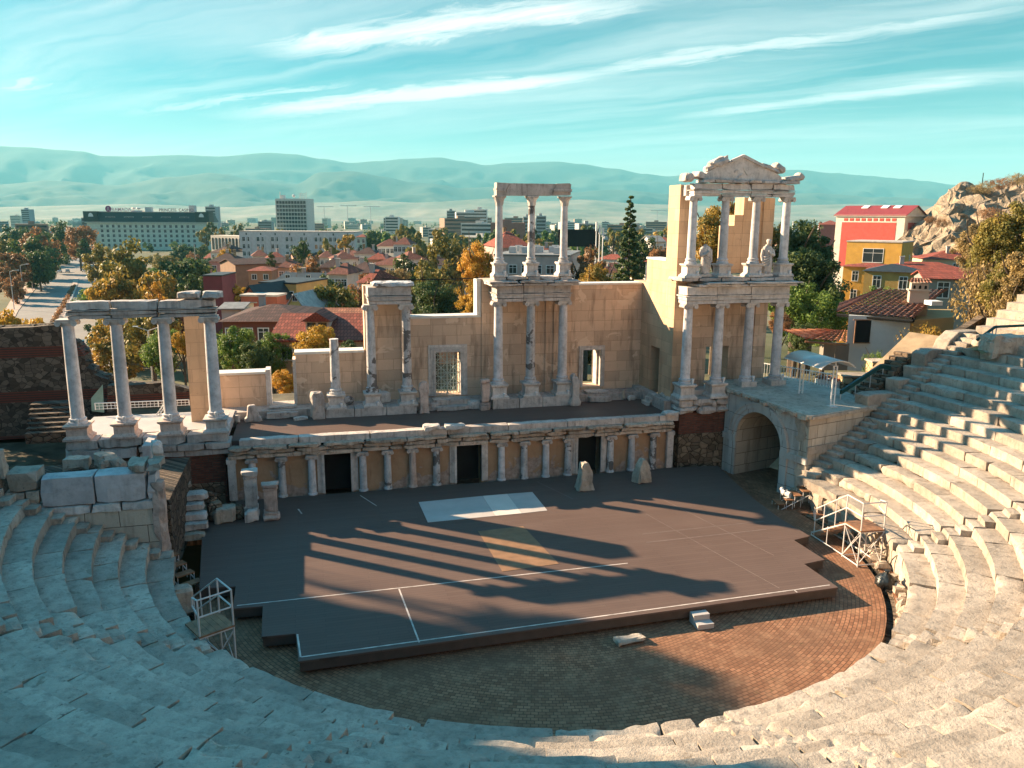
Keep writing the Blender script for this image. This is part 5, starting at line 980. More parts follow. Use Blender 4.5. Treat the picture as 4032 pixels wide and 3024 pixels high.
TREES += [(60, 505, 110, 290, 'dark', 'broad dark tree shading the lanes at the left', 'A'), (78, 532, 70, 275, 'dark', 'dark tree right over the shaded lanes', 'A'), (20, 535, 90, 270, 'rust', 'broad rusty tree at the left edge above the pavement', 'A'), (215, 520, 70, 230, 'olive', 'olive tree at the left shoulder of the tall hotel-side tree', 'A'), (425, 548, 80, 200, 'olive', 'olive tree below the right end of the hotel', 'A'), (475, 545, 56, 215, 'dark', 'dark tree left of the arcaded wing', 'A'), (705, 585, 80, 118, 'dark', 'dark shadowed tree behind the round olive tree', 'A'), (620, 600, 50, 120, 'olive', 'small olive tree above the yellow gable', 'A'), (880, 540, 70, 150, 'dark', 'dark tree right of the cream house', 'A'), (1200, 545, 60, 130, 'rust', 'rusty tree behind the right corinthian column', 'A'), (1390, 500, 70, 160, 'dark', 'dark tree right of the spruce', 'A'), (2160, 462, 96, 47, 'olive', 'big olive-brown tree over the grass bank at the right', 'N'), (2125, 560, 70, 48, 'brown', 'brown tree hanging over the right end of the big tile roof', 'N'), (2210, 430, 130, 46, 'olive', 'tall olive tree at the right picture edge over the green railing', 'N'), (2180, 560, 110, 44, 'olive', 'bushy olive tree above the dry grass bank', 'N'), (2215, 540, 110, 43, 'brown', 'brown tree cut by the right picture edge', 'N')]
for q in TREES: tree(*q)
for q in ((2160, 560, 170, 46, 'brown', 'wide twiggy brown bush above the grass slope at the right', 'S'), (1998, 700, 110, 44, 'mixed', 'leafy shrub turning orange beside the white house', 'S'), (1895, 755, 60, 43.5, 'green', 'low green climber behind the canopy', 'S'), (2200, 600, 120, 43, 'brown', 'twiggy bush at the right edge above the dry grass', 'S')): tree(*q, name='shrub', hr=1.0)
# spruce
sp_ = thing('spruce_tree', 'tall dark spruce with a thin pointed top right of the middle pavilion', 'tree', tuple(PD(1358, 560, 84)[:2]) + (-9,))
top = PD(1356, 420, 84).z; cs, rs = [], []; rg = random.Random(2)
for k in range(150):
    f = (k / 150) ** .75; a = k * 2.399; h = (1 - f); rad_ = (1.25 * f ** .62 if f < .45 else .76 + 1.75 * (f - .45)) * (.55 + .6 * rg.random()); rad_ = max(.06, rad_ * 1.35)
    cs.append((rad_ * math.cos(a), rad_ * math.sin(a), (top + 9) * (1 - f * .74) - .25 - rad_ * .25)); rs.append(.22 + .62 * f)
me = leafmesh('crown', cs, rs, 110, .15, 5, .5); me.materials.append(LM['dark']); c = bpy.data.objects.new('crown', me); COL.objects.link(c); c.parent = sp_
mb = MB(); mb.tube(tuple(PD(1358, 560, 84)[:2]) + (-9,), tuple(PD(1358, 560, 84)[:2]) + (top - .1,), .32, 8, r1=.03); mb.build('trunk', M['bark'], sp_)
# the belt of trees before the towers, then the far wood
rg = random.Random(21)
for k in range(44):
    u = rg.uniform(690, 1450); v = rg.uniform(476, 500) if u > 760 else rg.uniform(488, 500); d = rg.uniform(300, 520)
    tree(u, v + (8 if d < 380 else 0), rg.uniform(34, 62), d, rg.choice(['olive', 'dark', 'mixed', 'olive', 'green']), 'treetop in the dense mid-distance belt between the white building and the tower blocks', 'F', 'treetops in the mid-distance belt')
for k in range(26):
    u = rg.choice([rg.uniform(0, 200), rg.uniform(440, 600), rg.uniform(1450, 1800)]); d = rg.uniform(420, 700); tree(u, rg.uniform(474, 490), rg.uniform(22, 40), d, rg.choice(['olive', 'dark', 'rust', 'dark']), 'small treetop among the distant low buildings on the plain', 'F', 'treetops among the far buildings')
cs, rs = [], []
for k in range(900):
    d = rg.uniform(560, 2600) ; u = rg.uniform(-60, 2300); p = PD(u, 470, d); r = rg.uniform(3, 7); cs.append((p.x, p.y, GZ + r * .9)); rs.append(r)
me = leafmesh('far_wood', cs, rs, 14, 2.2, 8, .9); me.materials.append(LM['dark']); o = bpy.data.objects.new('far_wood', me); COL.objects.link(o); o['kind'] = 'stuff'
# ---- houses
def glassmat():
    t = NT('window_glass'); t.bsdf((.03, .04, .045), .08, None, 0, .6); return t.mat
M['glass'] = glassmat()
WC = {}
def wallm(c):
    if c not in WC: WC[c] = plain('painted_wall_%d' % len(WC), c, .85, var=.12, scale=.9)
    return WC[c]
def tilemat(name, base, sc=1.0):
    t = NT(name); p = t.pos(); x, y, z = t.sep(p); u = t.math('ADD', t.math('MULTIPLY', x, .97), t.math('MULTIPLY', y, -.25)); b = t.n('ShaderNodeTexBrick'); t.l(t.comb(u, t.math('MULTIPLY', z, 1.9), 0), b.inputs[0]); b.inputs['Scale'].default_value = sc; b.inputs['Brick Width'].default_value = .26; b.inputs['Row Height'].default_value = .34; b.inputs['Mortar Size'].default_value = .03
    b.inputs['Color1'].default_value = tuple(c * .7 for c in base) + (1,); b.inputs['Color2'].default_value = tuple(c * 1.35 for c in base) + (1,); b.inputs['Mortar'].default_value = tuple(c * .35 for c in base) + (1,)
    c = t.mix(t.ramp(t.noise(p, .5, 5), [(.4, 0), (.7, .55)]), b.outputs['Color'], tuple(q * .5 for q in base)); t.bsdf(c, .85, t.bump(b.outputs['Fac'], -.6, .05)); return t.mat
RM = {'red': tilemat('red_tile_roof', (.28, .068, .042)), 'dark': tilemat('dark_brown_roof', (.085, .040, .034)), 'brown': tilemat('brown_tile_roof', (.19, .062, .042)), 'orange': tilemat('orange_tile_roof', (.34, .13, .07)), 'grey': plain('grey_sheet_roof', (.20, .19, .18), .6), 'black': plain('dark_slate_roof', (.025, .028, .03), .6), 'pale': plain('pale_flat_roof', (.45, .40, .36), .8)}
def window(parent, Mx, x, z, w, h, y=0, face='f', L=0, name='window'):
    mb = MB(); f = .09 if w > .7 else .06
    def B(x0, x1, y0, y1, z0, z1, mi):
        if face == 'f': mb.box(x0, x1, y - y1, y - y0, z0, z1, mi, Mx)
        elif face == 'r': mb.box(L + y0, L + y1, x0, x1, z0, z1, mi, Mx)
        else: mb.box(-y1, -y0, x0, x1, z0, z1, mi, Mx)
    B(x - w / 2, x + w / 2, .002, .02, z, z + h, 1)
    B(x - w / 2 - f, x - w / 2, .002, .06, z - f, z + h + f, 0); B(x + w / 2, x + w / 2 + f, .002, .06, z - f, z + h + f, 0); B(x - w / 2, x + w / 2, .002, .06, z + h, z + h + f, 0); B(x - w / 2, x + w / 2, .002, .09, z - f, z, 0); B(x - f * .3, x + f * .3, .021, .05, z, z + h, 0)
    if h > 1: B(x - w / 2, x + w / 2, .021, .05, z + h * .68, z + h * .68 + f * .6, 0)
    return mb.build(name, [M['white'], M['glass']], parent)
hn = [0]
def house(label, u0, u1, ve, dep, W, roof, vr, wall, rm, yo=0, zb=None, win=(), chim=0, cat='house', name='house', L=None, over=.35, wname='window'):
    hn[0] += 1; P = PD(u0, ve, dep); L = L or (PD(u1, ve, dep) - P).dot(R0) / max(.3, math.cos(rad(yo))); ze = P.z; zr = PD((u0 + u1) / 2, vr, dep + W * .5).z if vr else ze
    zb = gz(P.x, P.y) - 1 if zb is None else zb; Mx = Matrix.Translation(Vector((P.x, P.y, 0))) @ Matrix.Rotation(rad(yo) - YAW, 4, 'Z'); T3 = lambda x, y, z: Mx @ Vector((x, y, z))
    t = thing(name, label, cat, (P.x, P.y, zb)); wm_ = wallm(wall) if isinstance(wall, tuple) else wall
    mb = MB(); mb.box(0, L, 0, W, zb, ze, 0, Mx)
    if roof == 'gable': mb.add([T3(0, 0, ze), T3(0, W, ze), T3(0, W / 2, zr - .08)], [(0, 1, 2)]); mb.add([T3(L, 0, ze), T3(L, W, ze), T3(L, W / 2, zr - .08)], [(0, 2, 1)])
    if roof == 'front': mb.add([T3(0, 0, ze), T3(L, 0, ze), T3(L / 2, 0, zr - .08)], [(0, 1, 2)]); mb.add([T3(0, W, ze), T3(L, W, ze), T3(L / 2, W, zr - .08)], [(0, 2, 1)])
    mb.build('wall', wm_, t); mb = MB(); o = over; q = .14
    s = (zr - ze) / (W / 2) if roof in ('gable', 'hip') else ((zr - ze) / (L / 2) if roof == 'front' else 0); dz = o * s
    def slab(pts): mb.extr([T3(*p) for p in pts], (0, 0, q))
    if roof == 'gable': slab([(-o, -o, ze - dz), (L + o, -o, ze - dz), (L + o, W / 2, zr), (-o, W / 2, zr)]); slab([(-o, W + o, ze - dz), (-o, W / 2, zr), (L + o, W / 2, zr), (L + o, W + o, ze - dz)])
    elif roof == 'front': slab([(-o, -o, ze - dz), (L / 2, -o, zr), (L / 2, W + o, zr), (-o, W + o, ze - dz)]); slab([(L + o, -o, ze - dz), (L + o, W + o, ze - dz), (L / 2, W + o, zr), (L / 2, -o, zr)])
    elif roof == 'hip':
        a, b, c, d = (-o, -o, ze), (L + o, -o, ze), (L + o, W + o, ze), (-o, W + o, ze); i = min(W / 2, L / 2 - .3); e, f = (i, W / 2, zr), (L - i, W / 2, zr)
        mb.add([T3(*p) for p in (a, b, c, d, e, f)], [(0, 1, 5, 4), (1, 2, 5), (2, 3, 4, 5), (3, 0, 4), (3, 2, 1, 0)])
    else:
        mb.box(-.1, L + .1, -.1, W + .1, ze, ze + .22, 0, Mx)
        if roof == 'parapet': pass
    fixn(mb.build('roof', RM[rm] if isinstance(rm, str) else rm, t))
    for (face, nx, nzr, w, h, z0, dzr) in win:
        span = L if face == 'f' else W
        for r_ in range(nzr):
            for c_ in range(nx): window(t, Mx, span * (c_ + .5) / nx, ze - z0 - r_ * dzr, w, h, 0, face, L, wname)
    rg = random.Random(hn[0])
    for k in range(chim):
        x = L * (.2 + .6 * rg.random()); y = W * (.3 + .4 * rg.random()); zc = zr if roof != 'flat' else ze; mb = MB(); mb.box(x - .3, x + .3, y - .25, y + .25, zc - 1.2, zc + .7, 0, Mx); mb.box(x - .38, x + .38, y - .33, y + .33, zc + .702, zc + .82, 0, Mx); mb.build('chimney', M['tanstone'] if k % 2 else wallm((.45, .40, .36)), t)
    return t, Mx, L, ze, zr
# near houses behind the stage wall
house('long dark-brown roofed house with a red brick wall left of the golden tree', 480, 652, 694, 74, 11, 'hip', 657, (.17, .06, .04), 'dark', 4, win=[('f', 5, 1, .9, 1.1, 1.8, 3)], chim=1)
t_, Mx_, L_, ze_, zr_ = house('red tiled house with a dormer behind the column pair', 590, 815, 735, 60, 10, 'gable', 680, (.40, .30, .22), 'red', 3, win=[('f', 4, 1, .8, .9, 1.5, 3)])
mb = MB(); Vd = lambda x, y, z: Mx_ @ Vector((x, y, z)); zd = ze_ + (zr_ - ze_) * .42
mb.box(2.2, 4.0, 1.4, 4, zd - .2, zd + .75, 0, Mx_); d_ = mb.build('dormer', wallm((.55, .47, .40)), t_); mb = MB(); mb.extr([Vd(1.9, 1.1, zd + .7), Vd(4.3, 1.1, zd + .7), Vd(3.1, 1.1, zd + 1.45)], (Mx_.to_3x3() @ Vector((0, 3.4, 0)))); fixn(mb.build('dormer_roof', RM['red'], d_)); mb = MB(); mb.box(2.35, 3.0, 1.36, 1.395, zd, zd + .6, 0, Mx_); mb.box(3.2, 3.85, 1.36, 1.395, zd, zd + .6, 0, Mx_); mb.build('dormer_window', M['glass'], d_)
mb = MB(); mb.box(7.0, 8.0, 1.0, 1.9, ze_ - .3, ze_ + 1.5, 0, Mx_); mb.box(6.9, 8.1, .9, 2.0, ze_ + 1.502, ze_ + 1.62, 0, Mx_); mb.build('chimney', wallm((.20, .21, .20)), t_)
house('small orange tiled roof peeking above the red tiled house', 690, 782, 690, 72, 6, 'gable', 668, (.45, .3, .2), 'orange', 2)
house('bright yellow gabled house with one small brown window', 613, 666, 672, 90, 9, 'front', 628, (.70, .58, .20), 'pale', -8, win=[('f', 1, 1, .5, .7, -1.2, 3)])
house('ochre flat-roofed building with a balcony, between the sloping glass roof and the yellow gable', 560, 645, 612, 108, 9, 'flat', None, (.52, .33, .12), 'black', -14, win=[('f', 3, 1, .9, 1.6, 2.6, 3)])
t_, Mx_, L_, ze_, zr_ = house('red-brown house end with a steep dark glass roof left of the ochre building', 522, 566, 648, 100, 8, 'front', 612, (.36, .10, .06), 'black', -14)
house('red brick house front below the ochre building', 520, 600, 640, 97, 3, 'flat', None, (.33, .10, .065), 'pale', -6)
house('mint-white gabled house with a dark roof and two roof fans', 600, 690, 606, 128, 9, 'gable', 590, (.50, .62, .50), 'black', -4, win=[('f', 2, 1, .7, .7, -.2, 3)], chim=2)
house('white metal-roofed shed left of the red-brown house', 478, 520, 668, 84, 6, 'gable', 655, (.45, .44, .42), 'grey', 6)
house('maroon walled house at the left among trees', 438, 478, 597, 132, 8, 'flat', None, (.19, .045, .055), 'black', 3)
house('pink townhouse with white window surrounds', 452, 510, 565, 190, 10, 'hip', 546, (.55, .28, .25), 'dark', 6, win=[('f', 3, 1, 1.0, 1.6, 2.6, 3)], chim=2)
house('bare brick gable house with a dark flank', 508, 578, 572, 172, 9, 'gable', 560, (.24, .15, .10), 'dark', 40, L=13)
house('small terracotta house with a stepped hip roof', 536, 584, 585, 150, 7, 'hip', 575, (.42, .21, .12), 'red', 8, win=[('f', 2, 1, .8, .9, 1.6, 3)])
house('cream house with three little roof gables', 803, 868, 572, 182, 10, 'hip', 555, (.58, .46, .33), 'brown', -8, win=[('f', 5, 1, .9, 1.1, 1.9, 3)], chim=1)
house('white mansion with dark tiled hips and many windows', 815, 868, 532, 262, 12, 'hip', 516, (.60, .57, .53), 'brown', 8, win=[('f', 6, 2, 1.0, 1.4, 2.2, 3.2)], chim=2)
house('white mansion wing right of the dark tiled hips', 850, 886, 528, 250, 9, 'hip', 512, (.60, .56, .52), 'brown', -6, win=[('f', 4, 2, 1.0, 1.4, 2.2, 3.2)])
house('pale green townhouse at the right end of the long white building', 769, 790, 512, 340, 8, 'hip', 506, (.40, .52, .46), 'red', 0, win=[('f', 2, 2, 1.0, 1.5, 2.4, 3.4)])
rg = random.Random(33)
CL = [(600, 640, 578, 160, 'brown'), (690, 740, 578, 165, 'dark'), (725, 770, 560, 190, 'brown'), (745, 800, 588, 135, 'dark'), (765, 812, 548, 215, 'dark'), (690, 720, 556, 215, 'brown'), (580, 615, 560, 195, 'red'), (545, 575, 553, 225, 'brown'), (880, 915, 560, 170, 'brown'), (455, 490, 545, 235, 'dark'), (470, 505, 540, 250, 'dark'), (1150, 1200, 552, 150, 'brown'), (795, 832, 560, 190, 'red'), (710, 750, 592, 125, 'brown'), (775, 800, 610, 105, 'red'), (1395, 1440, 565, 140, 'red'), (1420, 1450, 522, 300, 'red')]
CN = ['brown-roofed house right of the mint gable', 'dark-roofed house with pale chimneys behind the olive tree', 'brown hipped house at the foot of the long white building', 'dark-roofed low house above the rusty tree by the column pair', 'white-gabled house with a dark roof right of the white building', 'small brown roof before the long white building', 'little red roof left of the big rusty tree', 'small brown roof below the middle of the white building', 'brown roof beside the large olive tree', 'dark roof below the arched white wing', 'second dark roof below the arched white wing', 'brown roof seen between the corinthian columns', 'red roof among chimneys left of the cream house', 'brown low roof behind the round olive tree', 'small red roof above the column pair', 'red roof behind the spruce', 'distant red roof left of the tower']
for (a, b, v, d, rm), nm in zip(CL, CN): house(nm, a, b, v, d, 8, 'hip', v - 3000 / d, rg.choice([(.55, .48, .40), (.45, .30, .2), (.60, .56, .5), (.35, .2, .14)]), rm, rg.uniform(-25, 25), win=[('f', 3, 1, .8, 1.1, 1.9, 3)], chim=rg.randint(1, 2))
rg = random.Random(55); HN = ['far side street', 'lane', 'old quarter', 'tree-lined street', 'hotel garden side']
for k in range(46):
    d = rg.uniform(135, 420); u = rg.choice([rg.uniform(440, 800), rg.uniform(440, 800), rg.uniform(1240, 1450), rg.uniform(800, 960)]); P = PD(u, 500, d); hh = rg.uniform(7, 11); v = (857 + (12.1 - (gz(P.x, P.y) + hh)) * FPX / d * 1.0) / K; wpx = rg.uniform(7, 13) * FPX / d / K; rm = rg.choice(['brown', 'dark', 'red', 'brown', 'orange'])
    house('small %s tiled house crowded among the other roofs of the old quarter behind the stage' % {'brown': 'brown', 'dark': 'dark', 'red': 'red', 'orange': 'orange'}[rm], u, u + wpx, v, d, rg.uniform(6, 9), rg.choice(['hip', 'gable', 'hip']), v - 3400 / d, rg.choice([(.55, .48, .40), (.48, .32, .22), (.62, .58, .52), (.38, .22, .16), (.50, .42, .30)]), rm, rg.uniform(-35, 35), win=[('f', 3, 2, .8, 1.1, 1.9, 2.8)], chim=rg.randint(1, 2))[0]['group'] = 'small tiled houses of the old quarter'
rg = random.Random(56)
for k in range(85):
    d = rg.uniform(110, 460); u = rg.choice([rg.uniform(440, 810), rg.uniform(440, 640), rg.uniform(870, 960), rg.uniform(1230, 1450), rg.uniform(190, 470)]); P = PD(u, 500, d); hh = rg.uniform(7, 12); v = (857 + (12.1 - (gz(P.x, P.y) + hh)) * FPX / d) / K; tree(u, v, rg.uniform(7, 13) * FPX / d / K, d, rg.choice(['olive', 'dark', 'rust', 'mixed', 'green', 'olive']), 'leafy tree crowded between the small tiled roofs of the old quarter', 'A', 'trees between the roofs of the old quarter')
# flat-roofed block and church-like roof behind the middle pavilion
t_, Mx_, L_, ze_, zr_ = house('low pinkish flat-roofed block with roof machines behind the corinthian columns', 1068, 1228, 552, 112, 16, 'flat', None, (.50, .40, .36), 'grey', -10, win=[('f', 6, 2, 1.0, 1.1, 2.4, 3)])
for k in range(14): mb = MB(); x = L_ * (.05 + .9 * rg.random()); y = 2 + 11 * rg.random(); mb.box(x, x + 1, y, y + .7, ze_ + .23, ze_ + 1.1, 0, Mx_); mb.build('roof_machine', M['steel'], t_)
house('steep red roof with a small spire behind the flat-roofed block', 1080, 1150, 535, 150, 14, 'hip', 500, (.40, .30, .26), 'red', 14, chim=2)
house('white-walled house between the spruce and the tower', 1408, 1436, 522, 200, 8, 'gable', 510, (.60, .57, .53), 'grey', 10, win=[('f', 2, 2, .8, 1, 2, 3)])
mb = MB(); a = PD(1206, 498, 205); Mb = Matrix.Translation(a) @ Matrix.Rotation(-YAW, 4, 'Z'); mb.box(0, 10.5, 0, .3, -4, .3, 0, Mb); o = mb.build('board', M['black']); t_ = thing('billboard', 'dark rear of a rooftop billboard above the trees right of the corinthian columns', 'billboard', tuple(a)); o.parent = t_; o.location = -Vector(a); o['label'] = 'dark board'; del o['label']
mb = MB()
for x in (1, 5, 9.5): mb.tube(Mb @ Vector((x, .4, -9)), Mb @ Vector((x, .4, 0)), .15, 5)
mb.build('support', M['steel'], t_)
mb = MB(); b0 = PD(1288, 515, 170)
for i in range(3): q = b0 + R0 * .7 * i; mb.tube(q - Vector((0, 0, 5)), q + Vector((0, 0, 3.4 - .6 * i)), .12, 6); mb.tube(q + Vector((0, 0, 1.5 - .6 * i)), q + Vector((0, 0, 3.4 - .6 * i)), .22, 6)
tag(mb.build('phone_mast', M['white'], org=b0), 'cluster of white antenna poles right of the rooftop billboard', 'mast')
# hotel
t_ = None
def facade(t, Mx, L, ze, rows, cols, w, h, z0, dz, x0=0, x1=None, y=0, face='f'):
    x1 = L if x1 is None else x1
    for r_ in range(rows):
        for c_ in range(cols): window(t, Mx, x0 + (x1 - x0) * (c_ + .5) / cols, ze - z0 - r_ * dz, w, h, y, face, L)
HP = PD(187, 480, 620); HL = (PD(447, 480, 620) - HP).dot(R0); Mh = Matrix.Translation(Vector((HP.x, HP.y, 0))) @ Matrix.Rotation(-YAW + .02, 4, 'Z'); zt, zm = HP.z, PD(187, 458, 620).z
ht = thing('hotel', 'long grey-green hotel with a dark mansard roof and rooftop lettering', 'hotel', (HP.x, HP.y, GZ)); HW = 22
MB().box(0, HL, 0, HW, GZ, zt, 0, Mh).build('wall', wallm((.60, .64, .55)), ht)
mb = MB(); v8 = [Mh @ Vector(p) for p in ((-.6, -.6, zt + .5), (HL + .6, -.6, zt + .5), (HL + .6, HW + .6, zt + .5), (-.6, HW + .6, zt + .5), (1.6, 2.6, zm), (HL - 1.6, 2.6, zm), (HL - 1.6, HW - 2, zm), (1.6, HW - 2, zm))]; mb.add(v8, [(0, 1, 5, 4), (1, 2, 6, 5), (2, 3, 7, 6), (3, 0, 4, 7), (4, 5, 6, 7), (3, 2, 1, 0)]); mb.box(-1.5, 9, -1.2, 9, zt + .5, zm + .6, 0, Mh); mb.box(HL - 9, HL + 1.5, -1.2, 9, zt + .5, zm + .6, 0, Mh); mb.build('mansard_roof', plain('dark_green_slate', (.022, .035, .033), .5), ht)
mb = MB(); mb.box(-1, HL + 1, -1.0, HW, zt - .6, zt + .3, 0, Mh); mb.box(-.4, HL + .4, -.3, -.003, zt - 5.2, zt - 4.7, 0, Mh); mb.build('cornice', wallm((.50, .50, .43)), ht); mb = MB(); mb.box(9.1, HL - 9.1, 2.4, 14, zm + .01, zm + .6, 0, Mh); mb.build('flat_roof', RM['pale'], ht)
facade(ht, Mh, HL, zt, 5, 17, 1.9, 2.1, 3.9, 3.6, 9, HL - 9)
for x in (4.2, HL - 4.2):
    mb = MB(); mb.box(x - 2.4, x + 2.4, -.35, -.004, zt - 18, zt - 7, 0, Mh)
    mb.extr([Mh @ Vector((x + 2.4 * math.cos(math.pi * i / 10), -.35, zt - 7 + 2.4 * math.sin(math.pi * i / 10))) for i in range(11)], Mh.to_3x3() @ Vector((0, .34, 0))); fixn(mb.build('arched_bay', wallm((.46, .49, .43)), ht)); window(ht, Mh, x, zt - 9, 2.2, 3.2, -.36); window(ht, Mh, x, zt - 14, 2.2, 2.6, -.36)
    mb = MB(); mb.extr([Mh @ Vector((x + 1.9 * math.cos(math.pi * i / 10), -1.3, zm - 3.4 + 1.9 * math.sin(math.pi * i / 10) * 1.5)) for i in range(11)], Mh.to_3x3() @ Vector((0, .1, 0))); fixn(mb.build('dormer_window', M['white'], ht))
for k in range(5): window(ht, Mh, 18 + (HL - 36) * k / 4, zt + 2.4, 7, 2.0, .8, name='dormer_window')
def sign(txt, x, z, size, mat, parent, Mx, y=2.0):
    cu = bpy.data.curves.new('lettering', 'FONT'); cu.body = txt; cu.size = size; cu.extrude = .12; cu.offset = .03; o = bpy.data.objects.new('lettering', cu); COL.objects.link(o); o.parent = parent; p = Mx @ Vector((x, y, z)); o.location = p - ORG[parent]; o.rotation_euler = (rad(90), 0, -YAW + .02); cu.materials.append(mat); bpy.context.view_layer.update(); me = bpy.data.meshes.new_from_object(o.evaluated_get(bpy.context.evaluated_depsgraph_get())); q = bpy.data.objects.new('lettering', me); COL.objects.link(q); q.parent = parent; q.location = o.location; q.rotation_euler = o.rotation_euler; bpy.data.objects.remove(o); return q
M['signl'] = plain('pale_pink_sign_letters', (.62, .42, .46), .5); M['signd'] = plain('dull_mauve_sign_letters', (.20, .16, .20), .5)
px = lambda u: (PD(u, 456, 620) - HP).dot(R0)
sign('RAMADA', px(238), zm + .9, 3.6, M['signl'], ht, Mh); sign('PRINCESS  CASINO', px(340), zm + .9, 3.1, M['signd'], ht, Mh)
mb = MB(); c0 = Mh @ Vector((px(231), 2.0, zm + 2.6)); ex, ey = Mh.to_3x3() @ Vector((1, 0, 0)), Mh.to_3x3() @ Vector((0, 1, 0)); mb.extr([c0 + ex * 2.3 * math.cos(i * .314) + Vector((0, 0, 2.3 * math.sin(i * .314))) for i in range(20)], ey * .25); fixn(mb.build('emblem', plain('purple_sign', (.28, .02, .15), .5), ht))
mb = MB(); mb.path([c0 - ey * .06 + ex * (.5 * s) + Vector((0, 0, z)) for s, z in ((-1.2, -1.5), (-1.4, 0), (-.4, 1.3), (.8, 1.0), (.9, .2), (0, -.2), (1.6, -1.6))], .26, 5); mb.build('emblem_mark', M['signl'], ht)
mb = MB()
for u, r in ((281, 1.6), (292, 2.2)): q = Mh @ Vector((px(u), 6, zm + 3)); mb.lathe(q.x, q.y, [(.2, q.z - .8), (r, q.z), (r * .8, q.z + .5), (.1, q.z + .6)], 12); mb.tube(q - Vector((0, 0, 3)), q, .2, 5)
mb.box(px(277), px(300), 4, 9, zm + .61, zm + 1.5, 0, Mh); mb.box(px(305), px(318), 6, 10, zm + .61, zm + 4, 0, Mh); mb.box(px(400), px(413), 6, 10, zm + .61, zm + 5.5, 0, Mh); mb.build('rooftop_equipment', M['steel'], ht)
# office tower
TP = PD(594, 429, 700); TL = (PD(665, 429, 700) - TP).dot(R0); Mt = Matrix.Translation(Vector((TP.x, TP.y, 0))) @ Matrix.Rotation(-YAW - .16, 4, 'Z'); tz = TP.z
tt_ = thing('office_tower', 'tall slab office tower with dark glass bands and a white sunlit end wall', 'office tower', (TP.x, TP.y, GZ)); MB().box(0, TL, 0, 16, GZ, tz, 0, Mt).build('wall', wallm((.55, .53, .49)), tt_)
for k in range(9):
    mb = MB(); z1 = tz - 2.0 - k * 3.3; mb.box(.8, TL - .4, -.06, -.003, z1 - 2.35, z1, 0, Mt); o = mb.build('window_band', M['glass'], tt_); mb = MB()
    for i in range(11): x = .8 + (TL - 1.2) * i / 10; mb.box(x - .14, x + .14, -.35, -.061, z1 - 2.4, z1 + .05, 0, Mt)
    mb.build('mullion', wallm((.55, .53, .49)), o)
mb = MB(); mb.box(3, 6, 4, 8, tz, tz + 3, 0, Mt); mb.tube(Mt @ Vector((2.5, 5, tz)), Mt @ Vector((2.5, 5, tz + 6)), .3, 5); mb.lathe(*(Mt @ Vector((15, 5, 0)))[:2], [(.3, tz + 1), (1.4, tz + 2), (1.3, tz + 3), (.2, tz + 4)], 10)
for k in range(6): q = Mt @ Vector((20 + k * 1.3, 5, tz)); mb.tube(q, q + Vector((0, 0, 4 + (k % 3))), .13, 5)
for z_ in (1.5, 3, 4.2): mb.tube(Mt @ Vector((20, 5, tz + z_)), Mt @ Vector((26.5, 5, tz + z_)), .12, 5)
mb.build('rooftop_equipment', M['steel'], tt_)
# long white building with arched wing
WP = PD(516, 500, 380); WL = (PD(769, 500, 380) - WP).dot(R0); Mw = Matrix.Translation(Vector((WP.x, WP.y, 0))) @ Matrix.Rotation(-YAW - .04, 4, 'Z'); wz = WP.z
wt = thing('white_building', 'long white flat-roofed building with paired windows and an arcaded wing at its left end', 'building', (WP.x, WP.y, GZ)); MB().box(0, WL, 0, 16, GZ, wz, 0, Mw).build('wall', wallm((.56, .54, .55)), wt)
mb = MB(); mb.box(-.15, WL + .15, -.15, 16.1, wz + .002, wz + .3, 0, Mw); mb.build('roof', RM['pale'], wt)
M['blind'] = plain('orange_window_blind', (.50, .21, .07), .7)
for k in range(8):
    x = WL * (k + .5) / 8; mb = MB(); mb.box(x - .3, x + .3, -.02, -.004, wz - 1.6, wz - .6, 0, Mw); mb.build('vent_opening', M['glass'], wt)
    for dx in (-1.0, 1.0):
        for r_ in range(3):
            o = window(wt, Mw, x + dx - .4, wz - 4.4 - r_ * 3.4, 1.25, 1.9)
            if k >= 5 and r_ == 1 or (k == 1 and r_ == 2 and dx > 0): o.data.materials[1] = M['blind']
    for dx in (-2.25, .35, 2.0): mb = MB(); mb.box(x + dx - .12, x + dx + .12, -.25, -.003, GZ + 2, wz - 2.2, 0, Mw); mb.build('wall_fin', wallm((.56, .54, .55)), wt)
mb = MB(); Wg = Matrix.Translation(Vector((WP.x, WP.y, 0))) @ Matrix.Rotation(-YAW + rad(62), 4, 'Z'); mb.box(-26, -2.0, 4, 12, GZ, wz - 2.2, 0, Matrix.Translation(Vector((WP.x, WP.y, 0))) @ Matrix.Rotation(-YAW - rad(32), 4, 'Z')); Ma = Matrix.Translation(Vector((WP.x, WP.y, 0))) @ Matrix.Rotation(-YAW - rad(32), 4, 'Z'); mb.build('arcaded_wing', wallm((.62, .55, .47)), wt)
for k in range(9): mb = MB(); x = -24.5 + k * 2.5; mb.box(x - .7, x + .7, 3.9, 3.997, wz - 9, wz - 4, 0, Ma); mb.extr([Ma @ Vector((x + .7 * math.cos(math.pi * i / 8), 3.9, wz - 4 + .7 * math.sin(math.pi * i / 8))) for i in range(9)], Ma.to_3x3() @ Vector((0, .09, 0))); fixn(mb.build('arcade_window', M['glass'], wt))
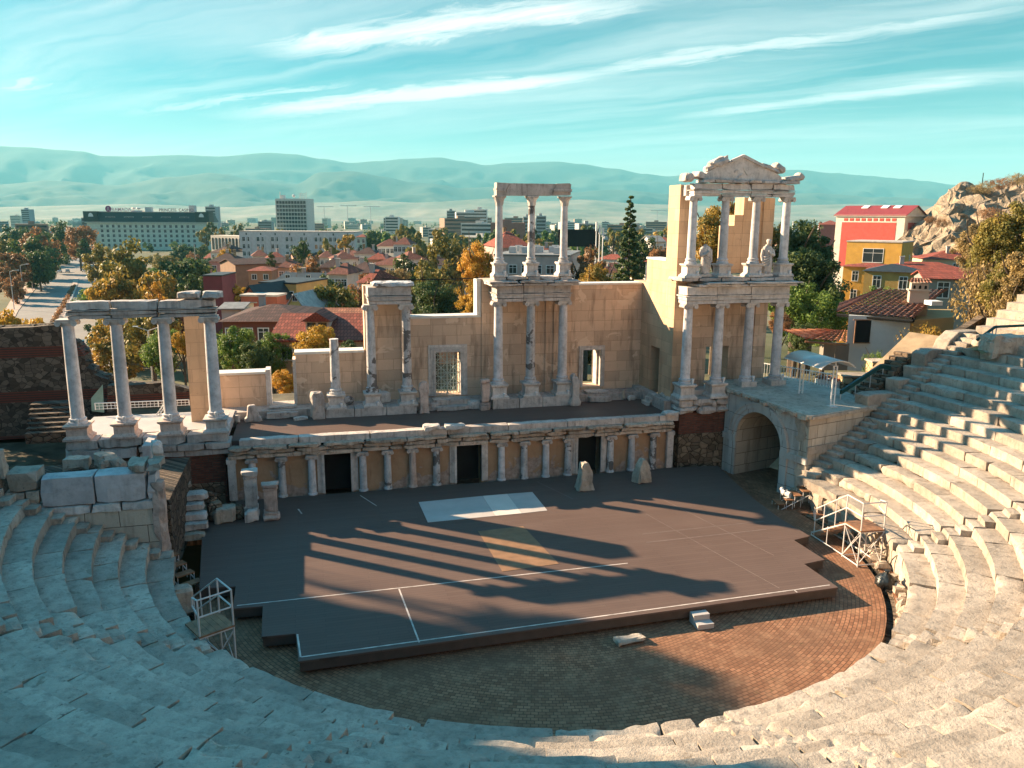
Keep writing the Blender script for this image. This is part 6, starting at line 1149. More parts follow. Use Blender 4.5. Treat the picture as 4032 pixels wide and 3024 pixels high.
# mid-far blocks with character
def block(label, u0, u1, vt, d, col, rows=0, cols=0, W=14, cat='apartment block', dz=3.2, group=None, yo=0):
    P = PD(u0, vt, d); L = (PD(u1, vt, d) - P).dot(R0); Mx = Matrix.Translation(Vector((P.x, P.y, 0))) @ Matrix.Rotation(-YAW + rad(yo), 4, 'Z'); t = thing('apartment_block', label, cat, (P.x, P.y, GZ), group); MB().box(0, L, 0, W, GZ, P.z, 0, Mx).build('wall', wallm(col), t)
    for r_ in range(rows): mb = MB(); z = P.z - 1.2 - r_ * dz; mb.box(.6, L - .6, -.08, -.003, z - 1.7, z, 0, Mx); mb.build('window_band', M['glass'], t)
    mb = MB(); mb.box(L * .3, L * .6, 3, 8, P.z, P.z + 2.2, 0, Mx); mb.build('roof_box', wallm(col), t); return t
block('white terraced block on a wooded knoll right of the office tower', 832, 860, 468, 900, (.55, .55, .53), 5, 0)
block('slim dark residential tower beside the white ribbon-window block', 965, 983, 455, 1000, (.25, .26, .27), 9, 0)
block('white ribbon-window office block left of the corinthian columns', 985, 1052, 458, 800, (.55, .55, .52), 7, 0, yo=8)
block('stepped white tower part with antennas on the ribbon-window block', 1022, 1052, 452, 820, (.56, .54, .50), 8, 0)
block('grey panel block with roof masts seen between the corinthian columns', 1130, 1150, 468, 760, (.36, .37, .37), 6, 0); block('second grey panel block with roof masts right of the middle corinthian column', 1158, 1180, 466, 760, (.36, .37, .37), 6, 0)
block('tall pale slab block right of the hotel', 443, 465, 446, 900, (.36, .37, .38), 10, 0); block('dark blue block at the far left horizon', 45, 62, 452, 1300, (.25, .28, .32), 6, 0)
block('long low block left of the hotel roof', 175, 190, 470, 760, (.20, .20, .20), 3, 0); block('red roofed low block between the corinthian columns and the spruce', 1060, 1135, 481, 560, (.30, .13, .10), 0, 0)
CB = 0; rg = random.Random(77)
for k in range(230):
    d = rg.choice([rg.uniform(560, 1100), rg.uniform(1000, 2300), rg.uniform(1600, 3600)]); u = rg.uniform(-40, 2000); h = rg.choice([8, 10, 12, 14, 18, 24]) * rg.uniform(.8, 1.1); w = rg.uniform(10, 38); P = PD(u, 470, d)
    if d < 760 and (170 < u < 470 or 560 < u < 690 or 490 < u < 790 and d < 420): continue
    Mx = Matrix.Translation(Vector((P.x, P.y, 0))) @ Matrix.Rotation(rg.uniform(-.6, .6) - YAW, 4, 'Z'); col = rg.choice([(.50, .48, .45), (.42, .38, .33), (.35, .34, .34), (.55, .50, .43), (.30, .20, .15), (.24, .26, .27)])
    mb = MB(); mb.box(0, w, 0, rg.uniform(9, 16), GZ, GZ + h, 0, Mx); 
    nb = int(h // 3.2)
    for r_ in range(nb): z = GZ + h - 1 - r_ * 3.2; mb.box(.8, w - .8, -.12, -.003, z - 1.5, z, 1, Mx)
    mb.box(w * .4, w * .6, 3, 6, GZ + h + .002, GZ + h + 2, 0, Mx)
    tag(mb.build('far_building', [wallm(col), M['glass']], org=(P.x, P.y, GZ)), 'small low block of the hazy city spread over the plain below the mountains', 'building', 'far city blocks on the plain')
for u, v, d in ((700, 446, 2600), (750, 444, 2600), (800, 446, 2600), (1420, 455, 2600)):
    q = PD(u, v, d); mb = MB(); mb.tube((q.x, q.y, GZ), q, 1.2, 5); mb.tube(q - R0 * 22, q + R0 * 30, 1.0, 5); tag(mb.build('tower_crane', M['steel'], org=(q.x, q.y, GZ)), 'thin tower crane silhouetted on the far edge of the city', 'crane', 'distant tower cranes')
# ---- boulevard
pz = lambda x, y, z=GZ: PZ((x * .4521) / K, (700 + y * .4521) / K, z)
M['asphalt'] = plain('pale_worn_asphalt', (.20, .18, .165), .85, var=.12, scale=.25); M['pavement'] = plain('pink_pavement', (.40, .29, .235), .9, var=.12, scale=.4)
def sheetp(name, pts, z, mat): mb = MB(); mb.poly([(p.x, p.y, z) for p in pts]); return tag(mb.build(name, mat), kind='structure')
sheetp('road', [pz(*q) for q in ((388, 878), (440, 735), (520, 690), (830, 700), (830, 880), (850, 1050), (900, 1300), (1150, 1659), (560, 1659), (420, 1290), (100, 1290), (160, 1165))], GZ + .05, M['asphalt'])
mb = MB(); mb.prism([tuple(pz(*q)[:2]) for q in ((380, 878), (200, 882), (60, 1130), (0, 1200), (100, 1280), (160, 1160))], GZ, GZ + .16); tag(mb.build('pavement', M['pavement']), kind='structure')
mb = MB(); mb.prism([tuple(pz(*q)[:2]) for q in ((640, 878), (685, 878), (675, 935), (560, 1215), (500, 1215), (630, 940))], GZ, GZ + .2); tag(mb.build('median', M['pavement']), kind='structure')
mb = MB(); a, b = pz(650, 950), pz(470, 1270); n_ = 40
cs = [tuple(a.lerp(b, k / n_) + Vector((rg.uniform(-.3, .3), 0, .6))) for k in range(n_ + 1)]; me = leafmesh('foliage', cs, [.75] * len(cs), 60, .22, 4); me.materials.append(LM['rust']); hg = thing('hedge', 'long rusty hedge along the middle of the boulevard', 'hedge', (0, 0, 0)); o = bpy.data.objects.new('foliage', me); COL.objects.link(o); o.parent = hg
mb = MB(); a, b = pz(672, 950), pz(560, 1250)
for f in (.5, 1.0): mb.tube((a.x, a.y, GZ + f), (b.x, b.y, GZ + f), .06, 5)
for k in range(30): p = a.lerp(b, k / 29); mb.tube((p.x, p.y, GZ), (p.x, p.y, GZ + 1), .05, 5)
tag(mb.build('guard_rail', M['steel'], org=a), 'dark guard rail on the right of the boulevard hedge', 'guard rail')
mb = MB()
for q0, q1 in (((770, 1380), (772, 1400)), ((768, 1430), (770, 1450)), ((764, 1500), (766, 1520)), ((395, 955), (620, 938)), ((690, 935), (800, 932)), ((760, 1600), (763, 1625))):
    a, b = pz(*q0), pz(*q1); d = (b - a).normalized(); n_ = Vector((-d.y, d.x, 0)) * .12; mb.quad(*[(p.x, p.y, GZ + .055) for p in (a - n_, b - n_, b + n_, a + n_)])
tag(mb.build('road_marking', M['white']), kind='structure')
# cars
def carproto(col, name='parked_car'):
    t = thing(name, 'x', 'car', (0, 0, 0)); mat = bpy.data.materials.new('car_paint'); mat.use_nodes = True; b = mat.node_tree.nodes['Principled BSDF']; b.inputs['Base Color'].default_value = col + (1,); b.inputs['Roughness'].default_value = .3
    prof = [(-2.1, .35), (-2.15, .75), (-1.9, .85), (-1.25, .92), (-.6, 1.42), (.9, 1.45), (1.6, .98), (2.1, .9), (2.15, .4)]; mb = MB(); mb.extr([(x, -.82, z) for x, z in prof], (0, 1.64, 0)); o = fixn(mb.build('body', mat, t)); bv = o.modifiers.new('b', 'BEVEL'); bv.width = .09; bv.segments = 2
    mb = MB(); mb.extr([(x, -.835, z) for x, z in [(-1.1, .97), (-.58, 1.36), (.85, 1.38), (1.4, 1.0)]], (0, 1.67, 0)); mb.extr([(-1.28, -.7, .95), (-.66, -.7, 1.40), (-.62, -.7, 1.40), (-1.2, -.7, .95)], (0, 1.4, 0)); mb.extr([(.93, -.7, 1.42), (1.6, -.7, 1.0), (1.62, -.7, 1.02), (.97, -.7, 1.44)], (0, 1.4, 0)); fixn(mb.build('windows', M['glass'], t))
    for x in (-1.35, 1.35):
        for y in (-.8, .8): mb = MB(); mb.tube((x, y - .11, .33), (x, y + .11, .33), .33, 14); mb.build('wheel', M['black'], t)
    for y in (-.6, .6): mb = MB(); mb.box(-2.2, -2.1, y - .2, y + .2, .6, .75); mb.build('headlight', M['white'], t); mb = MB(); mb.box(2.1, 2.19, y - .2, y + .2, .65, .85); mb.build('tail_light', wallm((.35, .02, .02)), t)
    return t
PRT = [carproto(c) for c in ((.55, .56, .57), (.03, .035, .04), (.28, .29, .30))]; used = [False] * 3
hd = (pz(690, 935) - pz(780, 1300)); hd0 = math.atan2(hd.y, hd.x)
CARS = [(700, 1480, 1, 'dark car driving alone on the right lanes behind the first left column'), (805, 1010, 0, 'white car parked at the kerb under the yellow-green tree'), (805, 1055, 0, 'second white car parked just above the left lintel'), (735, 820, 0, 'white car on the right lanes near the shaded junction'), (770, 795, 2, 'grey car beside the white one near the junction'), (745, 780, 1, 'dark car ahead of the white one near the junction'), (545, 712, 0, 'farthest white car on the shaded left lanes'), (510, 755, 1, 'dark car behind the farthest white one'), (570, 752, 0, 'white car near the median on the shaded lanes'), (450, 825, 1, 'dark car at the left of the nearest shaded row'), (520, 825, 0, 'white car in the middle of the nearest shaded row'), (590, 825, 2, 'grey car at the right of the nearest shaded row'), (430, 790, 2, 'grey car in the second shaded row at the left'), (515, 790, 2, 'grey car in the second shaded row near the middle'), (290, 870, 2, 'grey car by the left lamp posts'), (705, 735, 2, 'grey car in the far right lane')]
for x, y, c, lab in CARS:
    p = pz(x, y); o = PRT[c] if not used[c] else dup(PRT[c]); used[c] = True; o.location = (p.x, p.y, GZ + .06); o.rotation_euler = (0, 0, hd0 + random.uniform(-.06, .06)); o['label'] = lab; o['group'] = 'cars on the boulevard'
# street lamps
LMP = [((125, 1150), (98, 815), 1), ((212, 1070), (188, 762), 1), ((288, 990), (258, 715), 1), ((340, 920), (318, 668), 1), ((370, 862), (354, 648), 1), ((740, 718), (735, 568), -1), ((822, 715), (815, 550), -1), ((1712, 850), (1708, 560), -1), ((1700, 1050), (1692, 850), 1)]
LNM = ['nearest tall street lamp on the pink pavement at the left', 'second street lamp along the pink pavement', 'third street lamp along the pink pavement', 'fourth street lamp along the pink pavement', 'farthest street lamp along the pink pavement', 'street lamp at the far junction left of the hotel', 'street lamp in front of the left end of the hotel', 'street lamp before the right end of the hotel', 'slim lamp post beside the maroon wall']
for (q0, q1, s), nm in zip(LMP, LNM):
    p = pz(*q0); u, v = (q1[0] * .4521) / K, (700 + q1[1] * .4521) / K; top = PD(u, v, p.dot(HF)).z; top = min(top, p.z + 14); t = thing('street_lamp', nm, 'street lamp', tuple(p), 'street lamps of the boulevard'); MB().tube(p, (p.x, p.y, top), .13, 8, r1=.07).build('pole', M['steel'], t); e = Vector((p.x, p.y, top)) + R0 * 1.9 * s + Vector((0, 0, .35)); MB().tube((p.x, p.y, top - .05), e, .06, 6).build('arm', M['steel'], t); mb = MB(); mb.rock(e + R0 * .3 * s, (.9, .35, .16), -YAW, .3, 0, .04); mb.build('lamp_head', M['lampw'], t)
p = PD((200 + 950 * .4069) / K, (1100 + 580 * .4069) / K, 95); t = thing('street_lamp', 'two-armed street lamp between the second and third columns of the left colonnade', 'street lamp', tuple(p)); MB().tube(p - Vector((0, 0, 6)), p + Vector((0, 0, 1.1)), .09, 8).build('pole', M['steel'], t)
for s in (-1, 1): e = p + R0 * 1.5 * s + Vector((0, 0, 1.55)); MB().tube(p + Vector((0, 0, 1.05)), e, .05, 6).build('arm', M['steel'], t); mb = MB(); mb.rock(e, (.6, .25, .12), -YAW, .3, 0, .03); mb.build('lamp_head', M['lampw'], t)
mb = MB(); pts = [Vector((3.4, 39.4, 9.12)).lerp(Vector((8.45, 40.3, 9.05)), k / 10) - Vector((0, 0, .06 * math.sin(math.pi * k / 10))) for k in range(11)]; mb.path(pts, .028, 6); tag(mb.build('cable', M['black'], org=pts[0]), 'thin black cable strung from the column pair to the middle pavilion', 'cable')
# ---- right side: theatre block, yellow houses, near tile house
t_, Mx_, L_, ze_, zr_ = house('red and white theatre block with a red gabled roof under the rocky hill', 1807, 1937, 464, 250, 13, 'gable', 446, (.58, .52, .44), plain('red_metal_roof', (.24, .035, .03), .5), -50, zb=-12, cat='building', name='theatre_block', L=21, over=.6)
mb = MB(); mb.box(2.0, L_ - 2.4, -.08, -.003, zb_ if False else -2, ze_ - 2.2, 0, Mx_); mb.build('red_panel', wallm((.40, .065, .05)), t_); mb = MB(); mb.box(L_ + .003, L_ + .08, 2.2, 10.8, -4, ze_ - 2.2, 0, Mx_); mb.build('red_panel', wallm((.40, .065, .05)), t_)
for k in range(9): mb = MB(); x = 2.6 + (L_ - 5.6) * k / 8.4; mb.box(x, x + 1.2, -.09, -.003, ze_ - 1.8, ze_ - 1.0, 0, Mx_); mb.build('vent_opening', wallm((.40, .065, .05)), t_)
mb = MB(); mb.box(-.4, L_ + .4, -.5, 13.4, ze_ - .45, ze_ - .02, 0, Mx_); mb.build('cornice', wallm((.62, .58, .52)), t_)
for x in (5.5, 11.5, 15.2): mb = MB(); f = .55; s_ = (zr_ - ze_) / 6.5; mb.extr([Mx_ @ Vector((x + a, b, ze_ + b * s_ + .25)) for a, b in ((0, 4.2), (2, 4.2), (2, 6), (0, 6))], (0, 0, .12)); fixn(mb.build('skylight', M['white'], t_))
house('tall ochre block with a big white-framed window below the theatre block', 1830, 1900, 522, 150, 9, 'flat', None, (.56, .31, .06), 'pale', -38, zb=-10, L=9.5, win=[('f', 1, 1, 3.4, 2.4, 3.6, 3), ('r', 2, 1, .7, 1.2, 3.6, 3)])
house('lower ochre house with a small red roof left of the hipped yellow house', 1822, 1882, 575, 138, 7, 'hip', 566, (.56, .31, .06), 'red', -30, zb=-12, L=8, win=[('f', 2, 3, .9, 1.6, 2.4, 3.2)])
house('yellow house with a big red hipped roof and white windows', 1885, 2010, 588, 122, 11, 'hip', 563, (.58, .38, .10), 'red', -20, zb=-12, L=15, win=[('f', 4, 1, 1.2, 1.8, 2.6, 3)], chim=1)
house('dark-roofed annex left of the red hipped roof', 1868, 1905, 585, 118, 7, 'hip', 568, (.40, .26, .08), 'black', -30, zb=-12, L=7, win=[('f', 2, 1, 1, 1.7, 2.4, 3)])
house('white low house with a red strip roof right of the theatre block', 1935, 2000, 556, 170, 7, 'flat', None, (.56, .54, .50), plain('red_roof_band', (.27, .04, .035), .6), -20, zb=-8, L=10, win=[('f', 3, 1, 1, .9, 2, 3)])
house('red-roofed house below the rocky hill at the right', 2000, 2075, 560, 150, 9, 'hip', 540, (.52, .42, .28), 'red', -12, zb=-8, L=14, win=[('f', 4, 1, .9, 1, 1.7, 3)], chim=2)
house('dark-framed house with blue doors right of the ornate chimney', 2000, 2050, 602, 96, 7, 'gable', 585, (.22, .22, .2), 'red', -16, zb=-4, L=8, win=[('f', 2, 1, 1.2, 1.8, 2.2, 3)])
house('red garage roof far right of the theatre trees', 1770, 1812, 485, 420, 16, 'hip', 476, (.35, .10, .08), 'red', -20, zb=GZ)
# near white house: roof of real tile rows
wh = thing('white_house', 'near white plastered house with a big brown barrel-tile roof and an ornate chimney', 'house', tuple(PD(1830, 780, 50)))
def tileroof(mb, p00, p10, p11, p01, pitch=.36, amp=.12, rows=.5):
    p00, p10, p11, p01 = map(Vector, (p00, p10, p11, p01)); L = max((p10 - p00).length, (p11 - p01).length); D = (p01 - p00).length; nu = max(4, int(L / pitch) * 6); nv = max(2, int(D / rows)); nrm = (p10 - p00).cross(p01 - p00).normalized(); nrm = nrm if nrm.z > 0 else -nrm
    def fn(u, v): a = p00.lerp(p10, u); b = p01.lerp(p11, u); ph = (a - p00).length / pitch; j = .02 * nz((ph // 1, v * 40 // 1, 3), 1.7); return a.lerp(b, v) + nrm * (amp * abs(math.sin(math.pi * ph)) + j)
    for r in range(nv):
        def f2(u, v, r=r): return fn(u, (r + v) / nv) + nrm * (.04 * (1 - v))
        mb.grid(f2, nu, 1)
        mb.r[-nu:] = [random.random() for _ in range(nu)]
def tiles_mat(name, base):
    t = NT(name); r = t.attr(); p = t.pos(); n = t.noise(p, 1.2, 5, .65); c = t.ramp(t.math('ADD', t.math('MULTIPLY', r, .55), t.math('MULTIPLY', n, .5)), [(.2, tuple(b * .45 for b in base)), (.5, base), (.8, tuple(b * 1.6 for b in base))]); t.bsdf(c, .9, t.bump(t.noise(p, 12, 4), .4, .03)); return t.mat
M['btile'] = tiles_mat('brown_barrel_tiles', (.20, .088, .058)); M['otile'] = tiles_mat('orange_barrel_tiles', (.33, .125, .065))
A_ = {k: PD(u, v, d) for k, (u, v, d) in {'fl': (1808, 676, 49), 'fm': (1972, 690, 46.5), 'fr': (2062, 672, 47), 'bl': (1885, 645, 54), 'rl': (1905, 628, 55), 'rr': (2040, 628, 54)}.items()}
mb = MB(); tileroof(mb, A_['fl'], A_['fm'], A_['rr'], A_['rl']); tileroof(mb, A_['fm'], A_['fr'] + Vector((0, 3, 0)), A_['rr'] + Vector((.5, .2, 0)), A_['rr']); tileroof(mb, A_['fl'] + HF * 5 + R0 * 2.2, A_['fl'], A_['rl'], A_['rl'] + HF * 1.5 + R0 * .8); mb.build('roof', M['btile'], wh)
mb = MB(); mb.path([A_['fl'] - Vector((0, 0, .12)), A_['fm'] - Vector((0, 0, .12)), A_['fr'] + Vector((0, 3, -.12))], .1, 6); mb.build('gutter', M['black'], wh)
Mw2, w_, z0_, z1_ = None, 0, 0, 0
mb = MB(); mb.prism([tuple(PD(u, 700, d)[:2]) for u, d in ((1832, 48.2), (1966, 47.2), (1972, 54), (1838, 54))], PD(1832, 800, 48.2).z, PD(1832, 681, 48.2).z); mb.build('wall', wallm((.55, .56, .54)), wh)
mb = MB(); mb.prism([tuple(PD(u, 700, d)[:2]) for u, d in ((1967, 47.6), (2060, 49.5), (2055, 54), (1974, 54))], PD(1968, 800, 48.2).z, PD(1968, 690, 48.2).z); mb.build('wall', wallm((.40, .27, .12)), wh)
mb = MB(); cblock(mb, 1846, 692, 1878, 740, 47.7, .04); mb.build('dark_window', M['black'], wh); mb = MB(); cblock(mb, 1844, 690, 1880, 692, 47.68, .06); cblock(mb, 1844, 740, 1880, 742, 47.68, .06); cblock(mb, 1844, 692, 1846, 740, 47.68, .06); mb.build('window_frame', M['tread'], wh)
mb = MB(); p = PD(1968, 694, 48.0); mb.path([p, p + Vector((0, 0, -.6)), p + Vector((-.5, 0, -1.1)), p + Vector((-.5, 0, -2.6))], .06, 6); mb.build('drainpipe', M['black'], wh)
p = PD(1983, 640, 50.5); mb = MB(); Mc = Matrix.Translation(p) @ Matrix.Rotation(-YAW - .3, 4, 'Z'); ch = None
mb.box(-.55, .55, -.4, .4, -1.2, .35, 0, Mc); mb.box(-.65, .65, -.5, .5, .352, .45, 0, Mc); mb.box(-.5, .5, -.36, .36, .452, .85, 0, Mc); ch = mb.build('chimney', wallm((.40, .33, .27)), wh)
mb = MB()
for k in range(3): x = -.32 + .32 * k; mb.extr([Mc @ Vector((x + dx, -.37, .5 + dz)) for dx, dz in ((-.07, 0), (.07, 0), (.07, .16), (0, .23), (-.07, .16))], Mc.to_3x3() @ Vector((0, .008, 0)))
fixn(mb.build('chimney_opening', M['black'], ch)); mb = MB(); tileroof(mb, Mc @ Vector((-.68, -.5, .86)), Mc @ Vector((.68, -.5, .86)), Mc @ Vector((.5, 0, 1.12)), Mc @ Vector((-.5, 0, 1.12)), .2, .05, .3); tileroof(mb, Mc @ Vector((.68, .5, .86)), Mc @ Vector((-.68, .5, .86)), Mc @ Vector((-.5, 0, 1.12)), Mc @ Vector((.5, 0, 1.12)), .2, .05, .3); mb.build('chimney_roof', M['btile'], ch)
mb = MB(); cblock(mb, 2012, 651, 2036, 660, 48.5, .9); mb.build('roof_hatch', M['white'], wh)
sr = thing('porch_roof', 'small sunlit orange barrel-tile porch roof left of the white house', 'roof', tuple(PD(1790, 740, 46))); a, b, c, d = PD(1739, 735, 45.5), PD(1829, 742, 45), PD(1829, 716, 47.5), PD(1800, 716, 47.5); mb = MB(); tileroof(mb, a, b, c, d); tileroof(mb, a + HF * 4, a, d, d + HF * .2); mb.build('tiles', M['otile'], sr); mb = MB(); mb.path([a - Vector((0, 0, .08)), b - Vector((0, 0, .08))], .07, 6); mb.build('eave_beam', M['tread'], sr); mb = MB(); cblock(mb, 1775, 742, 1800, 800, 46.2, .6); cblock(mb, 1800.2, 742, 1830, 800, 47.0, .3); mb.build('wall', wallm((.22, .19, .16)), sr)
# grass slope, low wall and green railing at the right edge
gs = [PD(u, v, d) for u, v, d in ((2060, 745, 40), (2120, 700, 44), (2180, 688, 46), (2260, 668, 47), (2330, 700, 42), (2330, 800, 36), (2210, 760, 36), (2120, 762, 36))]
mb = MB(); c = sum(gs, Vector()) / len(gs); NR_ = 9; vs = [c + Vector((0, 0, .2))]; fs = []
for r in range(1, NR_ + 1):
    for i in range(64): a = gs[i // 8]; b = gs[(i // 8 + 1) % 8]; e = a.lerp(b, (i % 8) / 8); p = c.lerp(e, r / NR_); vs.append(p + Vector((0, 0, .22 * nz(p, 1.1))))
fs = [(0, 1 + i, 1 + (i + 1) % 64) for i in range(64)] + [(1 + (r - 1) * 64 + i, 1 + r * 64 + i, 1 + r * 64 + (i + 1) % 64, 1 + (r - 1) * 64 + (i + 1) % 64) for r in range(1, NR_) for i in range(64)]
mb.add(vs, fs); tag(mb.build('dry_grass_bank', M['grassdry'], smooth=True), kind='structure')
gr = thing('green_railing', 'teal-green railing in front of the dry grass bank at the right edge', 'railing', tuple(PD(2150, 730, 37))); pts = [PD(2110, 735, 37.5), PD(2150, 706, 37.5), PD(2215, 703, 37.5), PD(2300, 700, 37.5)]; mb = MB(); mb.path(pts, .07, 6); mb.build('rail', M['greenpaint'], gr)
for u, v in ((2145, 710), (2153, 706), (2215, 703)): p = PD(u, v, 37.5); MB().tube(p, p - Vector((0, 0, 1.0)), .03, 6).build('post', M['steel'], gr)
mb = MB(); a, b = PD(2062, 722, 41), PD(2135, 676, 46); d = (b - a); Mx_ = Matrix.Translation(a) @ d.to_track_quat('X', 'Z').to_matrix().to_4x4(); mb.box(0, d.length, -.2, .2, -.8, .1, 0, Mx_); tag(mb.build('slope_wall', M['rubble'], org=a), 'low grey wall running up the slope beside the dry grass', 'wall')
mb = MB(); p = PD(2185, 748, 36.5); mb.rock(p, (2.6, 1.2, 1.0), -.2, .25, .06, .15); mb.rock(p + Vector((-1.0, .1, .35)), (.5, 1.0, .5), -.2, .2, .04, .1); tag(mb.build('stone_throne', M['seat'], org=p), 'big curved stone seat block at the top right of the seating', 'stone seat')
# rocky hill
def rockmat():
    t = NT('pale_tan_rock'); p = t.pos(); n = t.noise(p, .25, 8, .7, .6); v = t.vor(t.map(p, (1, 1, 1.7)), .32, 'DISTANCE_TO_EDGE'); c = t.ramp(n, [(.3, (.15, .115, .08)), (.5, (.31, .24, .17)), (.68, (.43, .345, .25))]); c = t.mix(t.ramp(v, [(.0, .75), (.035, 0)]), c, (.07, .05, .035)); c = t.mix(t.ramp(t.noise(p, .9, 6, .75), [(.56, 0), (.66, .7)]), c, (.09, .06, .04)); t.bsdf(c, .95, t.bump(t.noise(p, 1.4, 8, .75), .9, .5)); return t.mat
M['rock'] = rockmat()
SIL = [(1900, 560), (1940, 520), (1962, 492), (1978, 468), (2000, 450), (2018, 440), (2022, 424), (2036, 415), (2044, 404), (2062, 392), (2078, 390), (2096, 402), (2120, 404), (2150, 398), (2180, 386), (2212, 372), (2300, 350), (2450, 330), (2700, 330)]
def silv(u):
    for (a, b), (c, d) in zip(SIL[:-1], SIL[1:]):
        if u <= c: return b + (d - b) * (u - a) / (c - a)
    return SIL[-1][1]
def hillf(s, t):
    u = 1900 + 800 * s; vt = silv(u); d0, d1 = 178, 250
    if t <= .72:
        f = t / .72; d = d0 + (d1 - d0) * f ** 1.4; zt = PD(u, vt, d1).z; zb = -16; z = zb + (zt - zb) * (.25 + .75 * f ** .75) if f > 0 else zb
        p = PD(u, 500, d); q = Vector((p.x, p.y, z)); k = min(1, f * 4) * min(1, (1 - f) * 6 + .08)
        q += (noise.noise_vector(q * .11) * 4.5 + noise.noise_vector(q * .33) * 2.2 + noise.noise_vector(q * .8) * .8) * k + Vector((0, 0, -1.6 * abs(noise.noise(q * .28)) * k)); return q
    f = (t - .72) / .28; p = PD(u, 500, d1 + 90 * f); zt = PD(u, vt, d1).z; return Vector((p.x, p.y, zt + (GZ - zt) * f))
mb = MB(); mb.grid(hillf, 150, 70); o = tag(mb.build('rocky_hill', M['rock'], smooth=False), kind='structure')
for u, v, w, sp, lab in ((2125, 392, 60, 'brown', 'dark brown scrub on the crest of the rocky hill'), (2160, 382, 60, 'rust', 'rusty scrub farther right on the crest of the rocky hill'), (2200, 372, 50, 'brown', 'brown scrub at the right end of the hill crest'), (2010, 466, 26, 'rust', 'reddish shrub on the left shoulder of the rocky hill'), (2037, 470, 34, 'rust', 'second reddish shrub on the left shoulder of the rocky hill'), (2140, 445, 60, 'rust', 'dark reddish scrub in the cleft of the rocky hill'), (2190, 470, 70, 'brown', 'brown scrub low on the right flank of the rocky hill'), (2175, 505, 80, 'olive', 'olive scrub below the rocky hill at the right edge')):
    p = PD(u, v, 236 if v < 400 else 205); tree(u, v, w, 236 if v < 400 else 205, sp, lab, 'S', None, .6, 'shrub', zbase=p.z - 3.5)
for u in (2123, 2200): p = PD(u, 385, 238); MB_ = MB(); MB_.tube(p - Vector((0, 0, 4)), p + Vector((0, 0, 1.5)), .12, 5); tag(MB_.build('pole', M['black'], org=p), 'thin dark post on the hill crest, ' + ('left of the scrub' if u < 2150 else 'at the right picture edge'), 'post')
# ---- mountains
def mount(name, sil, D, width, mat, rough, sd, foot=.0):
    us = [s[0] for s in sil]
    def sv(u):
        for (a, b), (c, d) in zip(sil[:-1], sil[1:]):
            if u <= c: f = (u - a) / (c - a); f = f * f * (3 - 2 * f); return b + (d - b) * f
        return sil[-1][1]
    def fn(s, t):
        u = us[0] + (us[-1] - us[0]) * s; zt = PD(u, sv(u), D).z
        if t < .8:
            f = t / .8; d = D - width * (1 - f); p = PD(u, 468, d); z = GZ - 6 + (zt - GZ + 6) * f ** 1.5; q = Vector((p.x, p.y, 0)) / 900 + Vector((sd, 0, 0)); k = math.sin(math.pi * f) ** .8
            rn_ = noise.ridged_multi_fractal(q, 1.0, 2.1, 5, 1.0, 2.0) * .5 - .6; return Vector((p.x, p.y, max(GZ - 6, z + rn_ * rough * k + (noise.noise(q * 6) * rough * .05 if f > .6 else 0))))
        f = (t - .8) / .2; p = PD(u, 468, D + 900 * f); return Vector((p.x, p.y, zt - 500 * f))
    mb = MB(); mb.grid(fn, 260, 46); return tag(mb.build(name, mat, smooth=True), kind='structure')
def mtmat(name, a, b):
    t = NT(name); p = t.pos(); t.bsdf(t.ramp(t.noise(p, .0016, 7, .65), [(.4, a), (.62, b)]), .95); return t.mat
mount('mountain_range', [(-300, 318), (0, 313), (70, 316), (150, 322), (190, 325), (235, 335), (300, 336), (400, 333), (480, 336), (590, 328), (640, 331), (700, 341), (760, 350), (820, 346), (880, 341), (950, 338), (1000, 346), (1050, 355), (1100, 350), (1200, 347), (1250, 352), (1320, 362), (1390, 374), (1440, 379), (1500, 373), (1560, 372), (1640, 366), (1720, 365), (1790, 372), (1870, 378), (1930, 384), (1990, 389), (2050, 397), (2150, 408), (2400, 420)], 11500, 4200, mtmat('forested_mountain', (.018, .028, .022), (.04, .05, .035)), 260, 3.1)
mount('near_mountain_ridge', [(-300, 404), (0, 396), (120, 388), (250, 398), (380, 380), (470, 372), (560, 388), (640, 396), (700, 370), (760, 367), (820, 378), (900, 392), (1000, 404), (1120, 398), (1220, 416), (1330, 408), (1450, 418), (1600, 424), (1750, 415), (1900, 425), (2100, 432), (2400, 436)], 8600, 2600, mtmat('forested_ridge', (.02, .03, .02), (.06, .06, .035)), 200, 9.7)
mount('foothill', [(-300, 448), (0, 446), (300, 440), (500, 446), (700, 436), (800, 432), (900, 437), (1050, 428), (1120, 436), (1250, 430), (1400, 440), (1600, 444), (1850, 440), (2100, 446), (2400, 446)], 6400, 1700, mtmat('field_foothills', (.12, .11, .07), (.30, .22, .16)), 60, 5.2)
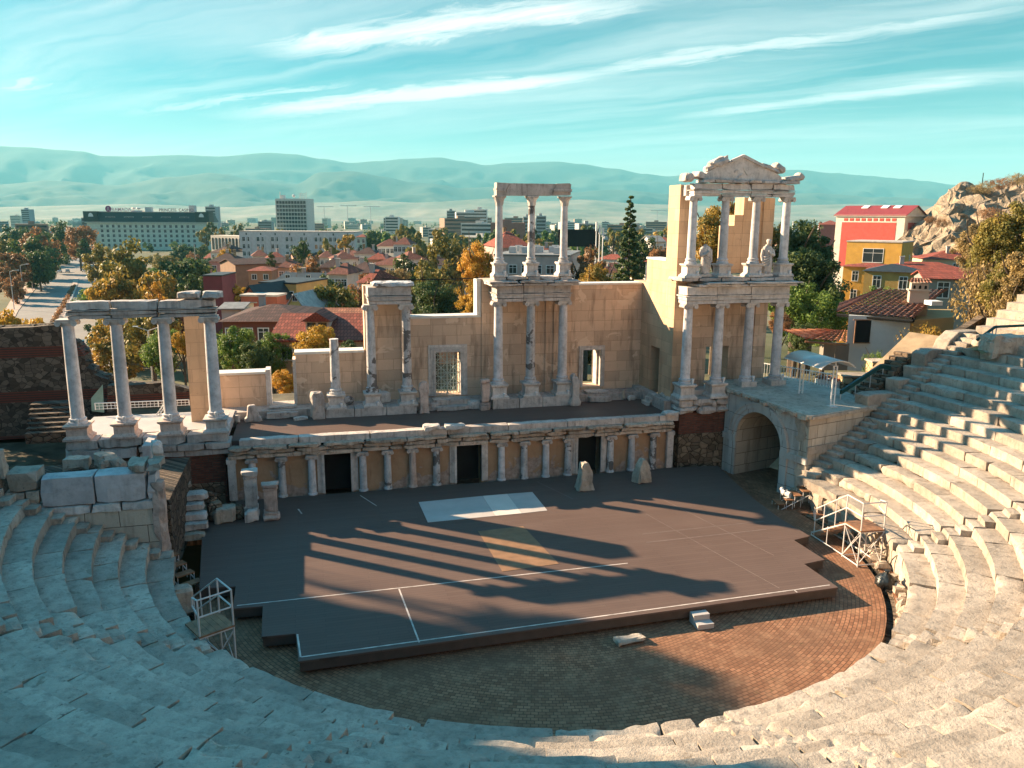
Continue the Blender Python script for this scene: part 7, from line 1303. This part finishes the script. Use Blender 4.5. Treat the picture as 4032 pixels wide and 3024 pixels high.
# ---- houses and trees added out of view, shaped to shade the left seats
su, sn = Vector((-math.cos(rad(38)), math.sin(rad(38)), 0)), Vector((math.sin(rad(38)), math.cos(rad(38)), 0))
def cast(a, s, z): p = su * a + sn * s; return Vector((p.x, p.y, z))
MASK = []
for s0, s1, top, lab in ((-26, -8, 29.0, 'tall unseen house added at the far left for its shade, nearest the viewer'), (-8, 12.4, 28.0, 'middle unseen house added at the far left for its shade'), (12.4, 19.2, 23.8, 'unseen house added at the far left for its shade, nearest the boulevard')):
    Mo = Matrix.Translation(cast(60, s0, 0)) @ Matrix.Rotation(math.atan2(sn.y, sn.x), 4, 'Z'); p = Mo.translation; t = thing('shading_house', lab, 'house', (p.x, p.y, 8)); Lh = s1 - s0
    MB().box(0, Lh, 0, 10, 6, top, 0, Mo).build('wall', wallm((.45, .36, .28)), t); mb = MB(); mb.box(-.2, Lh + .2, -.2, 10.4, top, top + .4, 0, Mo); mb.build('roof', RM['brown'], t)
    for k in range(int(Lh / 3)): window(t, Mo, 1.5 + 3 * k, top - 3, 1, 1.5); window(t, Mo, 1.5 + 3 * k, top - 6.5, 1, 1.5)
def caster_tree(a, s, ztop, r, sp, lab, kind='A'):  # trees added out of view as shadow casters
    p = cast(a, s, 0); zb = gz(p.x, p.y); t = thing('broadleaf_tree', lab, 'tree', (p.x, p.y, zb)); me = CR[kind][0]; c = bpy.data.objects.new('crown', me); COL.objects.link(c); c.parent = t; hc = r * 2; c.location = (0, 0, ztop - hc - zb); c.scale = (r, r, hc / 2.08); c.material_slots[0].link = 'OBJECT'; c.material_slots[0].material = LM[sp]
    k = bpy.data.objects.new('trunk', TRK); COL.objects.link(k); k.parent = t; H = ztop - zb - r * .4; k.scale = (3, 3, H / .85)
caster_tree(58, 20.0, 23.2, 1.75, 'olive', 'unseen olive tree added to shade the orchestra, beside the house nearest the boulevard', 'N'); caster_tree(48, 20.4, 12.6, 2.0, 'dark', 'unseen dark tree added for its shade below the house nearest the boulevard', 'N'); caster_tree(50, 18.8, 13.6, 2.6, 'dark', 'second unseen dark tree added for its shade below the houses', 'N'); caster_tree(48, 23.6, 8.2, 2.2, 'green', 'low unseen green tree added to shade the dark steps at the left', 'N'); caster_tree(48, 26.6, 7.6, 2.2, 'dark', 'low unseen dark tree added for its shade, farthest along the left hill', 'N')
HAZE = 7e-5
# ================================================================== CAMERA, SUN, SKY, HAZE
cd = bpy.data.cameras.new('camera'); cam = bpy.data.objects.new('camera', cd); COL.objects.link(cam); SC.camera = cam
cd.sensor_width = 36; cd.lens = 36 * FPX / 4032; cd.clip_end = 60000; cd.clip_start = .2
Mx = Matrix((RT, UP, -FW)).transposed().to_4x4(); Mx.translation = CAM; cam.matrix_world = Mx
SAZ, SEL = rad(38), rad(22.7)          # shadows run towards (cos, -sin)
SUND = Vector((-math.cos(SAZ) * math.cos(SEL), math.sin(SAZ) * math.cos(SEL), math.sin(SEL)))
ld = bpy.data.lights.new('sun', 'SUN'); ld.energy = 5.0; ld.angle = rad(.5); ld.color = (1, .73, .47); sun = bpy.data.objects.new('sun', ld); COL.objects.link(sun); sun.rotation_euler = SUND.to_track_quat('Z', 'Y').to_euler(); sun.location = SUND * 80
w = bpy.data.worlds.new('World'); SC.world = w; w.use_nodes = True; nt = w.node_tree; nt.nodes.clear()
def wn(t, **k):
    n = nt.nodes.new(t)
    for a, b in k.items(): setattr(n, a, b)
    return n
def wl(a, b): nt.links.new(a, b)
def wm(op, a, b=None, c=None):
    n = wn('ShaderNodeMath', operation=op)
    for i, q in enumerate((a, b, c)):
        if q is None: continue
        if hasattr(q, 'node'): wl(q, n.inputs[i])
        else: n.inputs[i].default_value = q
    return n.outputs[0]
def wramp(f, stops):
    r = wn('ShaderNodeValToRGB'); wl(f, r.inputs[0])
    while len(r.color_ramp.elements) < len(stops): r.color_ramp.elements.new(.5)
    for e, (p, c) in zip(r.color_ramp.elements, stops): e.position = p; e.color = (c, c, c, 1) if not isinstance(c, tuple) else c + (1,)
    return r.outputs[0]
def wmix(f, a, b, mode='MIX'):
    m = wn('ShaderNodeMix', data_type='RGBA', blend_type=mode)
    for s, q in ((0, f), (6, a), (7, b)):
        if hasattr(q, 'node'): wl(q, m.inputs[s])
        else: m.inputs[s].default_value = q if not isinstance(q, tuple) else q + (1,)
    return m.outputs[2]
sky = wn('ShaderNodeTexSky', sky_type='NISHITA', sun_disc=False); sky.sun_elevation = SEL; sky.sun_rotation = math.atan2(SUND.x, SUND.y); sky.air_density = 1.0; sky.dust_density = .6; sky.ozone_density = 1.0; sky.altitude = 200
tc = wn('ShaderNodeTexCoord').outputs['Generated']; sp_ = wn('ShaderNodeSeparateXYZ'); wl(tc, sp_.inputs[0]); X, Y, Z = sp_.outputs
zz = wm('MAXIMUM', Z, .0); den = wm('ADD', zz, .055)
px, py = wm('DIVIDE', X, den), wm('DIVIDE', Y, den)
ax, ay = -.695, .719       # cirrus bands run along this heading
al = wm('ADD', wm('MULTIPLY', px, ax), wm('MULTIPLY', py, ay)); ac = wm('ADD', wm('MULTIPLY', px, -ay), wm('MULTIPLY', py, ax))
def vec(a, b, c=0):
    n = wn('ShaderNodeCombineXYZ'); wl(a, n.inputs[0]); wl(b, n.inputs[1]); n.inputs[2].default_value = c; return n.outputs[0]
def wnoise(v, s, det=6, r=.6, d=0, col=False):
    n = wn('ShaderNodeTexNoise'); wl(v, n.inputs[0]); n.inputs['Scale'].default_value = s; n.inputs['Detail'].default_value = det; n.inputs['Roughness'].default_value = r; n.inputs['Distortion'].default_value = d; return n.outputs[0]
def project(u, v):
    d = ray(u, v).normalized(); q = max(d.z, 0) + .055; p = (d.x / q, d.y / q); return p[0] * ax + p[1] * ay, -p[0] * ay + p[1] * ax
warp = wm('MULTIPLY', wm('SUBTRACT', wnoise(vec(wm('MULTIPLY', al, .5), wm('MULTIPLY', ac, .5)), 1.1, 4), .5), .8)
acw = wm('ADD', ac, warp)
n1 = wnoise(vec(wm('MULTIPLY', al, .22), wm('MULTIPLY', acw, 1.5), 3.1), 1.0, 7, .62, .5)
n2 = wnoise(vec(wm('MULTIPLY', al, .9), wm('MULTIPLY', acw, 3.4), 7.7), 1.0, 7, .68, 1.0)
n3 = wnoise(vec(wm('MULTIPLY', al, 1.6), wm('MULTIPLY', acw, 5.5), 1.7), 1.0, 8, .72, 1.4)
# named bands where the photograph has its long streaks
mask = None
for (u0, v0), (u1, v1), wd, amt in (((560, 245), (1250, 165),   .26, 1.0), ((620, 105), (1330, 12), .24, .95), ((1250, 160), (2150, 25), .14, .6), ((10, 195), (60, 165), .10, .6), ((1500, 250), (2200, 165), .22, .55), ((300, 240), (720, 185), .10, .5)):
    a0, c0 = project(u0, v0); a1, c1 = project(u1, v1); lo, hi = min(a0, a1), max(a0, a1)
    tt = wm('DIVIDE', wm('SUBTRACT', al, a0), (a1 - a0)); cc = wm('ADD', wm('MULTIPLY', tt, c1 - c0), c0)
    off_ = wm('SUBTRACT', wm('ADD', ac, wm('MULTIPLY', warp, .55)), cc); dist = wm('DIVIDE', wm('ADD', wm('ABSOLUTE', off_), wm('MULTIPLY', wm('SUBTRACT', n3, .5), .55)), wd)
    m = wramp(dist, [(0, 1), (.35, .75), (1, 0)]); e = wm('MULTIPLY', wramp(wm('ADD', tt, .25), [(.05, 0), (.4, 1)]), wramp(wm('SUBTRACT', 1.25, tt), [(.05, 0), (.4, 1)]))
    m = wm('MULTIPLY', wm('MULTIPLY', m, e), amt); mask = m if mask is None else wm('MAXIMUM', mask, m)
streak = wm('MULTIPLY', mask, wm('ADD', .1, wm('MULTIPLY', wm('MULTIPLY', n2, wm('ADD', n3, n1)), 2.0)))
veil = wramp(n1, [(.44, 0), (.72, .75)]); wisp = wm('MULTIPLY', wramp(n2, [(.46, 0), (.75, .7)]), wramp(n1, [(.38, .2), (.6, 1)]))
cl = wm('MAXIMUM', wm('MAXIMUM', wm('MULTIPLY', veil, .62), wm('MULTIPLY', wisp, .6)), wm('MINIMUM', streak, 1.0))
cl = wm('MULTIPLY', cl, wramp(zz, [(.0, .35), (.12, 1), (.30, 1), (.45, .4)]))
front = wm('ADD', wm('MULTIPLY', X, HF.x), wm('MULTIPLY', Y, HF.y))
skyc = wmix(1.0, wmix(1.0, sky.outputs[0], wramp(wm('ADD', wm('MULTIPLY', front, .5), .5), [(.35, .62), (.72, 1)]), 'MULTIPLY'), wramp(zz, [(0, (3.0, 1.75, 1.6)), (.04, (2.2, 1.6, 1.5)), (.09, (1.0, 1.28, 1.26)), (.15, (.38, 1.08, 1.10)), (.32, (.30, 1.02, 1.05)), (1, (.34, .98, 1.08))]), 'MULTIPLY')
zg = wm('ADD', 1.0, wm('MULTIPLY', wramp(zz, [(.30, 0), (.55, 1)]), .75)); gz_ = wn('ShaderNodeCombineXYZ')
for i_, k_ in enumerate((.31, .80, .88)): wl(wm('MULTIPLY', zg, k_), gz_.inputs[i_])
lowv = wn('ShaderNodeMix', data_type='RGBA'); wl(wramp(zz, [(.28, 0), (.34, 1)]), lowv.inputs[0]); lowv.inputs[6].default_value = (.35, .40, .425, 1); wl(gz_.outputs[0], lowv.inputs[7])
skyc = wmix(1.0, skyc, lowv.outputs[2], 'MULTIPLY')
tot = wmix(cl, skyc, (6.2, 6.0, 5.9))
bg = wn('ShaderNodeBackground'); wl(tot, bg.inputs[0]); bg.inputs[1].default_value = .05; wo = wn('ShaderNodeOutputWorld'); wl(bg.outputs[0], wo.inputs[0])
if HAZE:
    mb = MB(); mb.box(-12000, 13000, -400, 13200, -21, 1120); t = bpy.data.materials.new('haze_air'); t.use_nodes = True; t.node_tree.nodes.clear(); vo = t.node_tree.nodes.new('ShaderNodeVolumePrincipled'); vo.inputs['Color'].default_value = (.27, .84, 1.0, 1); vo.inputs['Density'].default_value = HAZE; vo.inputs['Anisotropy'].default_value = .0
    oo = t.node_tree.nodes.new('ShaderNodeOutputMaterial'); t.node_tree.links.new(vo.outputs[0], oo.inputs['Volume']); o = mb.build('haze', t); o['kind'] = 'stuff'
SC.view_settings.view_transform = 'Standard'; SC.view_settings.look = 'None'; SC.view_settings.exposure = 2.1; SC.view_settings.gamma = 1
SC.cycles.max_bounces = 6; SC.cycles.diffuse_bounces = 3; SC.cycles.volume_bounces = 0; SC.cycles.use_denoising = True
